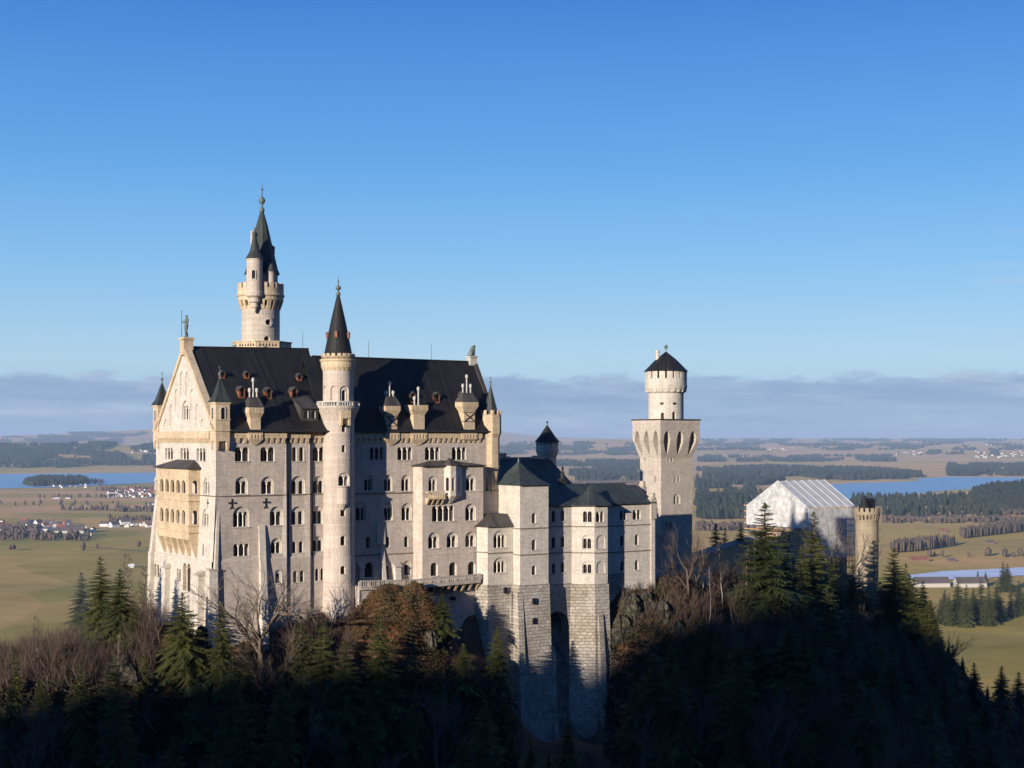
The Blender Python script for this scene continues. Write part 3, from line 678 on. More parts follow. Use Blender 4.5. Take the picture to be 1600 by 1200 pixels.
T.part('loggia_roof', lr, ['roof_brown'], LG)
# projecting bay on the right part, chamfered at its left
aL0 = pa(645.5, B4); aL1 = pa(660, BAY); aL2 = pa(755, BAY); bz = MB(); ZB = pz(729, aL1, BAY)
fch, Lch = along((aL0, B4), (aL1, BAY))
h = swin(T, BAY, [(669.5, 682.5, 744, 767.5, 2, .2), (728, 743, 741.5, 767, 2, .25), (675, 709.5, 790, 814.5, 4), (727, 743.5, 787, 813.5, 2, .3),
                  (669, 686, 832, 857, 2, .3), (698, 715, 831.5, 855.5, 2, .3), (727, 743.5, 831, 854.5, 2, .3), (673, 684, 879, 900), (702, 713.5, 878.5, 899.5), (731, 743, 877.5, 898)])
facade(bz, south(BAY), rect(aL1, aL2, 168, ZB), h); facade(bz, fch, rect(0, Lch, 168, ZB), [])
bz.add([(aL2, BAY, 168), (aL2, B4, 168), (aL2, B4, ZB), (aL2, BAY, ZB)], [(0, 1, 2, 3)])
BW = T.part('bay', bz, ['limestone'])
cr = MB(); band(cr, south(BAY), aL1, aL2, pz(769, 50, BAY), pz(767.3, 50, BAY), .15); band(cr, fch, 0, Lch, pz(769, 50, BAY), pz(767.3, 50, BAY), .15)
T.part('string_course', cr, ['limestone_pale'], BW); cr = MB(); band(cr, south(BAY), aL1, aL2, pz(865, 50, BAY), pz(863.6, 50, BAY), .1); T.part('string_course', cr, ['limestone_pale'], BW)
br = MB(); zt = pz(719.5, 50, B4); br.prism([(aL0 - .5, B4), (aL1 - .3, BAY - .6), (aL2 + .5, BAY - .6), (aL2 + .5, B4)], ZB, ZB + .15)
br.add([(aL0 - .6, B4 - .02, ZB + .15), (aL1 - .3, BAY - .7, ZB + .15), (aL2 + .6, BAY - .7, ZB + .15), (aL2 + .6, B4 - .02, ZB + .15), (aL0 + 4, B4 - .02, zt), (aL2 - 6, B4 - .02, zt)], [(0, 1, 4), (1, 2, 5, 4), (2, 3, 5)])
T.part('bay_roof', br, ['roof_brown'], BW)
# oriel and balcony
OB = BAY - 1.5; o0, o1, o2, o3 = pa(694, BAY), pa(704, OB), pa(712.5, OB), pa(719, BAY - .1); om = MB()
poly = [(o0, BAY), (o1, OB), (o2, OB), (o3 + .5, BAY)]; zo0, zo1 = pz(775, 50, OB), pz(727.5, 50, OB)
for p, q, hw in ((poly[0], poly[1], .75), (poly[1], poly[2], .6), (poly[2], poly[3], .5)):
    f, L = along(p, q); hh = [arch(L / 2, hw, pz(767, 50, OB), pz(746, 50, OB), 8)]; facade(om, f, rect(0, L, zo0, zo1), hh)
    ring(om, f, hh[0], 0, .3); om.cur = 1; om.add([f(s, z, .3) for s, z in hh[0]], [tuple(range(len(hh[0])))]); om.cur = 0
cx_, cy_ = (o1 + o2) / 2, BAY
om.prism(poly, zo0 - 1.5, zo0, caps=True) if False else om.hexa([(cx_ - .3, BAY - .2, zo0 - 1.5), (cx_ + .3, BAY - .2, zo0 - 1.5), (cx_ + .3, BAY, zo0 - 1.5), (cx_ - .3, BAY, zo0 - 1.5)], [(o1, OB, zo0), (o2, OB, zo0), (o3 + .5, BAY, zo0), (o0, BAY, zo0)])
OR = T.part('oriel', om, ['limestone_pale', 'glass'], BW)
m = MB(); m.prism([(o0 - .2, BAY), (o1 - .1, OB - .2), (o2 + .1, OB - .2), (o3 + .7, BAY)], zo1, zo1 + .12); m.add([(o0 - .2, BAY, zo1 + .12), (o1 - .1, OB - .2, zo1 + .12), (o2 + .1, OB - .2, zo1 + .12), (o3 + .7, BAY, zo1 + .12), (cx_, BAY + .3, zo1 + 1.6)], [(0, 1, 4), (1, 2, 4), (2, 3, 4)]); T.part('oriel_roof', m, ['roof_brown'], BW)
ba0, ba1 = pa(669, BAY - 1.2), pa(696, BAY - 1.2); m = MB(); zb_ = pz(777.5, 48, BAY)
m.box(ba0, ba1, BAY - 1.3, BAY, zb_ - .25, zb_); m.box(ba0, ba1, BAY - 1.32, BAY - 1.1, zb_ + 1.0, zb_ + 1.2)
for k in range(10): c = ba0 + (ba1 - ba0) * (k + .5) / 10; m.lathe(c, BAY - 1.2, [(.07, zb_), (.13, zb_ + .35), (.06, zb_ + .75), (.1, zb_ + 1.0)], 6)
for k in range(4): c = ba0 + .3 + (ba1 - ba0 - .6) * k / 3; m.hexa([(c - .15, BAY - .3, zb_ - 1.3), (c + .15, BAY - .3, zb_ - 1.3), (c + .15, BAY, zb_ - 1.3), (c - .15, BAY, zb_ - 1.3)], [(c - .2, BAY - 1.2, zb_ - .25), (c + .2, BAY - 1.2, zb_ - .25), (c + .2, BAY, zb_ - .25), (c - .2, BAY, zb_ - .25)])
m.box(ba0, ba0 + .2, BAY - 1.2, BAY, zb_ + 1.0, zb_ + 1.2)
T.part('balcony', m, ['sandstone'], BW)
# corner turrets: square ones on the west gable, an octagonal one at the right corner
def sq_turret(cx, cy, hw, zb, ze, ztip, corb):
    m = MB(); m.box(cx - hw, cx + hw, cy - hw, cy + hw, zb, ze)
    m.hexa([(cx - hw * .55, cy - hw * .55, corb), (cx + hw * .7, cy - hw * .55, corb), (cx + hw * .7, cy + hw * .7, corb), (cx - hw * .55, cy + hw * .7, corb)], [(cx - hw, cy - hw, zb), (cx + hw, cy - hw, zb), (cx + hw, cy + hw, zb), (cx - hw, cy + hw, zb)]) if False else None
    for sx in (-1, 1):
        for sy in (-1, 1):
            x, y = cx + sx * (hw - .32), cy + sy * (hw - .32)
            m.hexa([(x - .2, y - .2, corb), (x + .2, y - .2, corb), (x + .2, y + .2, corb), (x - .2, y + .2, corb)], [(x - .32, y - .32, zb + .02), (x + .32, y - .32, zb + .02), (x + .32, y + .32, zb + .02), (x - .32, y + .32, zb + .02)])
    m.box(cx - hw - .15, cx + hw + .15, cy - hw - .15, cy + hw + .15, ze - .35, ze); m.box(cx - hw - .14, cx + hw + .14, cy - hw - .14, cy + hw + .14, ZE - .1, ZE + .2); m.box(cx - hw - .12, cx + hw + .12, cy - hw - .12, cy + hw + .12, ZE + 1.9, ZE + 2.1)
    t = T.part('turret', m, ['sandstone'])
    for f, c in ((south(cy - hw - .01), cx), (west(cx - hw - .01), cy)):
        p = MB(); ap = arch(c, .75, ZE + 2.1, ZE + 4.2, 8); p.add([f(s, z, -.01) for s, z in ap], [tuple(range(len(ap)))]); T.part('pane', p, ['glass'], t)
        p = MB(); aa = arch(c, 1.1, ZE + 2.1, ZE + 4.5, 8); n_ = len(aa); p.add([f(s, z, -.12) for s, z in aa] + [f(s, z, -.12) for s, z in ap], [(i, i + 1, i + 1 + n_, i + n_) for i in range(1, n_ - 1)] + [(n_ - 1, 0, n_, 2 * n_ - 1)]); ring(p, f, aa, -.12, 0); ring(p, f, ap, -.12, 0); T.part('frame', p, ['limestone_pale'], t)
    m = MB(); m.lathe(cx, cy, [(hw * 1.414 + .45, ze), (hw * 1.414 + .4, ze + .12), (hw * 1.1, ze + 1.1), (.08, ztip)], 4, math.pi / 4); T.part('turret_roof', m, ['roof_patina'], t)
    finial(T, cx, cy, ztip - .3, 2.4, t, .13, cross=True)
tw = 1.35; zt1 = pz(628, 0, 0)
sq_turret(1.0, 0.55, tw, ZE - 1.9, zt1, pz(590, 0, 0) + .2, pz(703, 0, 0))
sq_turret(1.0, PW - .6, tw, ZE - 1.9, zt1, pz(590, 0, 0) + .2, pz(703, 0, 0))
m = MB(); cxr, cyr = pa(766.5, B4 + .9), B4 + .9; ztc = pz(641, cxr, B4); rr = 1.9
m.lathe(cxr, cyr, [(rr * .5, ZC - 1.5), (rr, ZC + 4.5), (rr, ZE - 1.2), (rr + .35, ZE - .4), (rr + .35, ztc - .9)], 8, math.pi / 8)
for k in range(8):
    t = math.pi / 8 + math.pi / 4 * (k + .5); f, L = along((cxr + (rr + .35) * math.cos(t - math.pi / 8), cyr + (rr + .35) * math.sin(t - math.pi / 8)), (cxr + (rr + .35) * math.cos(t + math.pi / 8), cyr + (rr + .35) * math.sin(t + math.pi / 8)))
    for s0, s1 in ((0.02, .5), (L - .5, L - .02)): q = [f(s0, 0, 0), f(s1, 0, 0), f(s1, 0, -.0), f(s0, 0, 0)]; 
    for s0, s1 in ((0.0, .45), (L - .45, L)):
        c = [f(s, 0, d)[:2] for s, d in ((s0, 0), (s1, 0), (s1, .3), (s0, .3))]; m.prism(c, ztc - 1.0, ztc)
m.lathe(cxr, cyr, [(rr + .1, ZE - 7), (rr + .12, ZE - 7.3), (rr, ZE - 7.5)], 8, math.pi / 8, cap=False)
t = T.part('turret', m, ['sandstone'])
m = MB(); m.lathe(cxr, cyr, [(1.62, ztc - .9), (1.5, ztc - .2), (.06, pz(601, cxr, B4))], 8, math.pi / 8); T.part('turret_roof', m, ['roof_patina'], t)
finial(T, cxr, cyr, pz(602, cxr, B4), 1.9, t, .12, cross=True)
th = math.radians(247); m = MB(); f = drum(cxr, cyr, rr * math.cos(math.pi / 8) + .03); ap = arch(th, .6 / rr, pz(717, cxr, B4), pz(700, cxr, B4)); 
ap = [(s, z) for s, z in rect(th - .17, th + .17, pz(717, cxr, B4), pz(701, cxr, B4))]; m.add([f(s, z, 0) for s, z in ap], [(0, 1, 2, 3)]); T.part('pane', m, ['glass'], t)
# lightning rods on the ridges
for px, yt, yb, b in ((473, 518, 545, RB), (576, 532, 559, RB2), (674, 536, 563, RB2)):
    a = pa(px, b); m = MB(); m.tube([(a, b, pz(yb, a, b) - .4), (a, b, pz(yt, a, b))], [.05, .035], 5); T.part('lightning_rod', m, ['iron'])
# pedestals
m = MB(); pp = (0.35, RB); zp0, zp1 = ZR - 1.8, pz(527, 0, RB)
m.box(-.55, 1.35, RB - 1.0, RB + 1.0, zp0, zp1 - .5); m.box(-.8, 1.6, RB - 1.2, RB + 1.2, zp1 - .5, zp1 - .2); m.box(-.55, 1.35, RB - .95, RB + .95, zp1 - .2, zp1); T.part('pedestal', m, ['sandstone'])
m = MB(); apd = pa(737, RB2); zq1 = pz(556.5, apd, RB2); m.box(apd - .85, apd + .85, RB2 - .8, RB2 + .8, ZR2 - .8, zq1 - .25); m.box(apd - 1.0, apd + 1.0, RB2 - 1.0, RB2 + 1.0, zq1 - .25, zq1); T.part('pedestal', m, ['pot_stone'])

# ---------------------------------------------------------------- round stair tower on the south front
ct = (pa(528.5, .6), 0.6); TR = 3.05
zc = lambda py: pz(py, ct[0], ct[1] - TR)
T = Thing('stair_tower', 'slender round tower with balcony and dark cone roof rising from the palace front', 'tower', (ct[0], ct[1], 150))
cx, cy = ct
rT = pw([(zc(955), TR * 1.08), (zc(871), TR * 1.03), (zc(870), TR), (zc(660), TR)])
f = drum(cx, cy, rT); mb = MB(); holes = []
def angle(px, R): # angle on the drum seen at px, front side
    best = None
    for i in range(400):
        t = math.radians(150 + 200 * i / 399); x, y = W(cx + R * math.cos(t), cy + R * math.sin(t)); e = abs(CX + F * x / y - px)
        nx = math.cos(t) * UX - math.sin(t) * UY; ny = math.cos(t) * UY + math.sin(t) * UX
        if nx * x + ny * y < 0 and (best is None or e < best[0]): best = (e, t)
    return best[1]
def twin(px0, px1, yt, yb, n=1, blind=0, R=TR, ff=None, **kw):
    t0, t1 = angle(px0, R), angle(px1, R); tm = (t0 + t1) / 2; w = (t1 - t0) * R; z0, z1 = zc(yb), zc(yt)
    g = ff or f; fm = lambda s, z, d: g(tm + (s) / R, z, d)
    hs = window(T, fm, 0, z0, z1, w, n, blind, **kw); return [[(tm + s / R, z) for s, z in h] for h in hs]
for row in ((534, 540.5, 661, 675), (534, 540, 695, 706.5), (532, 540, 791, 806.5), (532, 540, 837, 852), (532, 539.5, 884, 897)): holes += twin(*row, depth=.6, sill=False)
holes += twin(528.5, 546, 738.5, 759, 2, .25, depth=.6)
ts = [math.radians(140 + i * 10) for i in range(23)]
t0, t1 = ts[0], ts[-1]
facade(mb, f, rect(t0, t1, 150, zc(634)), holes, [((t0, z), (t1, z)) for z in (zc(955), zc(871), zc(870))] + [((t, 150), (t, zc(634))) for t in ts[1:-1]])
mb.lathe(cx, cy, [(TR * 1.08, 150), (TR * 1.08, zc(955)), (TR, zc(870)), (TR, zc(634))], 36, cap=False) if False else None
back = [(cx + TR * math.cos(t1 + (2 * math.pi - (t1 - t0)) * i / 8), cy + TR * math.sin(t1 + (2 * math.pi - (t1 - t0)) * i / 8)) for i in range(9)]
mb.add([(x, y, z) for z in (150, zc(634)) for x, y in back], [(i, i + 1, i + 10, i + 9) for i in range(8)])
# flare under the balcony, upper drum
mb.lathe(cx, cy, [(TR, zc(672)), (TR + .05, zc(671)), (TR + .2, zc(660)), (TR + .75, zc(645)), (TR + 1.0, zc(637)), (TR + 1.05, zc(634.5)), (1.0, zc(634.4))], 32, cap=False) if False else mb.lathe(cx, cy, [(TR, zc(657)), (TR + .35, zc(649)), (TR + .85, zc(640)), (TR + 1.0, zc(637)), (TR + 1.0, zc(634.5)), (1.0, zc(634.4))], 32, cap=False)
TU = 2.92
fu = drum(cx, cy, TU); hu = []
for px0, px1 in ((507, 517),): pass
hu += twin(531, 544.5, 603, 627, 1, .25, R=TU, ff=fu, depth=.5, sill=False)
hu2 = []
for px0, px1 in ((516.5, 527.5), (505, 512)):
    a0_, a1_ = angle(px0, TU), angle(px1, TU); p = arch((a0_ + a1_) / 2, (a1_ - a0_), zc(626), zc(604)); p = [(s, z) for s, z in arch(0, (a1_ - a0_) * TU, zc(626), zc(603))]; tm = (a0_ + a1_) / 2
    q = [(tm + s / TU, z) for s, z in p]; ring(mb, fu, q, 0, .25); mb.add([fu(s, z, .25) for s, z in q], [tuple(range(len(q)))]); hu.append(q)
facade(mb, fu, rect(t0, t1, zc(634.4), zc(572)), hu, [((t, zc(634.4)), (t, zc(572))) for t in ts[1:-1]])
mb.add([(cx + (x - cx) * TU / TR, cy + (y - cy) * TU / TR, z) for z in (zc(634.4), zc(572)) for x, y in back], [(i, i + 1, i + 10, i + 9) for i in range(8)])
T.part('wall', mb, ['limestone'])
m = MB(); m.lathe(cx, cy, [(TU, zc(578)), (TU + .35, zc(573)), (TU + .42, zc(565)), (TU + .62, zc(563)), (TU + .62, zc(561)), (TU + .3, zc(560.5)), (TU + .3, zc(556)), (TU, zc(556)), (TU - .3, zc(560))], 36, cap=False)
corbels(m, cx, cy, TU, TU + .33, zc(578.5), zc(573), 22, .2); crenel(m, cx, cy, TU + .3, zc(560.5), 1.05, 18, .35, .62, .45)
T.part('battlement', m, ['sandstone'])
m = MB(); rb = TR + .95; m.lathe(cx, cy, [(rb, zc(635)), (rb + .12, zc(634)), (rb, zc(633.5)), (rb - .3, zc(633.5))], 32, cap=False); m.lathe(cx, cy, [(rb + .08, zc(628.5)), (rb + .08, zc(626.8)), (rb - .3, zc(626.8)), (rb - .3, zc(628.5)), (rb + .08, zc(628.5))], 32, cap=False)
for k in range(48): t = 2 * math.pi * k / 48; m.lathe(cx + (rb - .1) * math.cos(t), cy + (rb - .1) * math.sin(t), [(.13, zc(634)), (.1, zc(631)), (.13, zc(628.3))], 5, cap=False)
for k in range(8): t = 2 * math.pi * k / 8 + .3; m.lathe(cx + (rb - .08) * math.cos(t), cy + (rb - .08) * math.sin(t), [(.3, zc(634)), (.3, zc(628))], 4, t + math.pi / 4, cap=False)
T.part('balcony', m, ['pot_stone'])
# little corbelled box and half-round balcony
t = angle(539.5, TR + .4); m = MB()
def bx(t, R0, R1, w, z0, z1): c, s = math.cos(t), math.sin(t); return [(cx + r * c - q * s, cy + r * s + q * c) for r, q in ((R0, -w), (R1, -w), (R1, w), (R0, w))]
m.prism(bx(t, TR - .3, TR + .75, 1.0, 0, 0), zc(652), zc(641)); m.prism(bx(t, TR - .3, TR + .75, .95, 0, 0)[:], zc(654), zc(652))
for q in (-.8, .8):
    c_, s_ = math.cos(t), math.sin(t); pts = [(cx + r * c_ - w_ * s_, cy + r * s_ + w_ * c_) for r, w_ in ((TR - .3, q - .18), (TR + .7, q - .18), (TR + .7, q + .18), (TR - .3, q + .18))]; m.prism(pts, zc(665), zc(654))
T.part('machicolation', m, ['sandstone'])
t = angle(537, TR + .4); m = MB(); bxc, byc = cx + (TR - .35) * math.cos(t), cy + (TR - .35) * math.sin(t)
m.lathe(bxc, byc, [(.3, zc(797)), (1.15, zc(787)), (1.18, zc(762)), (1.35, zc(761)), (1.35, zc(759.5))], 16); T.part('balcony', m, ['limestone'])
m = MB(); zt = zc(455); m.lathe(cx, cy, [(TU - .05, zc(556)), (TU - .35, zc(548)), (1.55, zc(505)), (.16, zt)], 28)
for k in range(5): pass
R_ = T.part('roof', m, ['roof_metal'])
for tt, z in ((angle(525, 2.2), zc(527)), (angle(525, 2.2) + 1.35, zc(528)), (angle(525, 2.2) - 1.35, zc(528))):
    m = MB(); r0 = 2.0; c_, s_ = math.cos(tt), math.sin(tt); P = lambda r, w: (cx + r * c_ - w * s_, cy + r * s_ + w * c_)
    m.prism([P(r0 - .6, -.26), P(r0 + .32, -.26), P(r0 + .32, .26), P(r0 - .6, .26)], z, z + .9); m.prism([P(r0 - .6, -.32), P(r0 + .4, -.32), P(r0 + .4, .32), P(r0 - .6, .32)], z + .9, z + 1.25, [P(r0 - .6, -.05), P(r0 + .4, -.05), P(r0 + .4, .05), P(r0 - .6, .05)]); T.part('dormer', m, ['copper'], R_)
finial(T, cx, cy, zt - .3, pz(432, *ct) - zt + .3, R_, .27)

# ---------------------------------------------------------------- tall north tower behind the ridge
ct = (22.0, 30.0); cx, cy = ct; zc = lambda py: pz(py, cx, cy - 2); R = 3.95
T = Thing('north_tower', 'tallest round tower with battlements, side turret and very pointed dark spire, behind the ridge', 'tower', (cx, cy, 150))
mb = MB(); f = drum(cx, cy, R); holes = []
holes += twin(412.5, 421.5, 526, 538, 1, 0, R=R, ff=f, depth=.6, sill=False)
ts = [math.radians(150 + i * 10) for i in range(21)]; t0, t1 = ts[0], ts[-1]
tm = angle(419, R); zo = zc(504.5); ro = .62; hole = [(tm + ro * math.cos(a) / R, zo + ro * math.sin(a)) for a in [2 * math.pi * i / 16 for i in range(16)]]; holes.append(hole); ring(mb, f, hole, 0, .5)
facade(mb, f, rect(t0, t1, 150, zc(484)), holes, [((t, 150), (t, zc(484))) for t in ts[1:-1]])
back = [(cx + R * math.cos(t1 + (2 * math.pi - (t1 - t0)) * i / 8), cy + R * math.sin(t1 + (2 * math.pi - (t1 - t0)) * i / 8)) for i in range(9)]
mb.add([(x, y, z) for z in (150, zc(484)) for x, y in back], [(i, i + 1, i + 10, i + 9) for i in range(8)])
T.part('wall', mb, ['tower_stone'])
m = MB(); m.add([f(s, z, .45) for s, z in hole], [tuple(range(16))]); wo = T.part('round_window', m, ['glass'])
m = MB(); h2 = [(tm + 1.55 * (s - tm), zo + 1.55 * (z - zo)) for s, z in hole]; m.add([f(s, z, -.18) for s, z in hole] + [f(s, z, -.18) for s, z in h2] + [f(s, z, 0) for s, z in h2], [(i, (i + 1) % 16, (i + 1) % 16 + 16, i + 16) for i in range(16)] + [(i + 16, (i + 1) % 16 + 16, (i + 1) % 16 + 32, i + 32) for i in range(16)]); T.part('frame', m, ['limestone_pale'], wo)
m = MB(); R2 = R + .75; m.lathe(cx, cy, [(R, zc(485)), (R + .1, zc(478))], 40, cap=False); corbels(m, cx, cy, R, R2 - .05, zc(484), zc(470), 20, .36)
m.lathe(cx, cy, [(R2 - .1, zc(470.5)), (R2, zc(469)), (R2, zc(464)), (R2 + .22, zc(462.5)), (R2 + .22, zc(460)), (R2 + .05, zc(459)), (R2 + .05, zc(450.5)), (R2 - .4, zc(450.5)), (R2 - .4, zc(456)), (1, zc(456))], 40, cap=False); m.lathe(cx, cy, [(R2 - .1, zc(470.5)), (R, zc(470.4))], 40, cap=False)
crenel(m, cx, cy, R2 + .05, zc(450.6), 1.05, 20, .4, .6)
T.part('battlement', m, ['sandstone'])
m = MB(); RU = 3.25; m.lathe(cx + .3, cy, [(RU, zc(458)), (RU, zc(430)), (RU + .15, zc(428)), (RU + .15, zc(427))], 24); T.part('upper_drum', m, ['tower_stone'])
m = MB(); zt = zc(325); m.lathe(cx + .3, cy, [(RU + .5, zc(427.5)), (RU + .1, zc(420)), (2.25, zc(385)), (1.2, zc(350)), (.25, zt)], 10); R_ = T.part('roof', m, ['roof_patina'])
finial(T, cx + .3, cy, zt - .3, zc(279) - zt, R_, .33)
def sturret(px, r, y0, y1, ytip, corb, rad, bulge):
    t = angle(px, rad); x, y = cx + rad * math.cos(t), cy + rad * math.sin(t); m = MB()
    pr = ([(.25, zc(corb)), (.5, zc(corb - 6)), (.75, zc(corb - 8)), (.8, zc(corb - 14)), (r * .72, zc(corb - 16)), (r * .78, zc(corb - 22)), (r + .12, zc(corb - 25)), (r + .15, zc(corb - 30))] if corb else []) + [(r, zc(y0)), (r, zc(y1 + 3)), (r + .12, zc(y1 + 1.5)), (r + .12, zc(y1))]
    m.lathe(x, y, pr, 18); t_ = T.part('side_turret', m, ['limestone' if corb else 'tower_stone'])
    m = MB(); m.lathe(x, y, [(r + .3, zc(y1)), (r * .62, zc(y1 - 12)), (.06, zc(ytip))], 12); T.part('turret_roof', m, ['roof_patina'], t_)
    return x, y, t_
x, y, t_ = sturret(398, 1.62, 456, 407.5, 362, 490, R2 - .1, True)
m = MB(); m.lathe(x, y, [(.1, zc(364)), (.18, zc(361)), (.02, zc(357))], 6); T.part('finial', m, ['bronze'], t_)
m = MB(); g = drum(x, y, 1.65); tq = math.radians(238); ap = [(tq + s / 1.65, z) for s, z in arch(0, .65, zc(439), zc(426), 8)]; m.add([g(s, z, -.0) for s, z in ap], [tuple(range(len(ap)))]); T.part('pane', m, ['glass'], t_)
m = MB(); aa = [(tq + s / 1.65, z) for s, z in arch(0, 1.0, zc(440), zc(424.5), 8)]; k = len(aa); m.add([g(s, z, -.1) for s, z in aa] + [g(s, z, -.1) for s, z in ap], [(i, (i + 1) % k, (i + 1) % k + k, i + k) for i in range(k)]); T.part('frame', m, ['limestone_pale'], t_)
sturret(423, .85, 455, 425.5, 408, 0, 3.6, False)
m = MB(); q = angle(392, 3.0); x, y = cx + 2.7 * math.cos(q), cy + 2.7 * math.sin(q); m.lathe(x, y, [(.3, zc(430)), (.27, zc(366)), (.36, zc(365)), (.36, zc(363)), (.2, zc(361))], 8); T.part('chimney', m, ['limestone'])
for px, rr_ in ((430, 2.4), (384, 2.5)):
    x0, y0 = cx + (2.5 if px > 400 else -2.3) * .84, cy - 1.0 if px > 400 else cy - 1.4; m = MB(); m.box(x0 - .4, x0 + .45, y0 - .4, y0 + .4, zc(396), zc(386)); m.prism([(x0 - .55, y0 - .5), (x0 + .6, y0 - .5), (x0 + .6, y0 + .5), (x0 - .55, y0 + .5)], zc(386), zc(382), [(x0 - .1, y0 - .5), (x0 + .1, y0 - .5), (x0 + .1, y0 + .5), (x0 - .1, y0 + .5)]); T.part('dormer', m, ['copper'], R_)
m = MB(); m.lathe(cx + .3, cy, [(6.1, zc(560)), (6.1, zc(536)), (6.3, zc(535.5)), (6.3, zc(534)), (R, zc(533.5))], 8, math.radians(11), cap=False)
T.part('parapet_base', m, ['sandstone'])
for k in range(8):
    t_a = math.radians(11) + math.pi / 4 * k; p = (cx + .3 + 6.12 * math.cos(t_a), cy + 6.12 * math.sin(t_a)); q = (cx + .3 + 6.12 * math.cos(t_a + math.pi / 4), cy + 6.12 * math.sin(t_a + math.pi / 4)); f_, L = along(p, q)
    if math.sin(t_a + math.pi / 8) > .2: continue
    m = MB(); nz = 6; z0_, z1_ = zc(542), zc(537)
    for i in range(nz):
        s0 = .4 + (L - .8) * i / nz; s1 = .4 + (L - .8) * (i + 1) / nz; sm = (s0 + s1) / 2
        m.add([f_(s0 + .12, z0_, -.03), f_(s1 - .12, z0_, -.03), f_(sm, z1_, -.03)], [(0, 1, 2)])
    T.part('pierced_panel', m, ['glass'])
# ---------------------------------------------------------------- terrace in front of the palace
a0, a1, a2_ = pa(563, BAY - 4), pa(645, BAY - 3.4), pa(751, BAY - 2.2)
T = Thing('terrace', 'pale stone terrace with pierced balustrade along the foot of the palace, carried on consoles', 'terrace', (a0, 0, 165))
TP = [(a0, BAY - 4.0, pz(917, a0, BAY - 4)), (a1, BAY - 3.4, pz(915, a1, BAY - 3.4)), (a2_, BAY - 2.2, pz(905.5, a2_, BAY - 2.2))]
fl = MB()
for p, q in zip(TP, TP[1:]):
    fl.hexa([(p[0], p[1], p[2] - .5), (q[0], q[1], q[2] - .5), (q[0], B4 + .1, q[2] - .5), (p[0], B4 + .1, p[2] - .5)], [(p[0], p[1], p[2]), (q[0], q[1], q[2]), (q[0], B4 + .1, q[2]), (p[0], B4 + .1, p[2])])
T.part('deck', fl, ['limestone'])
for (p, q) in zip(TP, TP[1:]):
    L = math.hypot(q[0] - p[0], q[1] - p[1]); n = int(L / 1.9)
    m = MB()
    def at(t, o=0.0): return (p[0] + (q[0] - p[0]) * t, p[1] + (q[1] - p[1]) * t + o, p[2] + (q[2] - p[2]) * t)
    for z0, z1, o in ((-.62, .12, -.14), (.95, 1.18, -.1)):
        A_, B_ = at(0, o), at(1, o); C_, D_ = at(1, .28), at(0, .28)
        m.hexa([(v[0], v[1], v[2] + z0) for v in (A_, B_, C_, D_)], [(v[0], v[1], v[2] + z1) for v in (A_, B_, C_, D_)])
    for k in range(n + 1):
        t = k / n; c = at(t); m.box(c[0] - .33, c[0] + .33, c[1] - .06, c[1] + .25, c[2], c[2] + .97)
    for k in range(n):
        for e in (.38, .62):
            c = at((k + e) / n); m.box(c[0] - .1, c[0] + .1, c[1], c[1] + .2, c[2] + .1, c[2] + .96)
        c = at((k + .5) / n); m.box(c[0] - .6, c[0] + .6, c[1] + .16, c[1] + .2, c[2] + .02, c[2] + .45)
    T.part('balustrade', m, ['tower_stone'])
p, q = TP[1], TP[2]
for k in range(8):
    t = .22 + .76 * k / 7; x = p[0] + (q[0] - p[0]) * t; y = p[1] + (q[1] - p[1]) * t; z = p[2] + (q[2] - p[2]) * t - .62; m = MB()
    m.hexa([(x - .2, y + 1.2, z - 1.5), (x + .2, y + 1.2, z - 1.5), (x + .2, y + 2.2, z - 1.5), (x - .2, y + 2.2, z - 1.5)], [(x - .28, y, z), (x + .28, y, z), (x + .28, y + 2.2, z), (x - .28, y + 2.2, z)])
    T.part('console', m, ['sandstone'])
w = MB(); xm = p[0] + (q[0] - p[0]) * .15
w.add([(a0, TP[0][1] + .3, 150), (p[0], p[1] + .3, 150), (xm, p[1] + .5, 150), (xm, p[1] + .5, p[2] - .5), (p[0], p[1] + .3, p[2] - .5), (a0, TP[0][1] + .3, TP[0][2] - .5)], [(0, 1, 4, 5), (1, 2, 3, 4)])
w.add([(a0, TP[0][1] + .3, 150), (a0, B4, 150), (a0, B4, TP[0][2] - .5), (a0, TP[0][1] + .3, TP[0][2] - .5)], [(0, 1, 2, 3)])
n = 8; base = []
for i in range(n + 1):      # hollow curving wall under the consoles
    t = i / n; x = xm + (q[0] - xm) * t; y = p[1] + .5 + 2.6 * math.sin(min(1, t * 2.2) * math.pi / 2); base.append((x, y, p[2] + (q[2] - p[2]) * t - .5))
for c, d in zip(base, base[1:]): w.add([(c[0], c[1] - 1.6, 140), (d[0], d[1] - 1.6, 140), d, c], [(0, 1, 2, 3)])
T.part('retaining_wall', w, ['limestone'])
for px, py in ((707.5, 935), (672, 921)): a = pa(px, -1.6); m = MB(); m.box(a - .35, a + .35, -2.2, -1.0, pz(py, a, -1.6) - .35, pz(py, a, -1.6) + .4); T.part('opening', m, ['glass'])

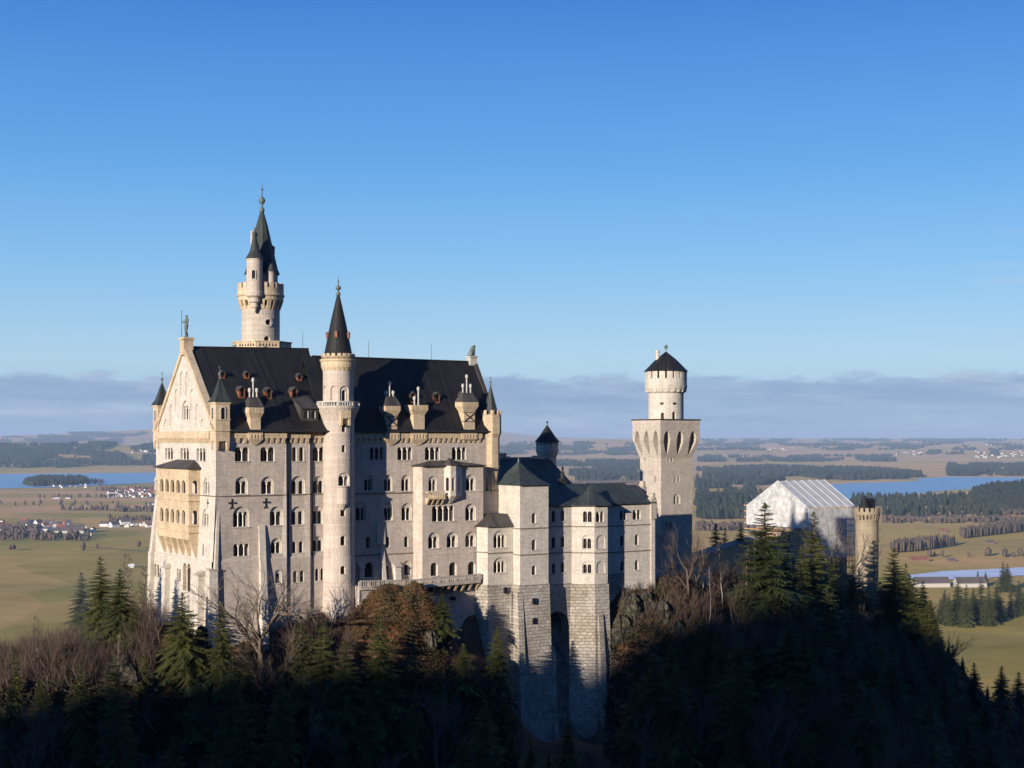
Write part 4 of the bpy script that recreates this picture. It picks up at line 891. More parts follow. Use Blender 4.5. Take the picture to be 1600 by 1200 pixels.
# ---------------------------------------------------------------- ladies' wing with its square tower
KB = -3.0
T = Thing('side_wing', 'lower pale limestone wing with square pyramid-roofed tower and polygonal bay on rough stone base', 'castle wing', (pa(745, 0), KB, 130))
zr = 913    # top of the rusticated base in the picture
up = MB(); lo = MB(); cr = MB(); LOWER = 128
def kwall(P, Q, ytop, spec, courses=(), dof=0, base=True, ybase=zr, taper=1.3, mat_up=None, zb=None):
    """wall from P=(px,b) to Q=(px,b): windows by place in the photograph"""
    p = (pa(P[0], P[1]), P[1]) if P[0] > 200 else P; q = (pa(Q[0], Q[1]), Q[1]) if Q[0] > 200 else Q
    mid = ((p[0] + q[0]) / 2, (p[1] + q[1]) / 2); f, L = along(p, q)
    def sx(px):
        k = (px - CX) / F; best = None; lo_, hi_ = -2.0, L + 2.0
        g = lambda s: (lambda w_: w_[0] / w_[1] - k)(W(*f(s, 0, 0)[:2]))
        for _ in range(40):
            m_ = (lo_ + hi_) / 2
            if g(m_) < 0: lo_ = m_
            else: hi_ = m_
        return (lo_ + hi_) / 2
    Z = lambda y: pz(y, *mid); zb_ = zb if zb is not None else Z(ybase); holes = []
    for row in spec:
        s0, s1 = sx(row[0]), sx(row[1]); n = row[4] if len(row) > 4 else 1; bl = row[5] if len(row) > 5 else 0; gap = row[6] if len(row) > 6 else None
        holes += window(T, f, (s0 + s1) / 2, Z(row[3]), Z(row[2]), s1 - s0, n, bl, gap=gap, depth=.55)
    facade(up, f, rect(0, L, zb_, Z(ytop)), holes)
    for c in courses: band(cr, f, 0, L, Z(c) - .14, Z(c) + .06, .13)
    if base:
        g = lambda z: .18 + taper * (zb_ - z) / (zb_ - LOWER)
        lo.add([f(-.15, zb_, -.18), f(L + .15, zb_, -.18), f(L + taper * .6, LOWER, -g(LOWER)), f(-taper * .6, LOWER, -g(LOWER))], [(0, 1, 2, 3)])
        lo.add([f(-.15, zb_, -.18), f(L + .15, zb_, -.18), f(L + .15, zb_, .3), f(-.15, zb_, .3)], [(0, 1, 2, 3)])
    return p, q, f, L
ZK = lambda y, b=KB, a=65: pz(y, a, b)
# K1: the part next to the palace
k0 = (pa(745, -.6), -.6); k1 = (pa(762, KB), KB); k2 = (pa(801.5, KB), KB)
kwall(k0, k1, 823.5, [], (862.5,)); kwall(k1, k2, 823.5, [(771, 791, 829, 856, 3, .22), (771, 790.5, 871, 895, 3, .22)], (863.5,))
# K2: the square tower
k3 = (k2[0] + .05, KB); k4 = (k2[0] + .05, KB - 2.5); k5 = (pa(857, KB - 2.5), KB - 2.5); k6 = (k5[0], KB + .1)
ZT = lambda y: pz(y, (k4[0] + k5[0]) / 2, k4[1])
tw_spec = [(831, 837.5, 801, 817.5), (831, 837.5, 843, 859.5), (831, 837.5, 883.5, 898.5)]
kwall(k3, k4, 759, [], (825.5, 866.5), zb=ZT(zr)); kwall(k4, k5, 759, tw_spec, (825, 866), zb=ZT(zr)); kwall(k5, k6, 759, [], (825, 866), zb=ZT(zr))
TD = 11.5; up.add([(k4[0], KB, ZT(830)), (k4[0], k4[1] + TD, ZT(830)), (k4[0], k4[1] + TD, ZT(759)), (k4[0], KB, ZT(759)), (k5[0], k5[1] + TD, ZT(830)), (k5[0], k5[1] + TD, ZT(759)), (k5[0], KB, ZT(830)), (k5[0], KB, ZT(759))], [(0, 1, 2, 3), (1, 4, 5, 2), (4, 6, 7, 5)])
# K3 recessed strip with the tall dark arch, K4 bay, K5 right end
k7 = (pa(893, KB), KB)
m = MB(); kwall((k5[0], KB), k7, 788, [(862, 868, 798, 815), (876, 882.5, 797.5, 814.5), (862, 868, 839, 856.5), (876, 882.5, 838.5, 856), (862.5, 868, 880, 896), (876, 882, 879, 895)], (822.5, 863.5), base=False)
f, L = along((k5[0], KB), k7); zt_ = pz(955, k7[0] - 3, KB); hole = arch(L * .52, L * .82, LOWER, zt_ , 12); hole[0] = (hole[0][0], LOWER - 1); hole[1] = (hole[1][0], LOWER - 1)
facade(lo, f, rect(0, L, LOWER - 1, pz(zr, k7[0] - 3, KB)), [hole]); ring(lo, f, hole, 0, 3.5); lo.add([f(s, z, 3.5) for s, z in hole], [tuple(range(len(hole)))])
k8 = (pa(929, KB - 3.1), KB - 3.1); k9 = (pa(949.5, KB - 3.1), KB - 3.1); k9b = (k9[0] + .01, KB)
kwall(k7, k8, 789, [(911, 924.5, 799, 815.5, 2), (910, 924.5, 836, 857.5, 2, .2), (910, 925, 877, 896, 2, .2)], (822.5, 863.5), zb=pz(zr, *k8)); kwall(k8, k9, 789, [(931, 943.5, 799, 815.5, 2), (932, 945.5, 836, 857.5, 0, .2), (932, 945.5, 876.5, 896, 0, .2)], (822.5, 863.5), zb=pz(zr, *k8)); kwall(k9, k9b, 789, [], (822.5,), zb=pz(zr, *k8))
k10 = (pa(1021.5, KB), KB)
lo.add([(k9b[0], KB, LOWER), (pa(971, KB) + .5, KB, LOWER + 12), (pa(971, KB) + .5, KB, 171), (k9b[0], KB, 171)], [(0, 1, 2, 3)])
kwall(k9b, k10, 787, [(968.5, 978.5, 797, 812.5, 2), (988.5, 1001, 797, 812.5, 2), (969, 974.5, 836.5, 853), (992, 998, 836, 852.5), (969.5, 974.5, 877, 892), (992, 998, 876, 891.5)], (820.5, 861.5), base=False, ybase=925)
up.add([(k10[0], KB, 165), (k10[0], 9, 165), (k10[0], 9, pz(787, *k10)), (k10[0], KB, pz(787, *k10))], [(0, 1, 2, 3)])
T.part('wall', up, ['limestone_pale']); T.part('rough_base', lo, ['rusticated_stone']); T.part('string_course', cr, ['dark_course'])
m = MB(); m.hexa([(k10[0] - .9, KB - .25, 160), (k10[0] + .15, KB - .25, 160), (k10[0] + .15, KB + .5, 160), (k10[0] - .9, KB + .5, 160)], [(k10[0] - .9, KB - .25, pz(787, *k10)), (k10[0] + .15, KB - .25, pz(787, *k10)), (k10[0] + .15, KB + .5, pz(787, *k10)), (k10[0] - .9, KB + .5, pz(787, *k10))]); T.part('corner_pilaster', m, ['limestone_pale'])
# battered buttresses on the base
for (px, yt, b, w_, d) in ((811, 925, k4[1] + .2, 1.3, 2.2), (937, 960, k8[1] - .2, 1.2, 2.6), (862, 1010, k4[1] + .5, 1.0, 2.0), (766, 972, KB, .6, 1.5), (797, 925, KB, .5, 1.0)):
    a = pa(px, b); z = pz(yt, a, b); m = MB(); m.hexa([(a - w_ / 2 - .4, b - d - 1.0, LOWER), (a + w_ / 2, b - d - 1.0, LOWER), (a + w_ / 2, b + .3, LOWER), (a - w_ / 2 - .4, b + .3, LOWER)], [(a - w_ / 2, b - .45, z), (a + w_ / 2, b - .45, z), (a + w_ / 2, b + .3, z), (a - w_ / 2, b + .3, z)]); T.part('buttress', m, ['rusticated_stone'])
for px, py, a_b in ((797 - 8, 922, KB), (833.5, 939, k4[1]), (833.5, 970, k4[1])):
    a = pa(px, a_b - .3); z = pz(py, a, a_b); m = MB(); m.box(a - .35, a + .35, a_b - .75, a_b, z - .6, z + .6); T.part('arrow_slit', m, ['glass'])
# roofs of the wing
ZEK = pz(788, 80, KB)
m = MB(); e = .5; zt = pz(803, 60, 0); z0 = pz(823, 60, KB)
m.add([(k0[0] - e, .2, z0), (k1[0] - .3, KB - e, z0), (k2[0], KB - e, z0), (k2[0], 3, z0), (k0[0] + 2.8, 1.0, zt), (k0[0] + 3.6, KB + 2.0, zt), (k2[0], KB + 2.0, zt), (k2[0], 3, zt)], [(0, 1, 5, 4), (1, 2, 6, 5), (4, 5, 6, 7), (0, 4, 7, 3), (0, 3, 2, 1)])
T.part('mansard_roof', m, ['roof_brown'])
m = MB(); cx, cy = (k4[0] + k5[0]) / 2, k4[1] + TD / 2; hw, hd = (k5[0] - k4[0]) / 2, TD / 2; prof = [(1.09, 0.0), (1.0, .07), (.72, .26), (.46, .5), (.24, .74), (.04, 1.0)]
zb_, zt = ZT(758.5), pz(722, cx, cy); vs = []
for r, h_ in prof:
    for sx_, sy_ in ((-1, -1), (1, -1), (1, 1), (-1, 1)): vs.append((cx + sx_ * hw * r, cy + sy_ * hd * r, zb_ + (zt - zb_) * h_))
m.add(vs, [(i * 4 + j, i * 4 + (j + 1) % 4, (i + 1) * 4 + (j + 1) % 4, (i + 1) * 4 + j) for i in range(len(prof) - 1) for j in range(4)] + [(3, 2, 1, 0)]); r_ = T.part('tower_roof', m, ['roof_patina']); 
m = MB(); m.lathe(cx, cy, [(.3, zt - .6), (.1, zt + .8), (.02, zt + 1.6)], 6); T.part('finial', m, ['bronze'], r_)
m = MB(); KR = 4.2; zrd = pz(755.5, 85, KR); aL_, aE_ = pa(876, KR), pa(974, KR); 
m.add([(k5[0] - .3, KB - .6, ZEK), (k10[0] + .4, KB - .6, ZEK), (aE_, KR, zrd), (aL_ - 6, KR, zrd), (k10[0] + .4, 11.5, ZEK), (k5[0] - .3, 11.5, ZEK)], [(0, 1, 2, 3), (1, 4, 2), (4, 5, 3, 2)])
m.add([(k5[0] - .3, KB - .6, ZEK - .25), (k10[0] + .4, KB - .6, ZEK - .25), (k10[0] + .4, KB - .6, ZEK), (k5[0] - .3, KB - .6, ZEK)], [(0, 1, 2, 3)])
r_ = T.part('roof', m, ['roof_patina'])
m = MB(); ap = (pa(924, -1.5), -1.5, pz(755.5, pa(924, -1.5), -1.5)); q = [(k7[0] - .7, KB - .5), (k8[0] - .2, k8[1] - .6), (k9[0] + .6, k9[1] - .6), (k9[0] + .6, KB + 1), (k7[0] - .5, KB + 1)]
mids = [(ap[0] + (x - ap[0]) * .42, ap[1] + (y - ap[1]) * .42, ZEK + (ap[2] - ZEK) * .48) for x, y in q]
m.add([(x, y, ZEK - .05) for x, y in q] + mids + [ap], [(i, i + 1, i + 6, i + 5) for i in range(4)] + [(5 + i, 6 + i, 10) for i in range(4)]); m.add([(x, y, ZEK - .3) for x, y in q] + [(x, y, ZEK - .05) for x, y in q], [(i, i + 1, i + 6, i + 5) for i in range(4)]); T.part('bay_roof', m, ['roof_patina'])
# stepped end with stone chimneys and the dark one on the ridge
for px, yt, yb, b, r in ((1018.5, 770, 796, KB + .2, .75), (1003.5, 751.5, 776, 3.5, .7)):
    a = pa(px, b); m = MB(); z0, z1 = pz(yb, a, b), pz(yt, a, b); m.box(a - r, a + r, b - r, b + r, z0 - 2, z1 - 1.3); m.lathe(a, b, [(r * 1.15, z1 - 1.3), (r * 1.15, z1 - 1.0), (r * .95, z1 - .95), (r * .95, z1 - .15), (r * .7, z1)], 10); T.part('chimney', m, ['tower_stone'])
m = MB(); a0_, a1_ = k10[0] - 1.2, k10[0] + .4
m.add([(a1_, KB - .3, pz(787, *k10)), (a1_, 3.5, pz(757, a1_, 3.5)), (a1_, 9, pz(787, *k10)), (a0_ - 3, 3.5, pz(757, a1_, 3.5)), (a0_, KB - .3, pz(787, *k10))], [(0, 1, 2), (0, 1, 3, 4)]); T.part('end_gable', m, ['roof_brown'])
a = pa(879, KR); m = MB(); z0 = pz(757, a, KR); m.box(a - .8, a + .8, KR - .5, KR + .5, z0 - .5, z0 + 1.2); m.lathe(a, KR, [(.45, z0 + 1.2), (.45, z0 + 2.4), (.2, z0 + 2.8), (.2, z0 + 3.3), (.35, z0 + 3.5), (.1, z0 + 3.9)], 8); T.part('chimney', m, ['iron'])

# ---------------------------------------------------------------- square gate-court tower
Ys = 345; X = (1033 - CX) / F * Ys; sa, sb = inv(X, Ys)
T = Thing('square_tower', 'pale square tower flaring into pointed niches, with a round battlemented turret and black cone roof', 'tower', (sa, sb, 150))
w_s = pa(1081.5, sb) - sa; w_w = pb(1000, sa) - sb; Zs = lambda y: pz(y, sa, sb)
z0, zf0, zf1, zt = 145, Zs(716), Zs(688), Zs(656.5); EX = 1.3
offq = pw([(zf0, 0.0), (zf0 + (zf1 - zf0) * .5, EX * .52), (zf1, EX * .97), (Zs(675), EX), (zt, EX)])
m = MB()
fS = lambda s, z, d: (sa + s * 1.0 + (s - w_s / 2) * 2 * (offq(z)) / w_s, sb - offq(z) + d, z)
fW = lambda s, z, d: (sa - offq(z) + d, sb + s + (s - w_w / 2) * 2 * (offq(z)) / w_w, z)
def leaf(xc, w, zb, zt_):
    h = zt_ - zb; P = [(0, 0), (.28, .25), (.5, .55), (.47, .72), (.3, .88), (0, 1)]; pts = [(xc + w * x, zb + h * y) for x, y in P]; return pts + [(xc - w * x, zb + h * y) for x, y in reversed(P[1:-1])]
hS = [leaf(w_s * (k + .5) / 3, w_s * .175, Zs(713.5), Zs(672)) for k in range(3)]; hW = [leaf(w_w * (k + .5) / 3, w_w * .175, Zs(713.5), Zs(672)) for k in range(3)]
lines = lambda w: [((0, z), (w, z)) for z in (zf0 + (zf1 - zf0) * .25, zf0 + (zf1 - zf0) * .5, zf0 + (zf1 - zf0) * .75, zf1, Zs(675))]
facade(m, fS, rect(0, w_s, zf0, zt), hS, lines(w_s)); facade(m, fW, rect(0, w_w, zf0, zt), hW, lines(w_w))
for ff, hs in ((fS, hS), (fW, hW)):
    for h_ in hs:
        k = len(h_); A_ = [ff(s, z, 0) for s, z in h_]; B_ = [ff(s, z, 1.7) for s, z in h_]; m.add(A_ + B_, [(i, (i + 1) % k, (i + 1) % k + k, i + k) for i in range(k)]); m.add(B_, [tuple(range(k))])
m.add([(sa + w_s + EX, sb - EX, zt), (sa + w_s + EX, sb + w_w + EX, zt), (sa - EX, sb + w_w + EX, zt), (sa + w_s + EX, sb - EX, zf1), (sa + w_s + EX, sb + w_w + EX, zf1), (sa - EX, sb + w_w + EX, zf1), (sa + w_s, sb, zf0), (sa + w_s, sb + w_w, zf0), (sa, sb + w_w, zf0)], [(0, 1, 4, 3), (1, 2, 5, 4), (3, 4, 7, 6), (4, 5, 8, 7)])
hs = []
def sqs(px0, px1, yt, yb, n, bl=0): 
    s0, s1 = pa(px0, sb), pa(px1, sb); return window(T, south(sb), (s0 + s1) / 2, Zs(yb), Zs(yt), s1 - s0, n, bl, gap=.55 if n > 1 else None, depth=.7, sill=False)
hs = sqs(1043.5, 1051, 711, 721, 2) + sqs(1054, 1061.5, 744, 754.5, 2) + sqs(1052.5, 1063, 772.5, 788.5, 2, .2) + sqs(1040, 1050, 816, 828, 2)
facade(m, south(sb), rect(sa, sa + w_s, z0, zf0), hs)
hs = []
for px, yt, yb in ((1007.5, 711, 721), (1023.5, 744, 755)):
    b = pb(px, sa); hs += window(T, west(sa), b, Zs(yb), Zs(yt), .55, 1, 0, depth=.5, sill=False)
facade(m, west(sa), rect(sb, sb + w_w, z0, zf0), hs); m.add([(sa + w_s, sb, z0), (sa + w_s, sb + w_w, z0), (sa, sb + w_w, z0), (sa + w_s, sb, zf0), (sa + w_s, sb + w_w, zf0), (sa, sb + w_w, zf0)], [(0, 1, 4, 3), (1, 2, 5, 4)])
T.part('wall', m, ['tower_stone'])
m = MB(); m.box(sa - EX - .25, sa + w_s + EX + .25, sb - EX - .25, sb + w_w + EX + .25, zt, zt + .3); T.part('platform', m, ['roof_brown']); m = MB(); m.box(sa - EX - .08, sa + w_s + EX + .08, sb - EX - .08, sb + w_w + EX + .08, zt - .9, zt); T.part('string_course', m, ['limestone'])
# round upper stage
cx, cy = sa + w_s / 2, sb + w_w / 2; 
for _ in range(60):
    x, y = W(cx, cy); e = (1040.5 - (CX + F * x / y)) / F * y; cx += e * .6; 
Zr = lambda y: pz(y, cx, cy); R = 27.5 / F * W(cx, cy)[1]; R2 = 32.6 / F * W(cx, cy)[1]; f = drum(cx, cy, R); holes = []
zc = Zr; TRs = R
holes += twin(1032.5, 1037.5, 645, 655.5, 1, 0, R=R, ff=f, depth=.5, sill=False) + twin(1050.5, 1056, 643.5, 655.5, 1, 0, R=R, ff=f, depth=.5, sill=False)
for p0, p1 in ((1032, 1037), (1051.5, 1057)):
    a_, b_ = angle(p0, R), angle(p1, R); q = [(a_, Zr(633)), (b_, Zr(633)), (b_, Zr(629.5)), (a_, Zr(629.5))]; holes.append(q); ring(m2 := MB(), f, q, 0, .5); m2.add([f(s, z, .5) for s, z in q], [(0, 1, 2, 3)]); T.part('arrow_slit', m2, ['iron'])
ts = [math.radians(120 + i * 10) for i in range(27)]; t0, t1 = ts[0], ts[-1]; mb = MB()
facade(mb, f, rect(t0, t1, zt, Zr(614)), holes, [((t, zt), (t, Zr(614))) for t in ts[1:-1]])
back = [(cx + R * math.cos(t1 + (2 * math.pi - (t1 - t0)) * i / 8), cy + R * math.sin(t1 + (2 * math.pi - (t1 - t0)) * i / 8)) for i in range(9)]
mb.add([(x, y, z) for z in (zt, Zr(614)) for x, y in back], [(i, i + 1, i + 10, i + 9) for i in range(8)])
mb.lathe(cx, cy, [(R, Zr(615)), (R + .3, Zr(613.5)), (R2, Zr(607)), (R2, Zr(592)), (R2 - .45, Zr(592))], 36, cap=False)
corbels(mb, cx, cy, R2 - .25, R2 + .12, Zr(613), Zr(603), 20, .3); mb.lathe(cx, cy, [(R2 + .12, Zr(603.5)), (R2 + .12, Zr(602.5)), (R2 - .1, Zr(602))], 36, cap=False)
crenel(mb, cx, cy, R2 + .02, Zr(592.1), Zr(580.5) - Zr(592.1), 17, .45, .74); mb.lathe(cx, cy, [(R2 - 1.0, Zr(592)), (R2 - 1.0, Zr(580))], 24)
T.part('round_turret', mb, ['limestone_pale'])
m = MB(); ztp = Zr(549.5); m.lathe(cx, cy, [(R2 + .35, Zr(580.7)), (R2 - .7, Zr(574)), (R2 * .5, Zr(562)), (.12, ztp)], 24); r_ = T.part('turret_roof', m, ['roof_metal'])
m = MB(); m.lathe(cx, cy, [(.12, ztp - .4), (.08, ztp + .7)], 6); m.lathe(cx, cy, [(.05, ztp + .6), (.38, ztp + .85), (.45, ztp + 1.15), (.38, ztp + 1.45), (.05, ztp + 1.7)], 8); T.part('finial', m, ['bronze'], r_)
x0 = cx - R2 * .42; y0 = cy + .6; m = MB(); m.lathe(x0, y0, [(.5, Zr(570)), (.42, Zr(551)), (.6, Zr(550)), (.6, Zr(548)), (.3, Zr(547.5))], 10); T.part('chimney', m, ['limestone_pale'])

# ---------------------------------------------------------------- knights' house in the palace's shade, with its round turret
Yk = 350
def at_px(px, Y): return inv((px - CX) / F * Y, Y)
ta, tb = at_px(855, Yk)
T = Thing('knights_house', 'shaded courtyard house with long dark roof, partly hidden behind the square pyramid-roofed tower', 'house', (75, 26, 160))
m = MB(); zk = lambda y, a=85, b=30: pz(y, a, b)
a0_, a1_ = 63.5, ta - 1.0; b0, b1 = 29, 29 + 20; bm = (b0 + b1) / 2; ze, zd = pz(757, 90, b0), pz(716, 85, bm)
hs = []
facade(m, south(b0), rect(a0_, a1_, 160, ze), []); facade(m, west(a0_), [(b0, 160), (b1, 160), (b1, ze), (bm, zd), (b0, ze)], []); m.add([(a1_, b0, 160), (a1_, b1, 160), (a1_, b1, ze), (a1_, bm, zd), (a1_, b0, ze)], [(0, 1, 2, 3, 4)])
T.part('wall', m, ['limestone'])
m = MB(); slab(m, [(a0_ - .4, b0 - .6, ze - .3), (a1_ + .4, b0 - .6, ze - .3), (a1_ + .4, bm, zd + .2), (a0_ - .4, bm, zd + .2)]); slab(m, [(a0_ - .4, b1 + .6, ze - .3), (a1_ + .4, b1 + .6, ze - .3), (a1_ + .4, bm, zd + .2), (a0_ - .4, bm, zd + .2)]); T.part('roof', m, ['roof_patina'])
for px, yt in ((784, 708), (790.5, 713), (832, 714), (838, 712), (843, 714)):
    b = bm; a = pa(px, b); m = MB(); m.box(a - .8, a + .8, b - .7, b + .7, zd - 3.5, pz(yt, a, b)); m.box(a - .95, a + .95, b - .85, b + .85, pz(yt, a, b) - .5, pz(yt, a, b) - .2); T.part('chimney', m, ['tower_stone'])
T = Thing('round_turret', 'small round battlemented turret with black cone roof, shaded, behind the courtyard house', 'turret', (ta, tb, 160))
Zt = lambda y: pz(y, ta, tb); m = MB(); r1, r2 = 14.5 / F * Yk, 17.5 / F * Yk
m.lathe(ta, tb, [(r1 * 1.02, 160), (r1, Zt(715)), (r2, Zt(706)), (r2, Zt(696)), (r2 - .4, Zt(696))], 28, cap=False); crenel(m, ta, tb, r2 + .02, Zt(696), Zt(690) - Zt(696), 14, .4, .7); corbels(m, ta, tb, r1, r2 + .1, Zt(713), Zt(704), 16, .3); m.lathe(ta, tb, [(r2 - .7, Zt(697)), (r2 - .7, Zt(690))], 20)
T.part('wall', m, ['limestone']); m = MB(); m.lathe(ta, tb, [(r2 + .4, Zt(690.5)), (r2 * .72, Zt(682)), (.1, Zt(664))], 20); r_ = T.part('turret_roof', m, ['roof_metal']); m = MB(); m.lathe(ta, tb, [(.08, Zt(665)), (.08, Zt(661.5)), (.3, Zt(660)), (.3, Zt(658.8)), (.05, Zt(658))], 6); T.part('finial', m, ['iron'], r_)

# ---------------------------------------------------------------- low gallery wall between the towers
T = Thing('gallery_wall', 'low shaded stone gallery with flat dark roof running from the square tower to the gatehouse', 'wall', (sa + w_s, sb, 150))
p, q = at_px(1078, 356), at_px(1178, 425); f, L = along(p, q); m = MB(); zt = pz(842, *q); facade(m, f, rect(0, L, 150, zt), []); m.add([f(0, zt, 0), f(L, zt, 0), f(L, zt, 4), f(0, zt, 4)], [(0, 1, 2, 3)]); T.part('wall', m, ['gate_stone'])  # darker stone chosen here to deepen the wall's shade
m = MB(); m.add([f(-1, zt - .1, -.5), f(L + 1, zt - .1, -.5), f(L + 1, zt + .5, 2.0), f(-1, zt + .5, 2.0), f(L + 1, zt - .1, 4.5), f(-1, zt - .1, 4.5)], [(0, 1, 2, 3), (3, 2, 4, 5)]); T.part('roof', m, ['roof_metal'])
p, q = at_px(1022, 325), at_px(1110, 352); T = Thing('courtyard_wall', 'low pale parapet wall on the rock between the side wing and the leafless trees', 'wall', (p[0], p[1], 150))
f, L = along(p, q); m = MB(); zt = pz(893, *p); m.add([f(0, 150, 0), f(L, 150, 0), f(L, pz(888, *q), 0), f(0, zt, 0), f(L, pz(888, *q), .6), f(0, zt, .6), f(L, 150, .6), f(0, 150, .6)], [(0, 1, 2, 3), (3, 2, 4, 5), (5, 4, 6, 7)]); T.part('wall', m, ['limestone_pale'])

# ---------------------------------------------------------------- gatehouse under scaffolding
Yg = 470; ga, gb = at_px(1263, Yg); T = Thing('gatehouse', 'brick gatehouse wrapped in scaffolding under a white sheeted gable roof', 'gatehouse', (ga, gb, 150))
b1g = pb(1171, ga); a1g = pa(1333, gb); Zg = lambda y: pz(y, ga, gb); bmg = pb(1216.5, ga); ze = Zg(795); zd = pz(751.5, ga, bmg)
m, nt, bs = newmat('sheeting')
tcn = N(nt, 'ShaderNodeTexCoord'); nz = noise(nt, mapped(nt, tcn.outputs['Object'], (.5, .5, 1.2)), 1.0, 4, .6)
c_ = mix(nt, ramp(nt, nz, [(.3, 0.0), (.7, 1.0)]).outputs[0], (.66, .65, .63), (.82, .81, .79)); nt.links.new(c_, bs.inputs['Base Color']); bs.inputs['Roughness'].default_value = .5
bump(nt, bs, noise(nt, mapped(nt, tcn.outputs['UV'], (1.2, .2, 1)), 1.0, 4, .6), .8, .3)
tr = nt.nodes.new('ShaderNodeBsdfTransparent'); ms = nt.nodes.new('ShaderNodeMixShader'); fz = ramp(nt, noise(nt, tcn.outputs['Object'], .6, 3), [(.35, .5), (.65, .8)]).outputs[0]
nt.links.new(fz, ms.inputs[0]); nt.links.new(tr.outputs[0], ms.inputs[1]); nt.links.new(bs.outputs[0], ms.inputs[2]); nt.links.new(ms.outputs[0], nt.nodes['Material Output'].inputs[0])
plain('roof_sheet', (.56, .545, .52), .5, .2, .5, .3, .4); plain('gate_brick', (.42, .30, .21), .9, .25, 1.2)
core = MB(); zi = ze - 3.0; core.box(ga + 1.6, a1g - 1.2, gb + 1.6, b1g - 1.6, 150, zi); core.add([(ga + 1.6, gb + 1.6, zi), (ga + 1.6, b1g - 1.6, zi), (ga + 1.6, bmg, zd - 3.5), (a1g - 1.2, gb + 1.6, zi), (a1g - 1.2, b1g - 1.6, zi), (a1g - 1.2, bmg, zd - 3.5)], [(0, 1, 2), (3, 4, 5)])
hs = []
T.part('wall', core, ['gate_brick']); m = MB(); m.add([(ga + 1.4, gb + 1.2, zi - .3), (a1g - 1, gb + 1.2, zi - .3), (a1g - 1, bmg, zd - 3.3), (ga + 1.4, bmg, zd - 3.3), (a1g - 1, b1g - 1.2, zi - .3), (ga + 1.4, b1g - 1.2, zi - .3)], [(0, 1, 2, 3), (3, 2, 4, 5)]); T.part('roof', m, ['roof_brown'])
for k in range(4):
    for j in range(3):
        b = gb + 4 + k * (b1g - gb - 8) / 3; z = zi - 4 - j * 4.5; m = MB(); ap = arch(b, 1.2, z, z + 2.4, 8); m.add([(ga + 1.57, s, q) for s, q in ap], [tuple(range(len(ap)))]); T.part('window', m, ['glass'])
m = MB(); m.add([(ga - .3, gb - .8, ze), (a1g + .6, gb - .8, ze), (a1g + .6, bmg, zd), (ga - .3, bmg, zd), (a1g + .6, b1g + .8, ze), (ga - .3, b1g + .8, ze)], [(0, 1, 2, 3), (3, 2, 4, 5)])
for k in range(7): t = k / 6; x = ga - .3 + (a1g - ga + .9) * t; m.tube([(x, gb - .8, ze + .1), (x, bmg, zd + .12)], [.13, .13], 5); m.tube([(x, bmg, zd + .12), (x, b1g + .8, ze + .1)], [.13, .13], 5)
T.part('roof_sheeting', m, ['roof_sheet'])
m = MB(); zl_ = Zg(826); m.add([(ga - .5, gb - 1, zl_), (ga - .5, b1g + 1, zl_), (ga - .5, b1g + 1, ze), (ga - .5, bmg, zd), (ga - .5, gb - 1, ze)], [(0, 1, 2, 3, 4)]); m.add([(ga - .5, gb - 1, zl_ - 10), (a1g, gb - 1, zl_ - 10), (a1g, gb - 1, ze), (ga - .5, gb - 1, ze)], [(0, 1, 2, 3)]); T.part('sheeting', m, ['sheeting'])
bL = pb(1164, ga)
sc_ = MB(); pl = MB()
bs_ = [gb + (bL - gb) * k / 10 for k in range(11)]; lv = [ze - 2.0 * k for k in range(0, 13)]
for b in bs_:
    zt_ = ze if (b > b1g + .5) else ze + (zd - ze) * max(0, 1 - abs(b - bmg) / (b1g - bmg))
    for x in (ga - .35, ga + 1.0): sc_.tube([(x, b, 152), (x, b, zt_ + .6)], [.07, .07], 4)
for z in lv:
    for x in (ga - .35, ga + 1.0): sc_.tube([(x, gb, z), (x, bL, z)], [.05, .05], 4); sc_.tube([(x, gb, z + 1), (x, bL, z + 1)], [.04, .04], 4)
    pl.box(ga - .3, ga + .95, gb, bL, z - .1, z - .02); pl.box(ga - .38, ga - .33, gb, bL, z + .0, z + .22)
    sc_.tube([(ga, gb - .9, z), (a1g, gb - .9, z)], [.05, .05], 4); pl.box(ga, a1g, gb - .85, gb - .1, z - .1, z - .02); pl.box(ga, a1g, gb - .95, gb - .9, z, z + .22)
for k in range(8): x = ga + (a1g - ga) * k / 7; sc_.tube([(x, gb - .9, 152), (x, gb - .9, ze)], [.06, .06], 4)
for k in range(0, 10, 2):
    for z in lv[::2]: sc_.tube([(ga - .36, bs_[k], z), (ga - .36, bs_[k + 1], z + 4)], [.04, .04], 4)
T.part('scaffold', sc_, ['scaffold_steel']); T.part('scaffold_plank', pl, ['scaffold_plank'])
m = MB(); c_ = at_px(1188, Yg + 30); r_ = 1.7; m.lathe(c_[0], c_[1], [(r_, 150), (r_, pz(776, *c_))], 14); m.lathe(c_[0], c_[1], [(r_ + .3, pz(776, *c_)), (.1, pz(762.5, *c_))], 14); T.part('corner_turret', m, ['roof_brown'])
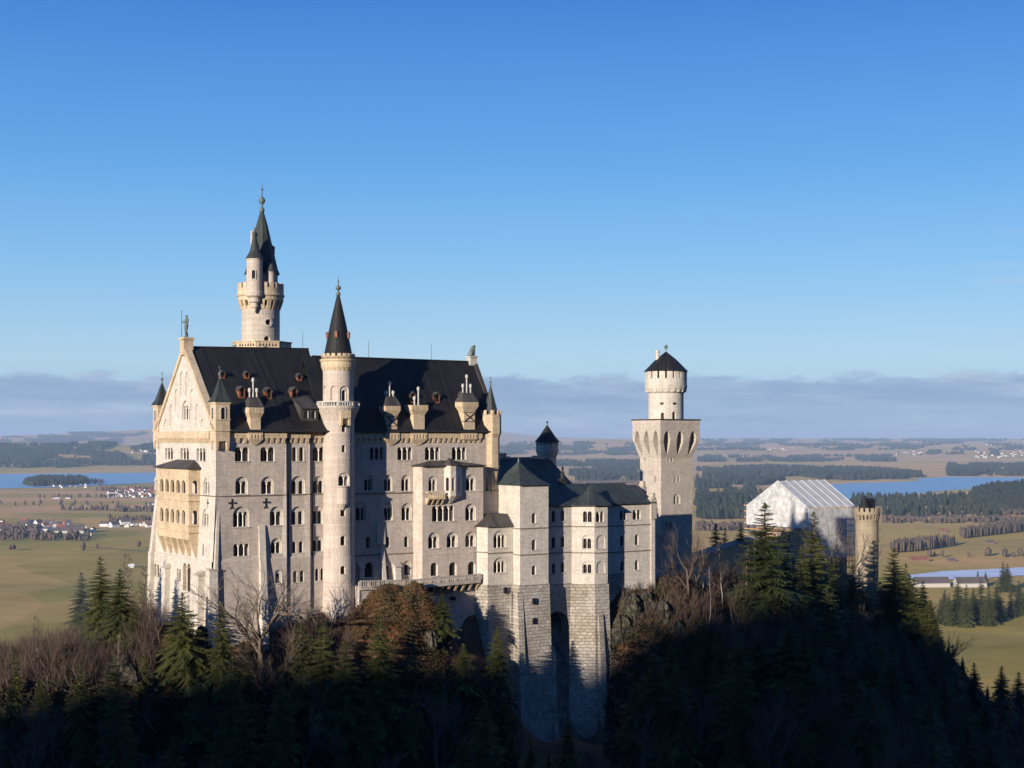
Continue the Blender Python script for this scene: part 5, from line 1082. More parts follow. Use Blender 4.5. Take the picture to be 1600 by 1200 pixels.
# right round gate tower
c = at_px(1354.5, 425); T = Thing('gate_tower', 'round yellowish stone tower with battlements at the right end of the castle', 'tower', (c[0], c[1], 145))
Zc = lambda y: pz(y, *c); sc = 425 / F; r1, r2 = 17.6 * sc, 20.3 * sc; m = MB()
m.lathe(c[0], c[1], [(r1, 145), (r1, Zc(815)), (r1 + .1, Zc(813)), (r1 + .1, Zc(812)), (r1, Zc(812))], 32, cap=False); corbels(m, c[0], c[1], r1, r2 - .02, Zc(813), Zc(803), 20, .28); m.lathe(c[0], c[1], [(r2 - .3, Zc(805)), (r2, Zc(804)), (r2, Zc(799)), (r2 - .4, Zc(799)), (.5, Zc(799.5))], 32, cap=False); m.lathe(c[0], c[1], [(r2 - .2, Zc(804.6)), (r1, Zc(804.5))], 32, cap=False)
crenel(m, c[0], c[1], r2 + .02, Zc(799.1), Zc(793) - Zc(799.1), 15, .45, .62); T.part('wall', m, ['gate_stone'])
m = MB(); a_, b_ = at_px(1351, 424); m.lathe(a_, b_, [(9.5 * sc, Zc(796)), (9 * sc, Zc(792)), (.1, Zc(773.5))], 14); m.box(a_ + 1.0, a_ + 4.0, b_ - .5, b_ + 2, Zc(798), Zc(783)); m.prism([(a_ + .8, b_ - .8), (a_ + 4.2, b_ - .8), (a_ + 4.2, b_ + 2.2), (a_ + .8, b_ + 2.2)], Zc(783), Zc(779), [(a_ + .8, b_ + .4), (a_ + 4.2, b_ + .4), (a_ + 4.2, b_ + .9), (a_ + .8, b_ + .9)]); T.part('roof', m, ['roof_metal'])

# ---------------------------------------------------------------- statues (each stands on its pedestal: things of their own)
def skin(name, pts, edges, mats, T, lvl=2):
    me = bpy.data.meshes.new(name); me.from_pydata([(p[0] - T.org[0], p[1] - T.org[1], p[2] - T.org[2]) for p in pts], edges, []); ob = bpy.data.objects.new(name, me); COL.objects.link(ob); ob.parent = T.o
    ob.modifiers.new('skin', 'SKIN'); 
    for i, v in enumerate(me.skin_vertices[0].data): v.radius = (pts[i][3], pts[i][3]); v.use_root = (i == 0)
    ob.modifiers.new('sub', 'SUBSURF').levels = lvl; me.materials.append(MATS[mats]); return ob
ox, oy, oz = .4, RB, zp1; H = 4.3; T = Thing('knight_statue', 'green bronze knight standing on the left gable tip with long lance and pointed shield', 'statue', (ox, oy, oz))
def k_(a, b, h, r): return (ox + a * H, oy + b * H, oz + h * H, r * H)
pts = [k_(0, 0, .52, .075), k_(0, 0, .62, .07), k_(.0, 0, .76, .095), k_(0, 0, .84, .045), k_(0, 0, .88, .05), k_(0, 0, .94, .062), k_(0, 0, .99, .04),
       k_(0, .06, .48, .06), k_(-.02, .08, .26, .042), k_(-.01, .09, .04, .032), k_(-.08, .09, .015, .03),
       k_(0, -.06, .48, .06), k_(-.04, -.08, .26, .042), k_(.02, -.1, .04, .032), k_(-.05, -.1, .015, .03),
       k_(0, .12, .78, .045), k_(-.02, .19, .64, .032), k_(-.12, .22, .72, .024), k_(-.14, .22, .74, .024),
       k_(0, -.12, .78, .045), k_(-.01, -.17, .62, .034), k_(-.08, -.17, .48, .026)]
ed = [(0, 1), (1, 2), (2, 3), (3, 4), (4, 5), (5, 6), (0, 7), (7, 8), (8, 9), (9, 10), (0, 11), (11, 12), (12, 13), (13, 14), (2, 15), (15, 16), (16, 17), (17, 18), (2, 19), (19, 20), (20, 21)]
skin('body', pts, ed, 'bronze', T)
m = MB(); m.tube([k_(-.14, .24, 0, 0)[:3], k_(-.14, .24, 1.13, 0)[:3]], [.07, .05], 6); m.lathe(ox - .14 * H, oy + .24 * H, [(.04, oz + 1.1 * H), (.13, oz + 1.14 * H), (.02, oz + 1.2 * H)], 6); T.part('lance', m, ['bronze'])
m = MB(); f = lambda s, z: (ox - .12 * H, oy - .17 * H + s * H, oz + z * H); sh = [(-.13, .52), (.13, .52), (.12, .3), (.05, .12), (0, .06), (-.05, .12), (-.12, .3)]; n = len(sh); m.add([f(s, z) for s, z in sh] + [(x + .18, y, z) for x, y, z in (f(s, z) for s, z in sh)], [tuple(range(n)), tuple(range(2 * n - 1, n - 1, -1))] + [(i, (i + 1) % n, (i + 1) % n + n, i + n) for i in range(n)]); T.part('shield', m, ['bronze'])
ox, oy, oz = apd, RB2, zq1; H = 2.0; T = Thing('lion_statue', 'green bronze lion sitting on the right gable tip with its back to the palace', 'statue', (ox, oy, oz))
pts = [k_(-.25, 0, .22, .22), k_(-.05, 0, .45, .24), k_(.1, 0, .72, .25), k_(.2, 0, .92, .24), k_(.32, 0, 1.08, .17), k_(.48, 0, 1.04, .1), k_(-.1, .18, .12, .12), k_(.12, .2, .05, .07), k_(-.1, -.18, .12, .12), k_(.12, -.2, .05, .07), k_(.25, .12, .5, .09), k_(.3, .13, .22, .065), k_(.38, .13, .03, .06), k_(.25, -.12, .5, .09), k_(.3, -.13, .22, .065), k_(.38, -.13, .03, .06), k_(-.45, 0, .08, .05), k_(-.5, .15, .05, .05)]
skin('body', pts, [(0, 1), (1, 2), (2, 3), (3, 4), (4, 5), (0, 6), (6, 7), (0, 8), (8, 9), (2, 10), (10, 11), (11, 12), (2, 13), (13, 14), (14, 15), (0, 16), (16, 17)], 'bronze', T)
# saint on the far corner of the west face
ox, oy = -.9, PW - 3.0; oz = pz(768, 0, PW); ox = -1.0; H = 3.6; T = Thing('corner_figure', 'pale stone figure on a console at the outer corner beside the gold loggia', 'statue', (ox, oy, oz))
pts = [k_(0, 0, .5, .1), k_(0, 0, .75, .11), k_(0, 0, .86, .05), k_(0, 0, .94, .065), k_(0, .03, .25, .12), k_(0, .03, .03, .13), k_(-.02, .13, .72, .05), k_(-.1, .14, .58, .04), k_(-.02, -.13, .72, .05), k_(-.1, -.1, .6, .04)]
skin('body', pts, [(0, 1), (1, 2), (2, 3), (0, 4), (4, 5), (1, 6), (6, 7), (1, 8), (8, 9)], 'limestone_pale', T)
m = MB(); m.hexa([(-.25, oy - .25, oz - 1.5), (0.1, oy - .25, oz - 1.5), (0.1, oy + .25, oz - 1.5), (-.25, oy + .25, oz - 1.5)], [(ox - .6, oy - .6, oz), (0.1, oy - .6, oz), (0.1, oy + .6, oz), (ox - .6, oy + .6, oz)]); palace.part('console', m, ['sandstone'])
# ---------------------------------------------------------------- land
def _hash(ix, iy, seed):
    h = (ix.astype(np.int64) * 374761393 + iy.astype(np.int64) * 668265263 + seed * 1442695041) & 0x7fffffff
    h = ((h ^ (h >> 13)) * 1274126177) & 0x7fffffff
    return ((h ^ (h >> 16)) & 0xffff) / 65535.0
def vnoise(x, y, seed=0):
    ix = np.floor(x); iy = np.floor(y); fx = x - ix; fy = y - iy; fx = fx * fx * (3 - 2 * fx); fy = fy * fy * (3 - 2 * fy)
    a = _hash(ix, iy, seed); b = _hash(ix + 1, iy, seed); c = _hash(ix, iy + 1, seed); d = _hash(ix + 1, iy + 1, seed)
    return (a * (1 - fx) + b * fx) * (1 - fy) + (c * (1 - fx) + d * fx) * fy
def fbm(x, y, oct_=4, seed=0):
    t = 0; a = 1; n = 0
    for i in range(oct_): t = t + a * vnoise(x * 2 ** i + 17 * i, y * 2 ** i - 31 * i, seed + i); n += a; a *= .5
    return t / n
def sst(a, b, x): t = np.clip((x - a) / (b - a), 0, 1); return t * t * (3 - 2 * t)
SP = [(-330, 300, 108, 10), (-200, 300, 132, 14), (-118, 285, 154, 12)] + [(*W(*p[:2]), p[2], p[3]) for p in ((-16, 14, 160, 10), (2, 17, 164, 16), (30, 18, 168.5, 18), (60, 14, 171, 14.5), (78, 18, 170, 18), (101, 18, 168.5, 20.5), (120, 24, 164, 20))] + [(98, 476, 156, 10), (110, 432, 151, 7), (127, 428, 118, 5), (158, 402, 78, 8), (225, 380, 64, 10), (330, 380, 50, 10)]
MOUND = W(pa(630, -8), -8); NOTCH = W(pa(872, -9), -9); NOTCH2 = W(pa(715, -4), -4)
def hill(x, y):
    best = np.full(x.shape, -1e9)
    for (x0, y0, z0, w0), (x1, y1, z1, w1) in zip(SP, SP[1:]):
        dx, dy = x1 - x0, y1 - y0; L2 = dx * dx + dy * dy; t = np.clip(((x - x0) * dx + (y - y0) * dy) / L2, 0, 1)
        d = np.hypot(x - x0 - t * dx, y - y0 - t * dy); z = z0 + (z1 - z0) * t; w = w0 + (w1 - w0) * t
        e = np.maximum(0, d - w); fall = np.where(e < 16, 1.15 * e, 18.4 + .92 * (e - 16))
        best = np.maximum(best, z - fall - .02 * np.minimum(d, w))
    return best
def height(x, y):
    x = np.asarray(x, float); y = np.asarray(y, float); r = np.hypot(x, y)
    h = hill(x, y); near = r < 900
    g = (fbm(x / 14, y / 14, 5, 3) - .5) * 9 * sst(0, 8, np.abs(h - 168) * 1.0 - 1)
    a = (x - AX) * UX + (y - AY) * UY; b = -(x - AX) * UY + (y - AY) * UX
    h = h + g
    h = h + (10.5 + 9 * (fbm(x / 4.5 + 3, y / 4.5, 4, 9) - .5)) * np.exp(-(((a - inv(*MOUND)[0]) / 9.2) ** 2 + ((b + 8) / 6.5) ** 2) ** 1.3)
    an = inv(*NOTCH)[0]; h = h - 34 * np.exp(-(np.abs((a - an) / 14.5) ** 4 + ((b + 12) / 11.0) ** 4)) 
    an = inv(*NOTCH2)[0]; h = h - 13 * np.exp(-(np.abs((a - an) / 5.0) ** 2 + ((b + 4) / 5.0) ** 2))
    # rolling land beyond the lakes, with the wooded ridge to the left
    rise = 165 * sst(9800, 30000, r) + 18 * sst(8200, 11000, r); az = x / np.maximum(y, 1)
    roll = (fbm(x / 2600, y / 1500, 4, 21) - .45) * 85 * sst(8600, 13000, r) * (1 - .35 * sst(22000, 32000, r))
    left = 95 * np.exp(-((az + .36) / .10) ** 2 - ((r - 11800) / 1500) ** 2) + 75 * np.exp(-((az + .25) / .06) ** 2 - ((r - 11600) / 1300) ** 2) + 210 * np.exp(-((az + .22) / .13) ** 2 - ((r - 26000) / 4200) ** 2)
    mid = 190 * np.exp(-((az + .035) / .05) ** 2 - ((r - 30000) / 3500) ** 2) + 95 * np.exp(-((az - .07) / .045) ** 2 - ((r - 17500) / 2500) ** 2)
    rt = 60 * np.exp(-((az - .36) / .045) ** 2 - ((r - 4700) / 700) ** 2)
    base = rise + np.maximum(roll, -rise) + left + mid + rt + (fbm(x / 300, y / 300, 3, 8) - .5) * 5 * sst(900, 1500, r) * (1 - sst(4000, 5500, r))
    front = 165 * np.exp(-((y + 40) / 100) ** 2) * np.exp(-(x / 700) ** 4)  # unseen near gorge side, added to keep low sky light off the slope
    return np.where(near, np.maximum(np.maximum(h, front), base), base)
def sheet(name, xs_fn, mats, kind='structure'):
    pass
RS = np.concatenate([np.linspace(40, 190, 40), np.linspace(191.5, 470, 186), 470 * (900 / 470) ** (np.arange(1, 41) / 40), 900 * (42000 / 900) ** (np.arange(1, 261) / 260)])
TS = np.concatenate([np.linspace(-math.pi, -.62, 50)[:-1], np.linspace(-.62, .62, 430), np.linspace(.62, math.pi, 50)[1:]])
RR, TT = np.meshgrid(RS, TS, indexing='ij'); GX = RR * np.sin(TT); GY = RR * np.cos(TT); GZ = height(GX, GY)
nr, nt_ = RR.shape
gv = np.stack([GX, GY, GZ], -1).reshape(-1, 3); idx = np.arange(nr * nt_).reshape(nr, nt_)
gf = np.stack([idx[:-1, :-1], idx[:-1, 1:], idx[1:, 1:], idx[1:, :-1]], -1).reshape(-1, 4)[:, ::-1]
c0 = len(gv); gv = np.vstack([gv, [[0, 0, float(height(np.array([0.]), np.array([0.]))[0])]]])
def np_mesh(name, v, f, smooth=False, mats=()):
    me = bpy.data.meshes.new(name); k = f.shape[1]
    me.vertices.add(len(v)); me.vertices.foreach_set('co', np.ascontiguousarray(v, 'f').ravel())
    me.loops.add(f.size); me.loops.foreach_set('vertex_index', np.ascontiguousarray(f, 'i').ravel())
    me.polygons.add(len(f)); me.polygons.foreach_set('loop_start', np.arange(0, f.size, k, dtype='i')); me.polygons.foreach_set('loop_total', np.full(len(f), k, 'i'))
    if smooth: me.polygons.foreach_set('use_smooth', np.ones(len(f), bool))
    me.update(calc_edges=True)
    for m in mats: me.materials.append(MATS[m])
    return me
def setting(name, me, kind='structure', label=None, cat=None):
    o = bpy.data.objects.new(name, me); COL.objects.link(o); o['kind'] = kind
    if label: o['label'] = label
    if cat: o['category'] = cat
    return o
# ground material: meadows, reed beds, ploughed strips, leaf litter and rock, by place and slope
m, nt, bs = newmat('land')
tc = N(nt, 'ShaderNodeNewGeometry'); pos = tc.outputs['Position']; sp = N(nt, 'ShaderNodeSeparateXYZ'); nt.links.new(pos, sp.inputs[0])
flat = mapped(nt, pos, (1, 1, 0))
v1 = N(nt, 'ShaderNodeTexVoronoi', inp={'Scale': 1.0}); nt.links.new(mapped(nt, pos, (1 / 330, 1 / 520, 0)), v1.inputs[0])
fieldc = ramp(nt, v1.outputs['Color'], [(0.0, (.21, .175, .038)), (0.35, (.33, .245, .070)), (0.5, (.16, .16, .034)), (0.75, (.36, .235, .095)), (1.0, (.24, .195, .042))]).outputs[0]
n_a = noise(nt, mapped(nt, pos, (1 / 700, 1 / 420, 0)), 1.0, 5, .6); n_b = noise(nt, mapped(nt, pos, (1 / 60, 1 / 45, 0)), 1.0, 5, .65); n_c = noise(nt, mapped(nt, pos, (1 / 1900, 1 / 520, 0), (3, 1, 0)), 1.0, 6, .65)
fld = mix(nt, .45, fieldc, ramp(nt, n_a, [(.38, (.14, .145, .03)), (.5, (.28, .22, .06)), (.64, (.42, .26, .105))]).outputs[0])
moor = ramp(nt, n_c, [(.47, 0.0), (.55, 1.0)]).outputs[0]
rr_ = N(nt, 'ShaderNodeVectorMath'); rr_.operation = 'LENGTH'; nt.links.new(flat, rr_.inputs[0])
farw = ramp(nt, math_(nt, 'DIVIDE', rr_.outputs['Value'], 12000), [(.24, 0.0), (.36, 1.0)]).outputs[0]
fld = mix(nt, math_(nt, 'MULTIPLY', moor, farw), fld, (.36, .23, .125))
fld = mix(nt, 1.0, fld, ramp(nt, n_b, [(.3, (1.02, .94, .9)), (.7, (1.4, 1.26, 1.2))]).outputs[0], 'MULTIPLY')
n_d = noise(nt, mapped(nt, pos, (1 / 9, 1 / 9, 1 / 9)), 1.0, 6, .7); n_e = noise(nt, mapped(nt, pos, (1 / 2.2,) * 3), 1.0, 5, .7)
litter = ramp(nt, n_d, [(.34, (.035, .032, .018)), (.46, (.085, .052, .030)), (.56, (.145, .072, .038)), (.66, (.08, .062, .036)), (.76, (.05, .05, .026))]).outputs[0]
litter = mix(nt, 1.0, litter, ramp(nt, n_e, [(.3, .55), (.7, 1.35)]).outputs[0], 'MULTIPLY')
rock = ramp(nt, n_e, [(.3, (.07, .065, .055)), (.5, (.17, .155, .13)), (.68, (.30, .275, .235))]).outputs[0]
sn = N(nt, 'ShaderNodeSeparateXYZ'); nt.links.new(tc.outputs['Normal'], sn.inputs[0])
steep = ramp(nt, math_(nt, 'MULTIPLY_ADD', n_d, .5, sn.outputs[2]), [(.44, 1.0), (.62, 0.0)]).outputs[0]
hillc = mix(nt, steep, litter, rock)
isplain = ramp(nt, math_(nt, 'DIVIDE', rr_.outputs['Value'], 1000), [(.62, 0.0), (.75, 1.0)]).outputs[0]
col = mix(nt, isplain, hillc, fld); nt.links.new(col, bs.inputs['Base Color']); bs.inputs['Roughness'].default_value = .95; bs.inputs['Specular IOR Level'].default_value = .1
bump(nt, bs, n_e, .6, .6)
bs.inputs['Sheen Weight'].default_value = 0.0; bs.inputs['Sheen Roughness'].default_value = .55; bs.inputs['Sheen Tint'].default_value = (.95, .85, .55, 1)
nt.links.new(math_(nt, 'MULTIPLY', isplain, 0.085), bs.inputs['Sheen Weight']); nt.links.new(mix(nt, 1.0, fld, 2.6, 'MULTIPLY'), bs.inputs['Sheen Tint'])
ground = setting('ground', np_mesh('ground', gv, gf, True, ['land']))
# the mountainside behind the viewpoint that shades the gorge
cxm, cym = -10 - LX * 900, 290 - LY * 900; ZS = 152.5 + 900 * math.tan(ELEV)
us = np.sign(np.linspace(-1, 1, 561)) * 2600 * np.abs(np.linspace(-1, 1, 561)) ** 1.6; vs_ = np.linspace(-500, 560, 54)
UU, VV = np.meshgrid(us, vs_, indexing='ij'); prof = -np.abs(VV) * .62
crest = ZS + (fbm(UU / 38, UU * 0, 4, 5) - .5) * 6 + (fbm(UU / 230, UU * 0 + 9, 3, 6) - .5) * 4 + 0.3 * np.clip(UU, -120, 60) + 0.6 * np.clip(UU - 15, 0, 25)
MZ = np.maximum(crest + prof + (fbm(UU / 60, VV / 60, 4, 7) - .5) * 22 * sst(10, 60, np.abs(VV)), -5)
MX = cxm + UU * LY + VV * LX; MY = cym - UU * LX + VV * LY
ii = np.arange(UU.size).reshape(UU.shape); mf = np.stack([ii[:-1, :-1], ii[1:, :-1], ii[1:, 1:], ii[:-1, 1:]], -1).reshape(-1, 4)
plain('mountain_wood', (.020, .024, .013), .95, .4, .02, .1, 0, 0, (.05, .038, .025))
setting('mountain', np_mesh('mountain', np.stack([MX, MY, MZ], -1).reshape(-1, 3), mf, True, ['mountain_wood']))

# higher mountain added out of view to the east, cutting skylight on walls
us2 = np.linspace(-900, 900, 90); vs2 = np.linspace(-1000, 1000, 90); U2, V2 = np.meshgrid(us2, vs2, indexing='ij')
dx_, dy_ = .62, .785; m2z = 830 - np.abs(V2) * .98 + (fbm(U2 / 150, V2 / 150, 5, 11) - .5) * 160 - np.maximum(0, np.abs(U2) - 550) * 1.3
m2x = 950 + dx_ * U2 + dy_ * V2; m2y = -260 + dy_ * U2 - dx_ * V2; m2z = np.maximum(m2z, -5)
ii = np.arange(U2.size).reshape(U2.shape); mf = np.stack([ii[:-1, :-1], ii[1:, :-1], ii[1:, 1:], ii[:-1, 1:]], -1).reshape(-1, 4)
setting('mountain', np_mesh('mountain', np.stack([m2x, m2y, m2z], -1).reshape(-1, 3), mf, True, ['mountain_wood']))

# where a sight line through a point of the photograph meets the land
_ys = 150 * (40000 / 150) ** (np.arange(0, 2400) / 2399)
def gpt(px, py, ymin=150):
    k = (px - CX) / F; h = height(k * _ys, _ys); s = HY + (CAMZ - h) / _ys * F
    ok = np.where((s <= py) & (_ys >= ymin))[0]
    i = ok[0] if len(ok) else len(_ys) - 1
    return (k * _ys[i], _ys[i], float(h[i]))
def gpts(px, py, ymin=150):
    out = np.empty((len(px), 3)); order = np.round(px / 3).astype(int)
    for q in np.unique(order):
        sel = np.where(order == q)[0]; k = (q * 3 - CX) / F; h = height(k * _ys, _ys); s = HY + (CAMZ - h) / _ys * F
        s = np.where(_ys < ymin, 1e9, s); mn = np.minimum.accumulate(s)
        i = np.searchsorted(-mn, -py[sel]); i = np.clip(i, 0, len(_ys) - 1); kk = (px[sel] - CX) / F
        out[sel] = np.stack([kk * _ys[i], _ys[i], h[i]], 1)
    return out
# lakes and snow
def flat_poly(name, pts, z, mat):
    v = [(( px - CX) / F * (CAMZ - z) * F / (py - HY), (CAMZ - z) * F / (py - HY), z) for px, py in pts]
    r = delaunay_2d_cdt([Vector(p[:2]) for p in v], [], [list(range(len(v)))], 1, 1e-4)
    me = bpy.data.meshes.new(name); me.from_pydata([(p[0], p[1], z) for p in r[0]], [], [list(f) for f in r[2]]); me.materials.append(MATS[mat]); me.update()
    return setting(name, me)
m, nt, bs = newmat('lake_water'); g = N(nt, 'ShaderNodeNewGeometry'); n1 = noise(nt, mapped(nt, g.outputs['Position'], (1 / 160, 1 / 700, 0)), 1.0, 6, .7)
nt.links.new(ramp(nt, n1, [(.35, (.20, .42, .58)), (.6, (.32, .54, .70))]).outputs[0], bs.inputs['Base Color'])
nt.links.new(ramp(nt, n1, [(.4, .35), (.62, .6)]).outputs[0], bs.inputs['Roughness']); bs.inputs['IOR'].default_value = 1.33
n2 = noise(nt, mapped(nt, g.outputs['Position'], (1 / 6, 1 / 9, 0)), 1.0, 3, .6); bump(nt, bs, n2, 1.0, 4.0)
flat_poly('lake_water', [(-60, 764), (40, 762.5), (120, 760), (180, 757), (280, 752.5), (330, 748), (330, 729), (240, 729), (150, 731), (110, 733.5), (60, 734), (0, 735), (-80, 735)], 1.5, 'lake_water')
flat_poly('lake_water', [(1150, 776), (1230, 778), (1340, 781), (1450, 782), (1560, 780), (1680, 776), (1680, 744), (1600, 746), (1530, 745.5), (1480, 745), (1430, 748), (1440, 751), (1400, 753), (1330, 755), (1290, 757), (1240, 762), (1190, 768)], 1.5, 'lake_water')
plain('shore', (.30, .22, .15), .95, .3, .01)
flat_poly('shore', [(0, 735), (60, 734), (110, 733.7), (150, 731.2), (240, 729.2), (300, 729), (300, 727.6), (240, 727.6), (150, 729), (100, 732), (0, 733.5)], 2.2, 'shore')
def draped(name, poly, mat, up=.7, sx=6, sy=.5):
    xs = [p[0] for p in poly]; ys = [p[1] for p in poly]; V = []; Fq = []
    X_ = np.arange(min(xs), max(xs) + sx, sx); Y_ = np.arange(min(ys), max(ys) + sy, sy)
    for a in X_:
        for b in Y_:
            if not inpoly(a + sx / 2, b + sy / 2, poly): continue
            q = []
            for u, v in ((a, b), (a + sx, b), (a + sx, b + sy), (a, b + sy)):
                y = CAMZ * F / (v - HY); x = (u - CX) / F * y; q.append((x, y))
            h = height(np.array([p[0] for p in q]), np.array([p[1] for p in q])) + up; o = len(V); V += [(p[0], p[1], float(z)) for p, z in zip(q, h)]; Fq.append((o, o + 1, o + 2, o + 3))
    me = bpy.data.meshes.new(name); me.from_pydata(V, [], Fq); me.materials.append(MATS[mat]); me.update(); return setting(name, me)
draped('snow', [(1418, 899), (1470, 893), (1530, 890), (1600, 886), (1680, 882), (1680, 893), (1600, 899), (1540, 903), (1460, 907), (1425, 907)], 'snow')
draped('road', [(150, 857.2), (320, 862.5), (320, 863.6), (150, 858.2)], 'shore', .5, 10, .35)

# ---------------------------------------------------------------- woods far off: one mass each, made of small trees
def cone_trees(P, H, Rr, seg=5, seed=1, fir=.8):
    rg = np.random.default_rng(seed); n = len(P); rot = rg.random(n) * 6.28
    kind = rg.random(n) < fir
    rings = [(0.10, .55), (.18, 1.0), (.55, .62), (.78, .34)]
    rb = [(0.12, .45), (.35, .95), (.65, .95), (.88, .5)]
    V = []
    for (h1, r1), (h2, r2) in zip(rings, rb):
        hh = np.where(kind, h1, h2); rr = np.where(kind, r1, r2)
        for j in range(seg):
            t = rot + 2 * math.pi * j / seg; jr = rr * Rr * (1 + .35 * (rg.random(n) - .5))
            V.append(np.stack([P[:, 0] + jr * np.cos(t), P[:, 1] + jr * np.sin(t), P[:, 2] + hh * H * (1 + .06 * (rg.random(n) - .5))], 1))
    V.append(np.stack([P[:, 0], P[:, 1], P[:, 2] + H], 1))
    V = np.stack(V, 1); m_ = V.shape[1]; fs = []
    for i in range(3):
        for j in range(seg): a, b, c, d = i * seg + j, i * seg + (j + 1) % seg, (i + 1) * seg + (j + 1) % seg, (i + 1) * seg + j; fs += [(a, b, c), (a, c, d)]
    for j in range(seg): fs.append((3 * seg + j, 3 * seg + (j + 1) % seg, 4 * seg))
    fs = np.array(fs); Fc = (fs[None] + (np.arange(n) * m_)[:, None, None]).reshape(-1, 3)
    return V.reshape(-1, 3), Fc
rng = np.random.default_rng(5)
def wood(name, zones, label, mats, hgt=(16, 28), fir=.8, seed=1, wide=.22, dens=1.0, jag=.35):
    """zones: polygons in the photograph (foot of the trees) with a number of trees"""
    PX = []; PY = []
    for poly, cnt in zones:
        xs = [p[0] for p in poly]; ys = [p[1] for p in poly]; got = 0; cnt = int(cnt * dens)
        while got < cnt:
            q = rng.random((cnt * 2, 2)) * [max(xs) - min(xs), max(ys) - min(ys)] + [min(xs), min(ys)]
            nn = fbm(q[:, 0] / 26, q[:, 1] / 4, 4, seed + 40); ok = np.array([inpoly(a, b, poly) for a, b in q]) & (nn > jag)
            q = q[ok][:cnt - got]; PX.append(q[:, 0]); PY.append(q[:, 1]); got += max(1, len(q))
            if len(q) == 0: break
    P = gpts(np.concatenate(PX), np.concatenate(PY), 1000)
    H = hgt[0] + (hgt[1] - hgt[0]) * rng.random(len(P)); v, f = cone_trees(P, H, H * wide * (.8 + .5 * rng.random(len(P))), 5, seed, fir)
    return setting(name, np_mesh(name, v, f, False, [mats]), 'stuff', label, 'wood')
def R4(x0, x1, y0, y1): return [(x0, y0), (x1, y0), (x1, y1), (x0, y1)]
wood('far_forest', [([(-20, 700), (60, 693), (150, 690), (250, 700), (330, 708), (330, 727), (150, 728), (100, 731), (40, 732), (-20, 730)], 7000),
                    ([(-20, 690), (40, 684), (120, 683), (230, 690), (330, 692), (330, 704), (120, 700), (-20, 702)], 4500)], 'dark evergreen wood on the slopes beyond the left lake', 'far_wood', (22, 36), .85, 3, .3, 1, .49)
wood('island_forest', [([(36, 758), (60, 751), (130, 751), (140, 757), (100, 760), (50, 761)], 900)], 'compact evergreen wood on the near shore of the left lake', 'far_wood', (26, 34), .9, 4, .25, 1, .1)
wood('mid_forest', [([(1088, 735), (1200, 731), (1360, 735), (1440, 742), (1440, 748), (1330, 751), (1290, 750), (1240, 744), (1130, 752), (1088, 754)], 6500), ([(1088, 755), (1230, 752), (1170, 762), (1088, 764)], 1400),
                    (R4(1480, 1700, 728, 744), 4200), (R4(870, 1000, 722, 735), 1500), (R4(780, 1000, 700, 712), 1400), (R4(890, 1000, 738, 744), 900), (R4(900, 1000, 746, 752), 600),
                    ([(1088, 775), (1180, 772), (1180, 790), (1088, 792)], 900), (R4(1250, 1400, 713, 722), 900), (R4(1400, 1560, 706, 712), 700), (R4(1090, 1250, 714, 722), 1100)],
     'evergreen woods and copses rolling away beyond the right lake', 'far_wood', (20, 34), .8, 5, .26, 1, .47)
wood('hill_forest', [([(1520, 770), (1545, 764), (1600, 760), (1700, 756), (1700, 800), (1600, 803), (1520, 800)], 2600)], 'wooded knoll at the right end of the lake', 'far_wood', (18, 26), .6, 6, .3, 1, .2)
wood('lakeside_copse', [(R4(1330, 1560, 782, 792), 420), (R4(1380, 1560, 797, 809), 130), (R4(1090, 1180, 800, 812), 260)], 'scattered trees between the right lake and the meadows', 'far_wood', (20, 34), .55, 7, .2, 1, .25)
wood('larch_row', [([(1500, 838), (1560, 829), (1620, 822), (1620, 829), (1560, 836), (1505, 842)], 420), ([(1390, 862), (1420, 856), (1480, 851), (1495, 853), (1440, 862), (1400, 865)], 220)], 'bare reddish tree belt crossing the right meadow', 'far_bare', (13, 24), .5, 8, .11, 1.5, .1)
wood('meadow_hedge', [(R4(0, 250, 842, 848), 0), (R4(60, 250, 776, 779), 40), (R4(180, 262, 795, 801), 90), (R4(170, 250, 812, 816), 50), (R4(0, 60, 826, 842), 120), (R4(140, 160, 751, 759), 40), (R4(1090, 1180, 782, 786), 200), (R4(780, 1000, 753, 757), 300)], 'bare hedges and small trees among the village fields', 'far_bare', (8, 16), .3, 9, .3, 1, .0)
wood('plain_copse', [(R4(1090, 1180, 822, 830), 120), (R4(1380, 1600, 812, 818), 150), (R4(1440, 1600, 868, 872), 14), (R4(1560, 1600, 790, 806), 160), (R4(0, 230, 786, 792), 26), (R4(0, 240, 856, 862), 8), (R4(90, 170, 796, 799), 30), (R4(150, 245, 764, 768), 120), (R4(0, 140, 838, 846), 90)], 'small trees and bushes dotted over the plain', 'far_bare', (7, 17), .4, 19, .3, 1, .0)
wood('horizon_trees', [(R4(780, 1600, 692, 704), 2600), (R4(1080, 1600, 686, 692), 1500), (R4(-20, 320, 676, 684), 1500)], 'thin dark tree lines on the far rolling hills', 'far_wood', (22, 32), .85, 10, .5, 1, .52)

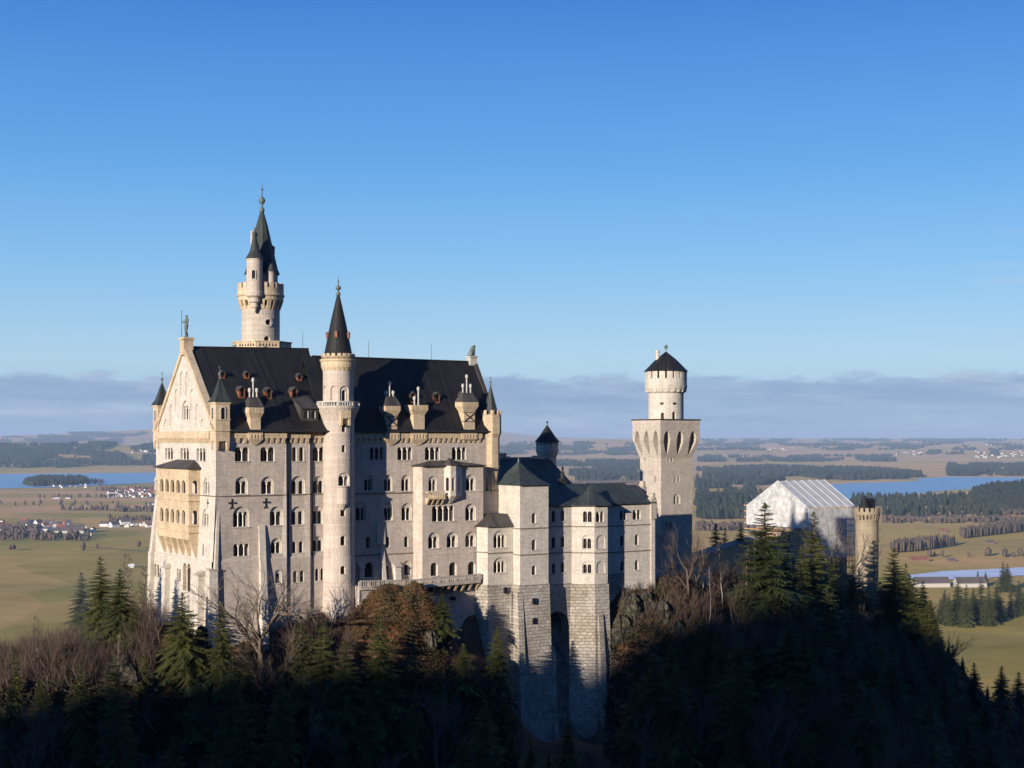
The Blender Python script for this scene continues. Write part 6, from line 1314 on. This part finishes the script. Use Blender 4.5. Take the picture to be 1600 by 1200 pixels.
# ---------------------------------------------------------------- villages: every house a thing
def house_mesh(name, wd, ln, hw, hr, roof):
    m = MB(); a, b = wd / 2, ln / 2
    m.add([(-a, -b, -2), (a, -b, -2), (a, b, -2), (-a, b, -2), (-a, -b, hw), (a, -b, hw), (a, b, hw), (-a, b, hw), (0, -b, hw + hr), (0, b, hw + hr)], [(0, 1, 5, 8, 4), (1, 2, 6, 5), (2, 3, 7, 9, 6), (3, 0, 4, 7)]); m.cur = 1; e = .8; s = hr / a
    for q in (1, -1): m.add([(q * (a + e), -b - e, hw - e * s), (q * (a + e), b + e, hw - e * s), (0, b + e, hw + hr + .3), (0, -b - e, hw + hr + .3)], [(0, 1, 2, 3)])
    me = m.mesh(name, ['white_render', roof]); return me
HM = [house_mesh('house', 10, 14, 5.5, 4, 'red_tile'), house_mesh('house', 12, 17, 6, 4.5, 'grey_tile'), house_mesh('house', 9, 12, 5, 3.5, 'red_tile')]
def village(zone, n, label, group, size=1.0, seed=0):
    rg = random.Random(seed); used = []
    for i in range(n):
        for _ in range(20):
            px = rg.uniform(zone[0], zone[1]); py = rg.uniform(zone[2], zone[3]); x, y, z = gpt(px, py, 1000)
            if all((x - u) ** 2 + (y - v) ** 2 > 18 ** 2 for u, v in used): break
        used.append((x, y)); o = bpy.data.objects.new('house', HM[rg.randrange(3)]); COL.objects.link(o); o.location = (x, y, z); o.rotation_euler = (0, 0, rg.uniform(0, 3.14)); s = size * rg.uniform(.75, 1.25); o.scale = (s, s, s)
        o['label'] = label; o['category'] = 'house'; o['group'] = group
village((172, 243, 766, 778), 46, 'small pale house with red roof in the village by the left lake', 'houses of the village by the left lake', 1.15, 1)
village((0, 145, 818, 838), 44, 'pale house in the nearer village on the left plain', 'houses of the nearer left village', 1.1, 2)
village((160, 245, 818, 824), 10, 'farmhouse in the row of trees right of the nearer village', 'farmhouses right of the nearer village', 1.0, 3)
village((85, 135, 758, 763), 12, 'small white caravan-like cabin in front of the lakeside evergreen wood', 'cabins before the lakeside wood', .8, 4)
village((1525, 1600, 706, 716), 34, 'tiny pale house of the large village beyond the right lake', 'houses of the far right village', 1.3, 5)
village((1190, 1240, 700, 704), 12, 'tiny pale house of the hamlet on the far ridge right of the square tower', 'houses of the far ridge hamlet', 1.3, 6)
village((1395, 1450, 706, 716), 12, 'tiny white house among copses above the right lake', 'houses above the right lake', 1.3, 7)
village((1540, 1600, 691, 697), 10, 'tiny pale house high on the far right rise', 'houses on the far right rise', 1.6, 8)
village((60, 80, 698, 702), 4, 'lone white farmhouse in the clearing beyond the left lake', 'farmhouses in the far clearing', 1.5, 9)
village((205, 232, 704, 708), 5, 'pale farmhouse among fields at the left lake far shore', 'farmhouses on the far left shore', 1.5, 10)
village((1380, 1480, 783, 788), 10, 'pale house under trees on the near shore of the right lake', 'houses on the right near shore', 1.1, 11)
def barn(px, py, w, l, h, lab, wall='barn_wood', roof='grey_tile', rz=.2):
    x, y, z = gpt(px, py, 1000); t = Thing('barn', lab, 'barn', (x, y, z), castle=False); t.o.rotation_euler = (0, 0, rz); t.org = (0, 0, 0)
    m = MB(); a, b = l / 2, w / 2; m.add([(-a, -b, -2), (a, -b, -2), (a, b, -2), (-a, b, -2), (-a, -b, h), (a, -b, h), (a, b, h), (-a, b, h), (-a, 0, h + w * .35), (a, 0, h + w * .35)], [(0, 1, 5, 4), (1, 2, 6, 9, 5), (2, 3, 7, 6), (3, 0, 4, 8, 7)]); t.part('wall', m, [wall])
    m = MB(); 
    for q in (-1, 1): slab(m, [(-a - .8, q * (b + .8), h - .5), (a + .8, q * (b + .8), h - .5), (a + .8, 0, h + w * .35 + .2), (-a - .8, 0, h + w * .35 + .2)])
    t.part('roof', m, [roof])
barn(1436, 877, 12, 30, 3.5, 'long low wooden barn on the right meadow above the snow strip', roof='red_tile'); barn(1486, 878, 9, 11, 3, 'small square hut right of the long low barn')
barn(1546, 850, 11, 15, 3.5, 'grey-roofed barn alone high on the right meadow'); barn(1474, 832, 10, 12, 4, 'small brown barn near the end of the tree belt', roof='red_tile')
barn(1477, 799, 12, 22, 6, 'orange-walled farmhouse beneath scattered trees near the right lake', wall='copper', roof='red_tile'); barn(1389, 791, 12, 16, 7, 'white farmhouse nearest to the round gate tower', wall='white_render', roof='grey_tile')
barn(88, 779, 12, 22, 4, 'wide grey barn alone between the left lake and the nearer village', wall='white_render'); barn(106, 779, 11, 16, 4, 'smaller barn just right of the wide grey barn', wall='white_render')
barn(236, 789, 10, 16, 5, 'lone dark-roofed farmhouse by the castle left edge', wall='white_render'); barn(205, 887, 7, 8, 3, 'small white hut by the track left of the castle foot', wall='white_render', roof='white_render')
for i, (px, py, l) in enumerate(((100, 833, 34), (122, 833, 26), (1455, 917, 45), (1515, 917, 40))):
    barn(px, py, 20, l, 6, ['long pale hall in the nearer village, bigger than the houses', 'pale workshop at the right edge of the nearer village', 'dark-roofed shed below the snow strip', 'second dark-roofed shed below the snow strip, nearer the frame edge'][i], wall='pot_stone', roof='grey_tile', rz=.1)
# ---------------------------------------------------------------- near trees
def tri_mesh(name, V, mats): V = np.asarray(V).reshape(-1, 3); return np_mesh(name, V, np.arange(len(V)).reshape(-1, 3), False, mats)
def spruce_mesh(seed, levels=42, lean=1.0, sparse=0.0, rad=.17):
    """unit-height spruce: drooping fronds of needle sprays round a stem"""
    rg = np.random.default_rng(seed); T_ = []
    for i in range(levels):
        h = .06 + .93 * (i / levels) ** .92; L0 = rad * (1 - h) ** .8 * (.72 + .5 * rg.random()) + .008
        nb = int(12 - 6 * h + rg.integers(0, 2))
        for k in range(nb):
            if rg.random() < sparse: continue
            a = 2 * math.pi * (k + rg.random() * .8) / nb + i; L = L0 * (.65 + .6 * rg.random()); up = .25 * h - .05; dr = .9 * (1 - h) + .15; n = 8; hh = h + .016 * rg.normal()
            d = np.array([math.cos(a), math.sin(a), 0]); s = np.array([-math.sin(a), math.cos(a), 0])
            def P(t): return d * L * t + np.array([0, 0, hh + L * (up * t - dr * t * t * .75 + .18 * t ** 4)])
            for j in range(n):
                t0, t1 = (j + .2) / n, (j + 1.25) / n; p, q = P(t0), P(min(t1, 1.08)); w = L * .36 * (1 - .75 * t0) * (.7 + .6 * rg.random()) + .004
                for sg in (1, -1):
                    tip = P(min(1.05, t0 + .3)) + s * sg * w + np.array([0, 0, -.35 * w - .004 * rg.random()]); T_ += [p, q, tip]
                dn = (p + q) / 2 + np.array([0, 0, -w * (.45 + .4 * rg.random())]) + s * w * .3 * rg.normal(); T_ += [p, q, dn]
    for k in range(10): a = rg.random() * 6.28; r = .012 + .01 * rg.random(); z = .955 + .03 * rg.random(); T_ += [np.array([0, 0, 1.0]), np.array([0, 0, z]), np.array([r * math.cos(a), r * math.sin(a), z - .012])]
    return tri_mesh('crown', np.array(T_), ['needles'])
def stem_mesh(name='trunk', r=.013, h=.97, mat='bark'):
    m = MB(); m.lathe(0, 0, [(r * 1.3, -.08), (r, .05), (r * .6, .5), (.002, h)], 7); return m.mesh(name, [mat], smooth=True)
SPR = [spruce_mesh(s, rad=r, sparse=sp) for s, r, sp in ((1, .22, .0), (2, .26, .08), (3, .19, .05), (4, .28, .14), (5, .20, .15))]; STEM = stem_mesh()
def bare_mesh(seed, depth=7, spread=.55, trunk=.22, r0=.014, up=.25, mat='bark', twist=.15, kids=(2, 3), fork=.0):
    rg = random.Random(seed); mt = MB(); mc = MB()
    def grow(p, d, L, r, lv):
        n = 3; pts = [p]; q = Vector(p); dd = Vector(d)
        for i in range(n):
            dd = (dd + Vector((rg.gauss(0, twist), rg.gauss(0, twist), rg.gauss(0, twist) + up * .25))).normalized(); q = q + dd * L / n; pts.append(q.copy())
        (mt if lv == 0 else mc).tube(pts, [r * (1 - .35 * i / n) for i in range(n + 1)], 6 if lv < 2 else (4 if lv < 4 else 3), cap=False)
        if lv >= depth: return
        for k in range(rg.randint(*kids) + (1 if lv in (1, 2) else 0)):
            a = rg.uniform(0, 6.28); s = dd.orthogonal().normalized(); s.rotate(__import__('mathutils').Quaternion(dd, a)); nd = (dd + s * rg.uniform(.55, 1.25) * spread).normalized()
            t = rg.uniform(.45, 1.0) if k else 1.0; b = Vector(pts[min(n, int(t * n) + 0)]); grow(b, nd, L * rg.uniform(.62, .86), r * rg.uniform(.5, .66), lv + 1)
    grow(Vector((0, 0, -.02)), Vector((rg.gauss(0, .05), rg.gauss(0, .05), 1)), trunk, r0, 0)
    zmax = max(v[2] for v in mc.v)
    for M_ in (mt, mc): M_.v = [(x / zmax, y / zmax, z / zmax) for x, y, z in M_.v]
    return mt.mesh('trunk', [mat], smooth=True), mc.mesh('crown', [mat if 'bark' in mat else 'twig'])
def birch_mesh(seed):    # straight pale pole with fine short rising twigs
    rg = random.Random(seed); mt = MB(); mc = MB(); pts = []; x = y = 0
    for i in range(9): pts.append((x, y, -.03 + i / 8)); x += rg.gauss(0, .008); y += rg.gauss(0, .008)
    mt.tube(pts, [.0085 * (1 - .9 * i / 8) + .0006 for i in range(9)], 6)
    for k in range(70):
        t = rg.uniform(.28, .97); i = int(t * 8); p = Vector(pts[i]).lerp(Vector(pts[min(8, i + 1)]), t * 8 - i); a = rg.uniform(0, 6.28); L = (1.05 - t) * rg.uniform(.12, .3) + .02
        d = Vector((math.cos(a), math.sin(a), rg.uniform(.5, 1.3))).normalized(); q = p + d * L; mid = p + d * L * .5 + Vector((0, 0, L * .06)); mc.tube([p, mid, q], [.0022, .0014, .0006], 3, cap=False)
        for j in range(7):
            u = rg.uniform(.25, 1); b = p.lerp(q, u); d2 = (d + Vector((rg.gauss(0, .6), rg.gauss(0, .6), rg.gauss(0, .4)))).normalized(); mc.tube([b, b + d2 * L * rg.uniform(.25, .55)], [.0012, .0005], 3, cap=False)
    return mt.mesh('trunk', ['birch_bark'], smooth=True), mc.mesh('crown', ['twig'])
plain('pale_bark', (.20, .155, .115), .95, .4, 2.0); BIG = bare_mesh(17, 6, .62, .34, .03, .16, 'pale_bark', .13, (2, 3)); BARE = [bare_mesh(s, 6, .5, .3, .015, .3, 'bark', .12, (2, 3)) for s in (21, 22, 23)]; BIR = [birch_mesh(s) for s in (31, 32, 33)]
import zlib
def tree(kind, x, y, z, h, label, var, wide=1.0, group=None, rot=None, sink=.3):
    nm, cat = {'s': ('spruce_tree', 'spruce tree'), 'b': ('bare_tree', 'bare tree'), 'p': ('birch_tree', 'birch tree'), 'g': ('bare_tree', 'bare tree')}[kind]
    o = bpy.data.objects.new(nm, None); COL.objects.link(o); o.location = (x, y, z - sink); o.scale = (h * wide, h * wide, h); o.rotation_euler = (0, 0, rot if rot is not None else random.Random(int(x * 13 + y * 7)).uniform(0, 6.28)); o['label'] = label; o['category'] = cat
    if group: o['group'] = group
    tm, cm = {'s': (STEM, SPR[var % 5]), 'b': BARE[var % 3], 'p': BIR[var % 3], 'g': BIG}[kind]
    for n_, me in (('trunk', tm), ('crown', cm)): c = bpy.data.objects.new(n_, me); COL.objects.link(c); c.parent = o
    return o
def place(kind, px, yt, yb, label, var=0, wide=1.0, group=None, b=None, Y=None, rot=None):
    if b is not None: a = pa(px, b); x, y = W(a, b); z = float(height(np.array([x]), np.array([y]))[0])
    elif Y is not None: x, y = (px - CX) / F * Y, Y; z = float(height(np.array([x]), np.array([y]))[0])
    else:
        x, y, z = gpt(px, yb)
        if (y > 600 and yb > 990) or yb >= 1400:       # the sight line misses the castle hill: stand it on the crest of the slope instead
            q = np.where((_ys > 250) & (_ys < 480))[0]; hh = height((px - CX) / F * _ys[q], _ys[q]); i = int(np.argmin(HY + (CAMZ - hh) / _ys[q] * F)); y = float(_ys[q][i]); x = (px - CX) / F * y; z = float(hh[i])
    top = CAMZ - (yt - HY) / F * y; h = max(4.0, top - z)
    return tree(kind, x, y, z, h, label, var, wide, group, rot)
NT = [('s', 1442, 905, 1400, 'shaded spruce on the right crest below the ragged one', 1, .8), ('s', 1454, 935, 1400, 'shaded spruce one lower on the right crest', 3, .8), ('s', 1463, 968, 1400, 'shaded narrow spruce halfway down the right crest', 0, .8), ('s', 1472, 1003, 1400, 'shaded spruce two thirds down the right crest', 2, .9), ('s', 1482, 1046, 1400, 'shaded spruce near the foot of the right crest', 4, .9), ('s', 1504, 1062, 1400, 'shaded spruce in the dip right of the crest', 1, .8), ('s', 1543, 1068, 1400, 'low shaded spruce between two pointed ones by the brown meadow', 2, .8),
      ('s', 1240, 872, 1010, 'dark spruce filling the gap before the orange scaffold planks', 2, .9), ('s', 1303, 868, 985, 'dark spruce below the sheeting corner', 1, .9), ('s', 1332, 880, 1000, 'dark spruce between sheeting and gate tower foot', 0, .9), ('s', 1170, 905, 1015, 'short green spruce left of the tallest spruce', 3, .8), ('s', 1415, 878, 1040, 'dark spruce just right of the ragged one', 4, .8),
      ('s', 127, 893, 990, 'slim spruce, leftmost of the lit clump left of the palace', 2, 1.5), ('s', 157, 866, 1010, 'tallest dark spruce of the lit clump left of the palace', 0, 1.35), ('s', 187, 886, 1005, 'broad spruce at the right of the lit clump left of the palace', 1, 1.35),
      ('s', 285, 922, 1050, 'broad sunlit spruce before the west face of the palace', 3, 1.05), ('s', 346, 938, 1085, 'narrow spruce standing against the near palace corner', 2, 1.0), ('s', 210, 935, 1020, 'short dull spruce between the lit clump and the broad sunlit one', 4, 1.0),
      ('s', 470, 958, 1090, 'small spruce below the round stair tower, left of its neighbour', 0, 1.0), ('s', 506, 962, 1130, 'yellow-green slender spruce below the round stair tower', 2, 1.1), ('s', 595, 955, 1130, 'slender spruce in front of the rusty mound', 4, 1.1), ('s', 777, 976, 1075, 'dark small spruce at the foot of the rough stone base', 1, .9),
      ('s', 20, 1005, 1060, 'dark bushy spruce alone in the reddish brush at far left', 3, 1.1), ('s', 690, 925, 985, 'dark evergreen shrub-like spruce on the right edge of the rusty mound', 3, 1.3),
      ('s', 1195, 782, 1010, 'tallest bright green spruce before the scaffolded gatehouse', 0, 1.25), ('s', 1226, 832, 1000, 'dark spruce tucked behind the tallest bright one', 2, .9), ('s', 1272, 797, 985, 'thin-topped spruce before the gatehouse sheeting', 4, 1.0), ('s', 1252, 850, 990, 'lower spruce left of the thin-topped one', 0, .9),
      ('s', 1397, 853, 1020, 'dark ragged spruce right of the round gate tower', 3, .9), ('s', 1428, 900, 1050, 'dark spruce on the slope, right of the ragged one', 1, 1.0), ('s', 1452, 935, 1080, 'last dark spruce where the dark slope drops away', 0, 1.0), ('s', 1375, 905, 1040, 'dark spruce at the foot of the round gate tower', 2, 1.1),
      ('s', 1522, 1033, 1120, 'dark pointed spruce cut off against the brown meadow', 0, 1.1), ('s', 1565, 1038, 1115, 'dark spruce second from the right frame edge', 3, .9), ('s', 1592, 1048, 1120, 'dark spruce at the right frame edge', 1, 1.0), ('s', 1488, 1005, 1130, 'dark spruce beneath the leafless crown at right', 2, 1.0)]
for k, px, yt, yb, lab, v, wd in NT: place(k, px, yt, yb, lab, v, wd * (1.0 if px < 200 else 1.25))
for px, yt, v in ((1118, 816, 1), (1133, 822, 2), (1157, 814, 0)): place('s', px, yt, 0, ['small dark spruce above the gallery roof, widest of three', 'shortest dark spruce above the gallery roof', 'dark spruce above the gallery roof nearest the scaffold'][(1118, 1133, 1157).index(px)], v, 1.1, Y=415)
for i, (px, yt, yb) in enumerate(((1088, 850, 925), (1112, 858, 935), (1126, 866, 940), (1150, 862, 950))): place('b', px, yt, yb, ['low bare tree nearest the square tower', 'low bare tree in front of the gallery wall', 'small bare tree between two birches', 'bare tree just left of the tallest spruce'][i], i, 1.2)
place('g', 407, 858, 0, 'large leafless tree throwing its shadow on the palace front', 0, .95, b=-6.3, rot=1.2)
for px, yt, yb, lab, v, k in ((1075, 805, 935, 'tall bare reddish tree before the square tower', 0, 'b'), (1098, 838, 930, 'bare thin-stemmed tree right of the tall reddish one', 1, 'p'), (1130, 838, 955, 'pale-stemmed birch on the lit slope left of the tallest spruce', 2, 'p'), (1163, 850, 975, 'slender birch with white stem beside the tallest spruce', 0, 'p'), (1108, 880, 985, 'leaning pale birch low on the lit slope', 1, 'p'),
                              (1293, 793, 950, 'bare round-crowned tree before the gatehouse sheeting', 1, 'b'), (1325, 842, 945, 'dark bare tree between gatehouse and gate tower', 2, 'b'), (1352, 815, 935, 'bare tree whose branches cross the round gate tower', 0, 'b'), (1505, 985, 1100, 'bare tree against the brown meadow at right', 1, 'b'),
                              (202, 855, 985, 'tall thin pale birch left of the palace', 0, 'p'), (222, 875, 990, 'thin birch close to the palace edge', 2, 'p'), (232, 905, 1000, 'short birch by the palace foot', 1, 'p'), (440, 960, 1080, 'pale bare sapling below the large leafless tree', 2, 'b'), (423, 985, 1100, 'second bare sapling in the dark below the palace', 1, 'b'),
                              (60, 955, 1060, 'pale-stemmed birch in the brush at far left', 0, 'p'), (185, 985, 1095, 'thin pale pole-like birch before the stony patch', 1, 'p'), (75, 970, 1085, 'leafless tree in the brush at far left', 0, 'b'), (250, 925, 1010, 'rusty bare tree at the foot of the west face', 2, 'b'), (1145, 900, 1010, 'bare tree with orange leaf litter around it', 2, 'b')):
    place(k, px, yt, yb, lab, v)
# spruces on the plain beyond, right
for i, (px, yt, yb) in enumerate(((1483, 925, 978), (1497, 905, 975), (1510, 912, 980), (1521, 918, 972), (1533, 900, 975), (1545, 915, 978), (1558, 908, 970), (1567, 876, 925), (1574, 880, 925), (1580, 915, 965), (1592, 905, 962), (1604, 912, 960), (1469, 935, 975), (1476, 920, 968), (1528, 890, 912), (1540, 892, 914))):
    place('s', px, yt, yb, 'dark spruce of the row on the plain beneath the snow strip', i, 1.15, 'spruces on the plain below the snow strip')
# the dark wooded slope in the shade: spruces and bare trees, thinned so that they leave the walls free
LIM = pw([(0, 985), (225, 985), (235, 1010), (330, 1035), (380, 990), (540, 985), (560, 1035), (690, 1030), (720, 1000), (760, 1010), (800, 1095), (955, 1120), (975, 985), (1060, 985), (1100, 955), (1180, 930), (1380, 890), (1430, 890), (1460, 930), (1478, 1000), (1500, 1050), (1600, 1060)])
rg = random.Random(77); used = []; cnt = {'s': 0, 'b': 0}; tries = 0
while sum(cnt.values()) < 270 and tries < 9000:
    tries += 1; px = (rg.uniform(-25, 1625), rg.uniform(1130, 1480), rg.uniform(1200, 1500))[tries % 3]; yb = rg.uniform(1000, 1330); x, y, z = gpt(px, yb)
    if y > 520: continue
    if any((x - u) ** 2 + (y - v) ** 2 < 3.6 ** 2 for u, v in used): continue
    h = rg.uniform(9, 20) + (6 if px > 1150 else 0); yt = HY + (CAMZ - z - h) * F / y; lim = LIM(px) + rg.uniform(0, 45)
    if yt < lim:
        h2 = h - (lim - yt) * y / F
        if h2 < 5: continue
        h = h2
    used.append((x, y)); kd = 's' if rg.random() < .72 else 'b'; cnt[kd] += 1
    tree(kd, x, y, z, h, 'dark evergreen in the shaded wood under the castle' if kd == 's' else 'dark leafless tree in the shaded wood under the castle', rg.randrange(5), rg.uniform(.9, 1.35), 'spruces of the shaded slope' if kd == 's' else 'bare trees of the shaded slope')
# ---------------------------------------------------------------- rock outcrops
plain('crag_rock', (.035, .032, .022), .95, .4, 1.3, .1, 1.0, 0, (.13, .11, .085), .45, .68)
def crag(px, yb, w, h, dep, lab, seed, b=None):
    x, y, z = gpt(px, yb); rg = np.random.default_rng(seed); nt_, nu = 22, 26; V = []
    for i in range(nt_ + 1):
        t = i / nt_
        for j in range(nu):
            a = 2 * math.pi * j / nu; r = (1 - t ** 3.2) ** .6 * (1.15 - .25 * t) + .02; c_, s_ = math.cos(a), math.sin(a)
            n = 1 + 1.15 * (float(fbm(np.array([c_ * 3.0 + seed * 9]), np.array([s_ * 2.2 + t * 1.5]), 4, seed)[0]) - .5) + 0.7 * (float(fbm(np.array([c_ * 7 + seed]), np.array([s_ * 7 + t * 4]), 3, seed + 5)[0]) - .5)
            V.append((c_ * r * n * w / 2, s_ * r * n * dep / 2, t * h * (1 + .3 * (n - 1))))
    f = [(i * nu + j, i * nu + (j + 1) % nu, (i + 1) * nu + (j + 1) % nu, (i + 1) * nu + j) for i in range(nt_) for j in range(nu)] + [tuple(nt_ * nu + j for j in range(nu))]
    me = bpy.data.meshes.new('rock_outcrop'); me.from_pydata(V, [], f); me.materials.append(MATS['crag_rock']); me.update()
    o = bpy.data.objects.new('rock_outcrop', me); COL.objects.link(o); o.location = (x, y, z - .5 - .25 * h); o.rotation_euler = (.12 * math.sin(seed * 3), .15 * math.cos(seed * 5), seed); o['label'] = lab; o['category'] = 'rock'
for args in ((984, 955, 3.4, 5, 4, 'pale vertical crag right under the end of the side wing', 1), (1008, 950, 3, 4.5, 4, 'dark split crag below the corner of the side wing', 2), (1034, 962, 3.6, 4.5, 4, 'slanting crag beside the orange-brown ledge', 3), (1058, 990, 3.4, 4, 3, 'low crag half hidden by saplings', 4), (972, 1000, 3.6, 6, 4, 'shaded crag beside the rough stone base', 5),
             (190, 1060, 9, 5, 6, 'low stony outcrop on the slope left of the palace', 6), (674, 1000, 2.6, 3, 3, 'mossy crag on the right flank of the rusty mound', 7), (320, 1010, 3.5, 5, 3, 'pale rock beside the near palace corner', 8)): crag(*args)
# ---------------------------------------------------------------- low growth
def shrubs(name, zones, label, mats, size=(.5, 1.3), tri=22, seed=3, leaf=.22, flat=1.0, cat='undergrowth'):
    rg = np.random.default_rng(seed); P = []
    for poly, n in zones:
        xs = [p[0] for p in poly]; ys = [p[1] for p in poly]; q = rg.random((n * 3, 2)) * [max(xs) - min(xs), max(ys) - min(ys)] + [min(xs), min(ys)]
        q = q[[inpoly(a, b, poly) for a, b in q]][:n]; g = gpts(q[:, 0], q[:, 1]); P.append(g[g[:, 1] < 600])
    P = np.vstack(P); n = len(P); S = size[0] + (size[1] - size[0]) * rg.random(n)
    c = np.repeat(P, tri, 0); s = np.repeat(S, tri); m_ = n * tri
    u = rg.normal(size=(m_, 3)); u /= np.linalg.norm(u, axis=1)[:, None]; u[:, 2] = np.abs(u[:, 2]) * flat; r = rg.random(m_) ** .4
    ctr = c + u * (r * s)[:, None]; a = rg.normal(size=(m_, 3)); b = rg.normal(size=(m_, 3)); a /= np.linalg.norm(a, axis=1)[:, None]; b /= np.linalg.norm(b, axis=1)[:, None]
    l = (leaf * (.6 + .8 * rg.random(m_)) * s ** .5)[:, None]; V = np.stack([ctr, ctr + a * l, ctr + b * l], 1)
    return setting(name, tri_mesh(name, V, [mats]), 'stuff', label, cat)
shrubs('undergrowth', [([(548, 960), (575, 928), (640, 915), (695, 940), (705, 1000), (690, 1060), (560, 1060)], 5200), ([(400, 960), (545, 955), (560, 1010), (400, 1010)], 700), ([(232, 935), (300, 930), (335, 1010), (240, 1010)], 900)], 'rusty brown ferns and leaves covering the mound below the palace', 'rust_leaf', (.2, .7), 18, 3, .2)
shrubs('undergrowth', [([(1025, 905), (1180, 900), (1200, 1060), (1080, 1060), (1030, 970)], 1700), ([(965, 925), (1070, 915), (1080, 1000), (965, 1010)], 900), ([(0, 985), (240, 975), (330, 1040), (330, 1100), (0, 1100)], 1800), ([(130, 985), (250, 970), (260, 1060), (140, 1070)], 500)], 'olive and brown low bushes on the sunlit slopes', 'olive_leaf', (.4, 1.3), 20, 5, .24)
shrubs('undergrowth', [([(-20, 1060), (800, 1060), (800, 1300), (-20, 1300)], 3500), ([(950, 980), (1620, 1060), (1620, 1300), (950, 1300)], 3800)], 'undergrowth of the shaded slope, coloured dark to deepen the shade', 'mountain_wood', (.8, 2.2), 16, 6, .5)  # shade put into the colour: darker foliage than on the sunlit slopes
shrubs('undergrowth', [([(548, 960), (575, 928), (640, 915), (695, 940), (705, 1000), (690, 1060), (560, 1060)], 700)], 'olive bushes and brambles among the rusty ferns', 'olive_leaf', (.6, 1.5), 26, 15, .22)
def thicket(name, zones, label, hgt=(3, 7), seed=4, k=16, mat='twig'):
    rg = np.random.default_rng(seed); P = []
    for poly, n in zones:
        xs = [p[0] for p in poly]; ys = [p[1] for p in poly]; q = rg.random((n * 3, 2)) * [max(xs) - min(xs), max(ys) - min(ys)] + [min(xs), min(ys)]
        q = q[[inpoly(a, b, poly) for a, b in q]][:n]; g = gpts(q[:, 0], q[:, 1]); P.append(g[g[:, 1] < 600])
    P = np.vstack(P); n = len(P); H = hgt[0] + (hgt[1] - hgt[0]) * rg.random(n); c = np.repeat(P, k, 0); h = np.repeat(H, k) * (.5 + .5 * rg.random(n * k)); m_ = n * k
    st = np.repeat(rg.random(n) * .0, k); base = c + np.stack([rg.normal(size=m_) * .25, rg.normal(size=m_) * .25, np.zeros(m_) - .2], 1); z0 = rg.random(m_) * .55 * h; base[:, 2] += z0
    tip = base + np.stack([rg.normal(size=m_) * .22 * h, rg.normal(size=m_) * .22 * h, h - z0], 1); a = rg.random(m_) * 6.28; w = .035 + .03 * rg.random(m_); o = np.stack([np.cos(a) * w, np.sin(a) * w, a * 0], 1)
    return setting(name, tri_mesh(name, np.stack([base - o, base + o, tip], 1), [mat]), 'stuff', label, 'brush')
thicket('brush', [([(-20, 965), (130, 955), (240, 960), (240, 1080), (-20, 1090)], 2300)], 'reddish leafless thicket covering the slope at the far left', (3.0, 7.5), 4, 16)
thicket('brush', [([(968, 930), (1065, 920), (1070, 990), (970, 1000)], 160), ([(1030, 900), (1170, 890), (1200, 1020), (1050, 1010)], 900), ([(380, 955), (560, 955), (560, 1040), (380, 1040)], 350)], 'thin leafless saplings around the walls and mound', (1.5, 4), 8, 14)

# ---------------------------------------------------------------- air
m = bpy.data.materials.new('haze'); m.use_nodes = True; nt = m.node_tree; nt.nodes.clear(); MATS['haze'] = m
pv = nt.nodes.new('ShaderNodeVolumePrincipled'); pv.inputs['Color'].default_value = (.62, .78, 1.0, 1); pv.inputs['Density'].default_value = 4.0e-5; pv.inputs['Anisotropy'].default_value = 0.0
ou = nt.nodes.new('ShaderNodeOutputMaterial'); nt.links.new(pv.outputs[0], ou.inputs['Volume'])
mb = MB(); zlo = float(gv[:, 2].min()) - 1; zhi = float(max(MZ.max(), 290)) + 5; E = 43500; mb.box(-E, E, -E, E, min(zlo, -7), zhi)
me = bpy.data.meshes.new('haze'); me.from_pydata(mb.v, [], mb.f); me.materials.append(m); setting('haze', me, 'stuff', 'thin bluish haze over the far plain and hills', 'haze')
def _flag():
    pass
_flag()
